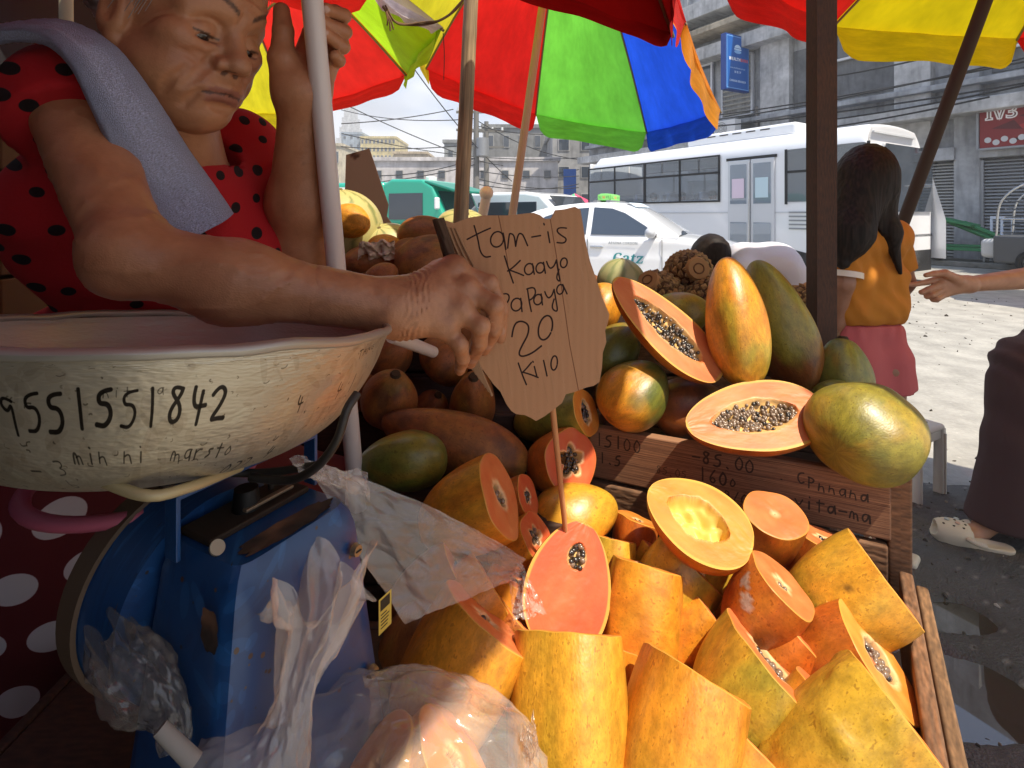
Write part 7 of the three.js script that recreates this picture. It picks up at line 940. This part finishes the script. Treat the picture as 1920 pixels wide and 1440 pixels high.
  { // towel
    const pts = PP([[-110, 150, 0.60], [-40, 80, 0.575], [40, 58, 0.560], [115, 64, 0.548], [178, 108, 0.540], [232, 190, 0.552], [284, 280, 0.582], [332, 356, 0.618], [384, 432, 0.640]]), c = new THREE.CatmullRomCurve3(pts), cam = V(0, 1.3, 0), tn = V(0, 0, 0), wd = V(0, 0, 0), nr = V(0, 0, 0);
    const g = gridGeo(28, 90, (u, v, q) => { const p = c.getPoint(v); tn.copy(c.getTangent(v)); nr.set(0.45, 0.45, 0.77).normalize(); if (v < 0.5) nr.lerp(V(0.1, 0.85, 0.5), (0.5 - v) * 1.6).normalize(); wd.copy(tn).cross(nr).normalize(); nr.copy(wd).cross(tn).normalize(); const th = u * 6.28318, wdt = lerp(0.021, 0.040, sstep(0.35, 0.95, v)), cx = Math.cos(th), sx = Math.sin(th), a = Math.sign(cx) * Math.pow(Math.abs(cx), 0.6) * wdt, b = Math.sign(sx) * Math.pow(Math.abs(sx), 0.7) * 0.0065; q.copy(p).addScaledVector(wd, a).addScaledVector(nr, b + 0.0065 * (sx > 0 ? 1 : 0) * sstep(-0.001, 0.0015, a - wdt * 0.15) + 0.006 * Math.sin(a * 90 + v * 3) * sstep(0.4, 0.8, v) + 0.0022 * fbm(a * 160, v * 60, b * 200, 3)); }, { closeU: true });
    const uv = g.attributes.uv; for (let i = 0; i < uv.count; i++) uv.setXY(i, uv.getX(i) * 3, uv.getY(i) * 9);
    part('towel', g, std('#ffffff', 0.97, { map: noiseTex(256, (u, v) => { const n = tnoise(u, v, 40, 4, 3), k = 0.88 + n * 0.26; return [k * 0.86, k * 0.89, k * 1.02]; }, { srgb: true }), bumpMap: noiseTex(256, (u, v) => 0.5 + tnoise(u, v, 70, 6, 2) * 0.9), bumpScale: 0.004 }), w);
  }
}
{ // stool under the vendor
  const t = thing('wooden_stool', 'low wooden stool under the vendor\'s skirt', 'stool', V(-0.68, 0, -0.88)); part('seat', plank(0.36, 0.04, 0.34).translate(0, 0.62, 0), woodDark, t); for (const x of [-1, 1]) for (const z of [-1, 1]) part('leg', plank(0.04, 0.6, 0.04).translate(x * 0.14, 0.3, z * 0.13), woodDark, t);
}
const hairDark = phys('#ffffff', 0.6, { specularIntensity: 0.35, vertexColors: true });
const hairPaint = (g) => paintVerts(g, (p) => { const n = n3(p.x * 160, p.y * 6, p.z * 160); return mix3([0.010, 0.007, 0.006], [0.030, 0.019, 0.014], clamp(0.35 + n)); });
const plainSkin = phys('#ffffff', 0.5, { vertexColors: true });
{ // ------------------------------------------------ the girl in yellow
  const w = thing('person', 'girl in mustard yellow shirt and pink shorts with long dark hair', 'person'); const d = 2.04, q = (x, y, k = 0) => P(x, y, d + k), tone = skinTone([0.30, 0.14, 0.08]);
  const sL = q(1588, 448, -0.04), sR = q(1682, 440, 0.06), hd = q(1626, 335), toe = V(1.40, 0.0, -2.02);
  const bodyF = field([[sdEll(hd.clone().add(V(-0.02, -0.01, -0.02)), V(0.072, 0.098, 0.082)), 0.02], [sdCap(q(1632, 380), q(1636, 420), 0.045), 0.03], [sdCap(sL, q(1582, 530, -0.06), 0.042, 0.036), 0.02], [sdCap(q(1582, 530, -0.06), q(1572, 605, -0.02), 0.034, 0.026), 0.02], [sdCap(q(1572, 605, -0.02), q(1562, 640, 0.0), 0.024, 0.018), 0.01], [sdCap(sR, q(1698, 530, 0.14), 0.040, 0.034), 0.02], [sdCap(q(1698, 530, 0.14), q(1670, 590, 0.22), 0.033, 0.024), 0.02], [sdCap(q(1606, 690), q(1622, 850), 0.070, 0.046), 0.02], [sdCap(q(1622, 850), q(1636, 1005), 0.046, 0.030), 0.02], [sdCap(q(1660, 690), q(1668, 850, 0.03), 0.070, 0.046), 0.02], [sdCap(q(1668, 850, 0.03), q(1672, 995, 0.03), 0.046, 0.030), 0.02], [sdCap(V(1.405, 0.05, -2.04), V(1.33, 0.035, -1.97), 0.03, 0.022), 0.02], [sdCap(V(1.475, 0.05, -2.07), V(1.41, 0.035, -1.99), 0.03, 0.022), 0.02]]);
  part('body', uvSkin(paintVerts(surfaceNets(bodyF, V(1.12, 0.0, -2.40), V(1.68, 1.62, -1.86), 0.010), tone)), plainSkin, w);
  const cut = (a, b, t) => plane(a.clone().lerp(b, t), b.clone().sub(a)), e1 = q(1582, 530, -0.06), e2 = q(1698, 530, 0.14);
  const shirt = field([[sdCap(q(1602, 455, -0.02), q(1668, 450, 0.04), 0.072), 0.04], [sdCap(q(1598, 520), q(1664, 520, 0.03), 0.080, 0.075), 0.05], [both(sdCap(q(1596, 575), q(1660, 575, 0.02), 0.084, 0.080), plane(q(1630, 607), V(0, -1, 0)), 0.006), 0.05], [both(sdCap(sL, e1, 0.050, 0.058), cut(sL, e1, 0.82)), 0.03], [both(sdCap(sR, e2, 0.046, 0.050), cut(sR, e2, 0.7)), 0.03], [sdCap(sL, q(1634, 412), 0.045), 0.03], [sdCap(sR, q(1638, 412), 0.045), 0.03]]);
  const sg = surfaceNets((p) => smax(shirt(p) + 0.007 * fbm(p.x * 14, p.y * 8, p.z * 14, 3) + 0.003 * Math.sin(p.x * 90 + p.y * 40 + 5 * n3(p.x * 8, p.y * 8, p.z * 8)), plane(q(1630, 609), V(0, -1, 0))(p), 0.004), V(1.14, 0.78, -2.36), V(1.70, 1.40, -1.82), 0.009);
  part('shirt', uvVerts(sg, (p) => [p.x * 12, p.y * 12]), std('#b8741c', 0.88, { bumpMap: weave, bumpScale: 0.0008 }), w);
  { const a = sL.clone().lerp(e1, 0.815), n = e1.clone().sub(sL).normalize(), g = new THREE.CylinderGeometry(0.0615, 0.0625, 0.022, 28, 1, true); g.applyQuaternion(new THREE.Quaternion().setFromUnitVectors(V(0, 1, 0), n.negate())).translate(a.x, a.y, a.z); part('sleeve_band', g, std('#e2d6c8', 0.85), w); }
  { const g = new THREE.TorusGeometry(0.052, 0.008, 8, 30).rotateX(Math.PI / 2 - 0.15).translate(...q(1634, 412).toArray()); part('collar_band', g, std('#e2d6c8', 0.85), w); }
  const sh = field([[sdCap(q(1600, 622), q(1654, 622, 0.02), 0.072, 0.072), 0.05], [sdCap(q(1598, 675), q(1602, 745), 0.098, 0.100), 0.05], [sdCap(q(1662, 675, 0.02), q(1668, 745, 0.02), 0.090, 0.092), 0.05]]), hem = plane(q(1630, 738), V(0.12, -1, 0)), top = plane(q(1630, 606), V(0, 1, 0));
  part('shorts', uvVerts(surfaceNets((p) => smax(smax(sh(p) + 0.006 * fbm(p.x * 16, p.y * 9, p.z * 16, 3) + 0.004 * Math.sin(p.x * 120 + 4 * n3(p.x * 9, p.y * 9, 1)) * sstep(0.80, 0.88, p.y), hem(p), 0.004), top(p), 0.006), V(1.10, 0.52, -2.36), V(1.74, 0.92, -1.84), 0.010), (p) => [p.x * 12, p.y * 12]), std('#b85a5c', 0.88, { bumpMap: weave, bumpScale: 0.0008 }), w);
  const hf = field([[sdEll(hd.clone().add(V(0, 0.014, 0.0)), V(0.100, 0.120, 0.112)), 0.02], [sdCap(q(1615, 345, -0.02), q(1590, 440, -0.07), 0.095, 0.075), 0.05], [sdCap(q(1590, 440, -0.07), q(1580, 492, -0.10), 0.075, 0.025), 0.05], [sdCap(q(1648, 370, -0.02), q(1668, 435, -0.05), 0.055, 0.030), 0.05], [sdCap(q(1668, 435, -0.05), q(1688, 512, -0.055), 0.030, 0.007), 0.05]]);
  part('hair', hairPaint(surfaceNets((p) => hf(p) + 0.003 * n3(p.x * 45, p.y * 2.5, p.z * 45) + 0.0022 * n3(p.x * 150, p.y * 4, p.z * 150), V(1.10, 1.02, -2.24), V(1.62, 1.62, -1.76), 0.0042)), hairDark, w);
  for (const [x, z, tt] of [[1.34, -1.98, 0], [1.425, -2.005, 0.1]]) { const s = part('sandal', rbox(0.08, 0.028, 0.17, 0.013).rotateY(0.75).translate(x, 0.028, z), std('#d8cbb6', 0.8), w); part('strap', new THREE.TorusGeometry(0.036, 0.007, 8, 20, Math.PI).rotateY(-0.8).translate(x - 0.02, 0.036, z + 0.02), std('#cdbfa8', 0.8), s);
    for (let i = 0; i < 5; i++) part('bow_loop', new THREE.SphereGeometry(0.014, 10, 8).scale(1.5, 0.5, 0.6).rotateZ(i * 1.256 + 0.4).translate(x - 0.03 + 0.020 * Math.cos(i * 1.256 + 0.4), 0.085 + 0.020 * Math.sin(i * 1.256 + 0.4), z + 0.035), std('#d6c4a6', 0.85), s); }
}
{ // ------------------------------------------------ the shopper at the right, reaching in
  const w = thing('person', 'shopper in brown trousers and cream clogs pointing with one hand', 'person'), d = 2.12, q = (x, y, k = 0) => P(x, y, d + k), tone = skinTone([0.43, 0.22, 0.125]);
  const wr = q(1815, 533, 0.0), el = q(1945, 520, 0.03), sd = q(2060, 400, 0.1), hip = q(2010, 660, 0.08);
  const fin = [[[1768, 520, 0.0], [1738, 529, 0.0], [1716, 533, 0.0], [1694, 534, 0.0]], [[1766, 532, -0.01], [1740, 543, -0.025], [1728, 548, -0.02], [1738, 550, 0.0]], [[1768, 542, -0.012], [1748, 553, -0.03], [1738, 556, -0.02], [1746, 558, 0.0]], [[1774, 550, -0.01], [1758, 560, -0.026], [1750, 562, -0.018], [1757, 564, 0.0]]].map((l) => l.map(([x, y, k]) => q(x, y, k))), th = [[1796, 526, -0.02], [1772, 512, -0.03], [1752, 513, -0.03], [1736, 516, -0.028]].map(([x, y, k]) => q(x, y, k));
  const pf = field([[sdCap(el, wr, 0.046, 0.030), 0.02], ...fin.map((l, i) => [sdCap(wr, l[0], 0.026, 0.018 - i * 0.001), 0.016]), [sdCap(wr, th[0], 0.028, 0.022), 0.016]]), ff = [...fin.map((l, i) => field(chain(l, [0.0135, 0.0115, 0.0100, 0.0078]).map((c) => [c, 0.003]))), field(chain(th, [0.022, 0.015, 0.0118, 0.009]).map((c) => [c, 0.004]))];
  const [lo, hi] = boundsOf([wr, ...fin.flat(), ...th], 0.05), hand = paintVerts(surfaceNets((p) => { let e = 1e3; for (const f of ff) e = smin(e, f(p), 0.0016); return smin(pf(p), e, 0.007); }, lo, hi, 0.0035), tone);
  const arm = paintVerts(surfaceNets(field([[sdCap(sd, el, 0.056, 0.047), 0.02], [sdCap(el, wr, 0.046, 0.030), 0.02], [sdEll(q(2120, 200, 0.1), V(0.08, 0.11, 0.095)), 0.02], [sdCap(q(2118, 250, 0.1), q(2112, 330, 0.1), 0.05), 0.02], [sdCap(q(1965, 640, 0.05), q(2010, 645, 0.08), 0.07), 0.03], [sdCap(q(1815, 1000, 0.0), V(1.76, 0.03, -2.10), 0.035, 0.025), 0.02], [sdCap(q(1880, 960, 0.02), q(1830, 1000, 0.0), 0.04, 0.036), 0.02]]), V(1.60, 0.0, -2.5), V(2.75, 1.95, -1.9), 0.011), tone);
  part('body', joinSkin([arm, hand].map(uvSkin)), plainSkin, w);
  const tr = field([[sdCap(q(1932, 690, 0.0), q(1908, 830, 0.0), 0.125, 0.110), 0.04], [sdCap(q(1908, 830, 0.0), q(1893, 985, 0.0), 0.110, 0.140), 0.04], [sdCap(q(2030, 690, 0.14), q(2060, 850, 0.16), 0.12, 0.11), 0.04], [sdCap(q(2060, 850, 0.16), q(2060, 980, 0.2), 0.11, 0.14), 0.04], [sdCap(q(1960, 665, 0.04), q(2040, 665, 0.14), 0.10, 0.12), 0.06]]), hem = plane(V(0, 0.075, 0), V(0, -1, 0)), top = plane(q(1900, 640), V(-0.35, 1, 0));
  part('trousers', uvVerts(surfaceNets((p) => smax(smax(tr(p) + 0.018 * fbm(p.x * 6, p.y * 3, p.z * 6, 3) + 0.007 * Math.sin(p.y * 38 + p.x * 46 + 6 * n3(p.x * 5, p.y * 5, 2)) * sstep(0.35, 0.7, p.y), hem(p), 0.006), top(p), 0.012), V(1.68, 0.0, -2.66), V(2.75, 0.92, -1.86), 0.012), (p) => [p.x * 10, p.y * 10]), std('#4a3534', 0.9, { bumpMap: weave, bumpScale: 0.001 }), w);
  const tp = field([[sdCap(q(1985, 610, 0.06), q(2070, 620, 0.14), 0.105), 0.05], [sdCap(q(2040, 430, 0.06), q(2150, 430, 0.14), 0.10), 0.05], [both(sdCap(sd, el, 0.07, 0.062), cut2(sd, el, 0.80)), 0.03]]);
  function cut2(a, b, t) { return plane(a.clone().lerp(b, t), b.clone().sub(a)); }
  part('shirt', surfaceNets((p) => tp(p) + 0.006 * fbm(p.x * 12, p.y * 8, p.z * 12, 3), V(1.9, 0.78, -2.6), V(2.85, 1.45, -1.95), 0.012), std('#c9c8d0', 0.9), w);
  part('hair', hairPaint(surfaceNets(field([[sdEll(q(2122, 190, 0.1), V(0.09, 0.115, 0.105)), 0.02], [sdCap(q(2140, 200, 0.12), q(2150, 300, 0.16), 0.07, 0.05), 0.05]]), V(2.28, 1.3, -2.5), V(2.75, 1.95, -2.0), 0.012)), hairDark, w);
  // clog with holes and a heel strap
  const clogAt = (x, z, turn) => { const c = new THREE.Group(); c.name = 'clog'; c.position.set(x, 0, z); c.rotation.y = turn; w.add(c); const m = std('#c9bda6', 0.7);
    const sole = field([[sdCap(V(-0.075, 0.028, 0), V(0.10, 0.034, 0), 0.040, 0.034), 0.03]]), up = field([[sdEll(V(-0.055, 0.055, 0), V(0.082, 0.048, 0.052)), 0.02]]);
    const f = (p) => { let s = smax(Math.max(sole(p), p.y - 0.036), -p.y + 0.004, 0.006); const u = smax(Math.max(up(p), p.x - 0.012), -p.y + 0.02, 0.006); s = smin(s, u, 0.012); s = smax(s, -sdE1(p), 0.006); return s; }, sdE1 = sdEll(V(-0.122, 0.062, 0.0), V(0.036, 0.024, 0.032)), sdE2 = sdEll(V(0.05, 0.062, 0), V(0.09, 0.034, 0.036));
    const g = surfaceNets((p) => smax(f(p), -sdE2(p), 0.005), V(-0.17, -0.01, -0.08), V(0.17, 0.13, 0.08), 0.005); const sh = part('shell', g, m, c); part('heel_strap', new THREE.TorusGeometry(0.05, 0.010, 8, 24, Math.PI).scale(1.7, 1, 0.8).rotateX(Math.PI / 2).rotateY(Math.PI / 2 - Math.PI / 2).rotateY(-Math.PI / 2).translate(0.03, 0.062, 0).rotateZ(0.12), m, c);
    const hm = std('#3a332b', 0.9); for (const [a, b] of [[-0.09, 0.022], [-0.06, 0.030], [-0.03, 0.030], [-0.09, -0.022], [-0.06, -0.030], [-0.03, -0.03], [-0.05, 0], [-0.02, 0.012], [-0.02, -0.012]]) { const y = 0.055 + 0.047 * Math.sqrt(Math.max(0, 1 - ((a + 0.055) / 0.082) ** 2 - (b / 0.052) ** 2)); part('vent_hole', new THREE.CylinderGeometry(0.0042, 0.0042, 0.003, 10).translate(a, y + 0.0005, b), hm, sh); }
    for (const [a, b, k] of [[-0.075, 0.004, 0], [-0.045, 0.018, 1], [-0.04, -0.016, 0]]) { const y = 0.055 + 0.047 * Math.sqrt(Math.max(0, 1 - ((a + 0.055) / 0.082) ** 2 - (b / 0.052) ** 2)); part('charm', new THREE.SphereGeometry(0.009, 10, 8).scale(1, 0.5, 1).translate(a, y + 0.003, b), std(k ? '#c9a28a' : '#a8b0ac', 0.6), sh); } };
  clogAt(1.78, -2.07, -0.42 + 0.0); clogAt(2.28, -2.30, -0.4);
}
{ // ------------------------------------------------ the person stooping in white behind the pineapples
  const w = thing('person', 'person in white shirt bending forward behind the pineapples', 'person'), d = 3.0, q = (x, y, k = 0) => P(x, y, d + k), tone = skinTone([0.30, 0.14, 0.08]);
  const f = field([[sdCap(q(1395, 492), q(1450, 505), 0.115, 0.14), 0.05], [sdCap(q(1450, 505), q(1505, 590), 0.14, 0.145), 0.06], [sdCap(q(1400, 510, -0.1), q(1380, 590, -0.16), 0.07, 0.06), 0.04], [sdCap(q(1400, 500, 0.12), q(1370, 590, 0.16), 0.07, 0.06), 0.04]]);
  part('shirt', surfaceNets((p) => f(p) + 0.006 * fbm(p.x * 12, p.y * 12, p.z * 12, 3), V(1.0, 0.5, -3.3), V(1.95, 1.2, -2.65), 0.012), std('#cfcfda', 0.9), w);
  part('body', paintVerts(surfaceNets(field([[sdEll(q(1340, 486), V(0.085, 0.10, 0.09)), 0.02], [sdCap(q(1350, 485), q(1395, 495), 0.05), 0.03], [sdCap(q(1380, 590, -0.16), q(1345, 680, -0.16), 0.045, 0.03), 0.02], [sdCap(q(1370, 590, 0.16), q(1340, 680, 0.16), 0.045, 0.03), 0.02], [sdCap(q(1340, 680, -0.16), q(1335, 710, -0.14), 0.03, 0.024), 0.02]]), V(0.95, 0.3, -3.3), V(1.5, 1.25, -2.7), 0.013), tone), plainSkin, w);
  part('trousers', surfaceNets(field([[sdCap(q(1510, 600, -0.08), q(1500, 740, -0.1), 0.12, 0.085), 0.04], [sdCap(q(1500, 740, -0.1), q(1505, 830, -0.1), 0.085, 0.06), 0.03], [sdCap(q(1510, 600, 0.08), q(1500, 740, 0.1), 0.12, 0.085), 0.04], [sdCap(q(1500, 740, 0.1), q(1505, 830, 0.1), 0.085, 0.06), 0.03]]), V(1.35, -0.1, -3.35), V(1.95, 0.9, -2.65), 0.016), std('#2c3140', 0.9), w);
  part('hair', hairPaint(surfaceNets((p) => field([[sdEll(q(1334, 476), V(0.105, 0.115, 0.11)), 0.02], [sdCap(q(1320, 490), q(1318, 540, -0.05), 0.08, 0.05), 0.05]])(p) + 0.004 * n3(p.x * 70, p.y * 9, p.z * 70), V(0.92, 0.75, -3.2), V(1.36, 1.28, -2.75), 0.009)), hairDark, w);
}
{ // white plastic stool
  const t = thing('plastic_stool', 'small white plastic stool standing on the shade\'s edge', 'stool', V(1.84, 0, -2.52)); t.rotation.y = 0.5; const m = phys('#cfc8bd', 0.45);
  const seat = part('seat', rbox(0.25, 0.028, 0.25, 0.014, 0, 0.315, 0, 4), m, t); for (let i = 0; i < 5; i++) for (let j = 0; j < 5; j++) part('hole', new THREE.CylinderGeometry(0.006, 0.006, 0.002, 8).translate(-0.07 + i * 0.035, 0.330, -0.07 + j * 0.035), std('#6d675f', 0.9), seat);
  for (const x of [-1, 1]) for (const z of [-1, 1]) { const l = part('leg', new THREE.CylinderGeometry(0.030, 0.034, 0.31, 4, 1).rotateY(Math.PI / 4).scale(0.8, 1, 0.8).translate(x * 0.108, 0.155, z * 0.108), m, t); part('rib', box(0.008, 0.28, 0.01, x * 0.108 + x * 0.0, 0.15, z * 0.108 + z * 0.021), m, l); }
  for (const [x, z, r] of [[0, 0.112, 0], [0, -0.112, 0], [0.112, 0, 1], [-0.112, 0, 1]]) part('apron', rbox(r ? 0.016 : 0.2, 0.04, r ? 0.2 : 0.016, 0.006, x, 0.285, z), m, t);
}
renderer.render(scene, camera);
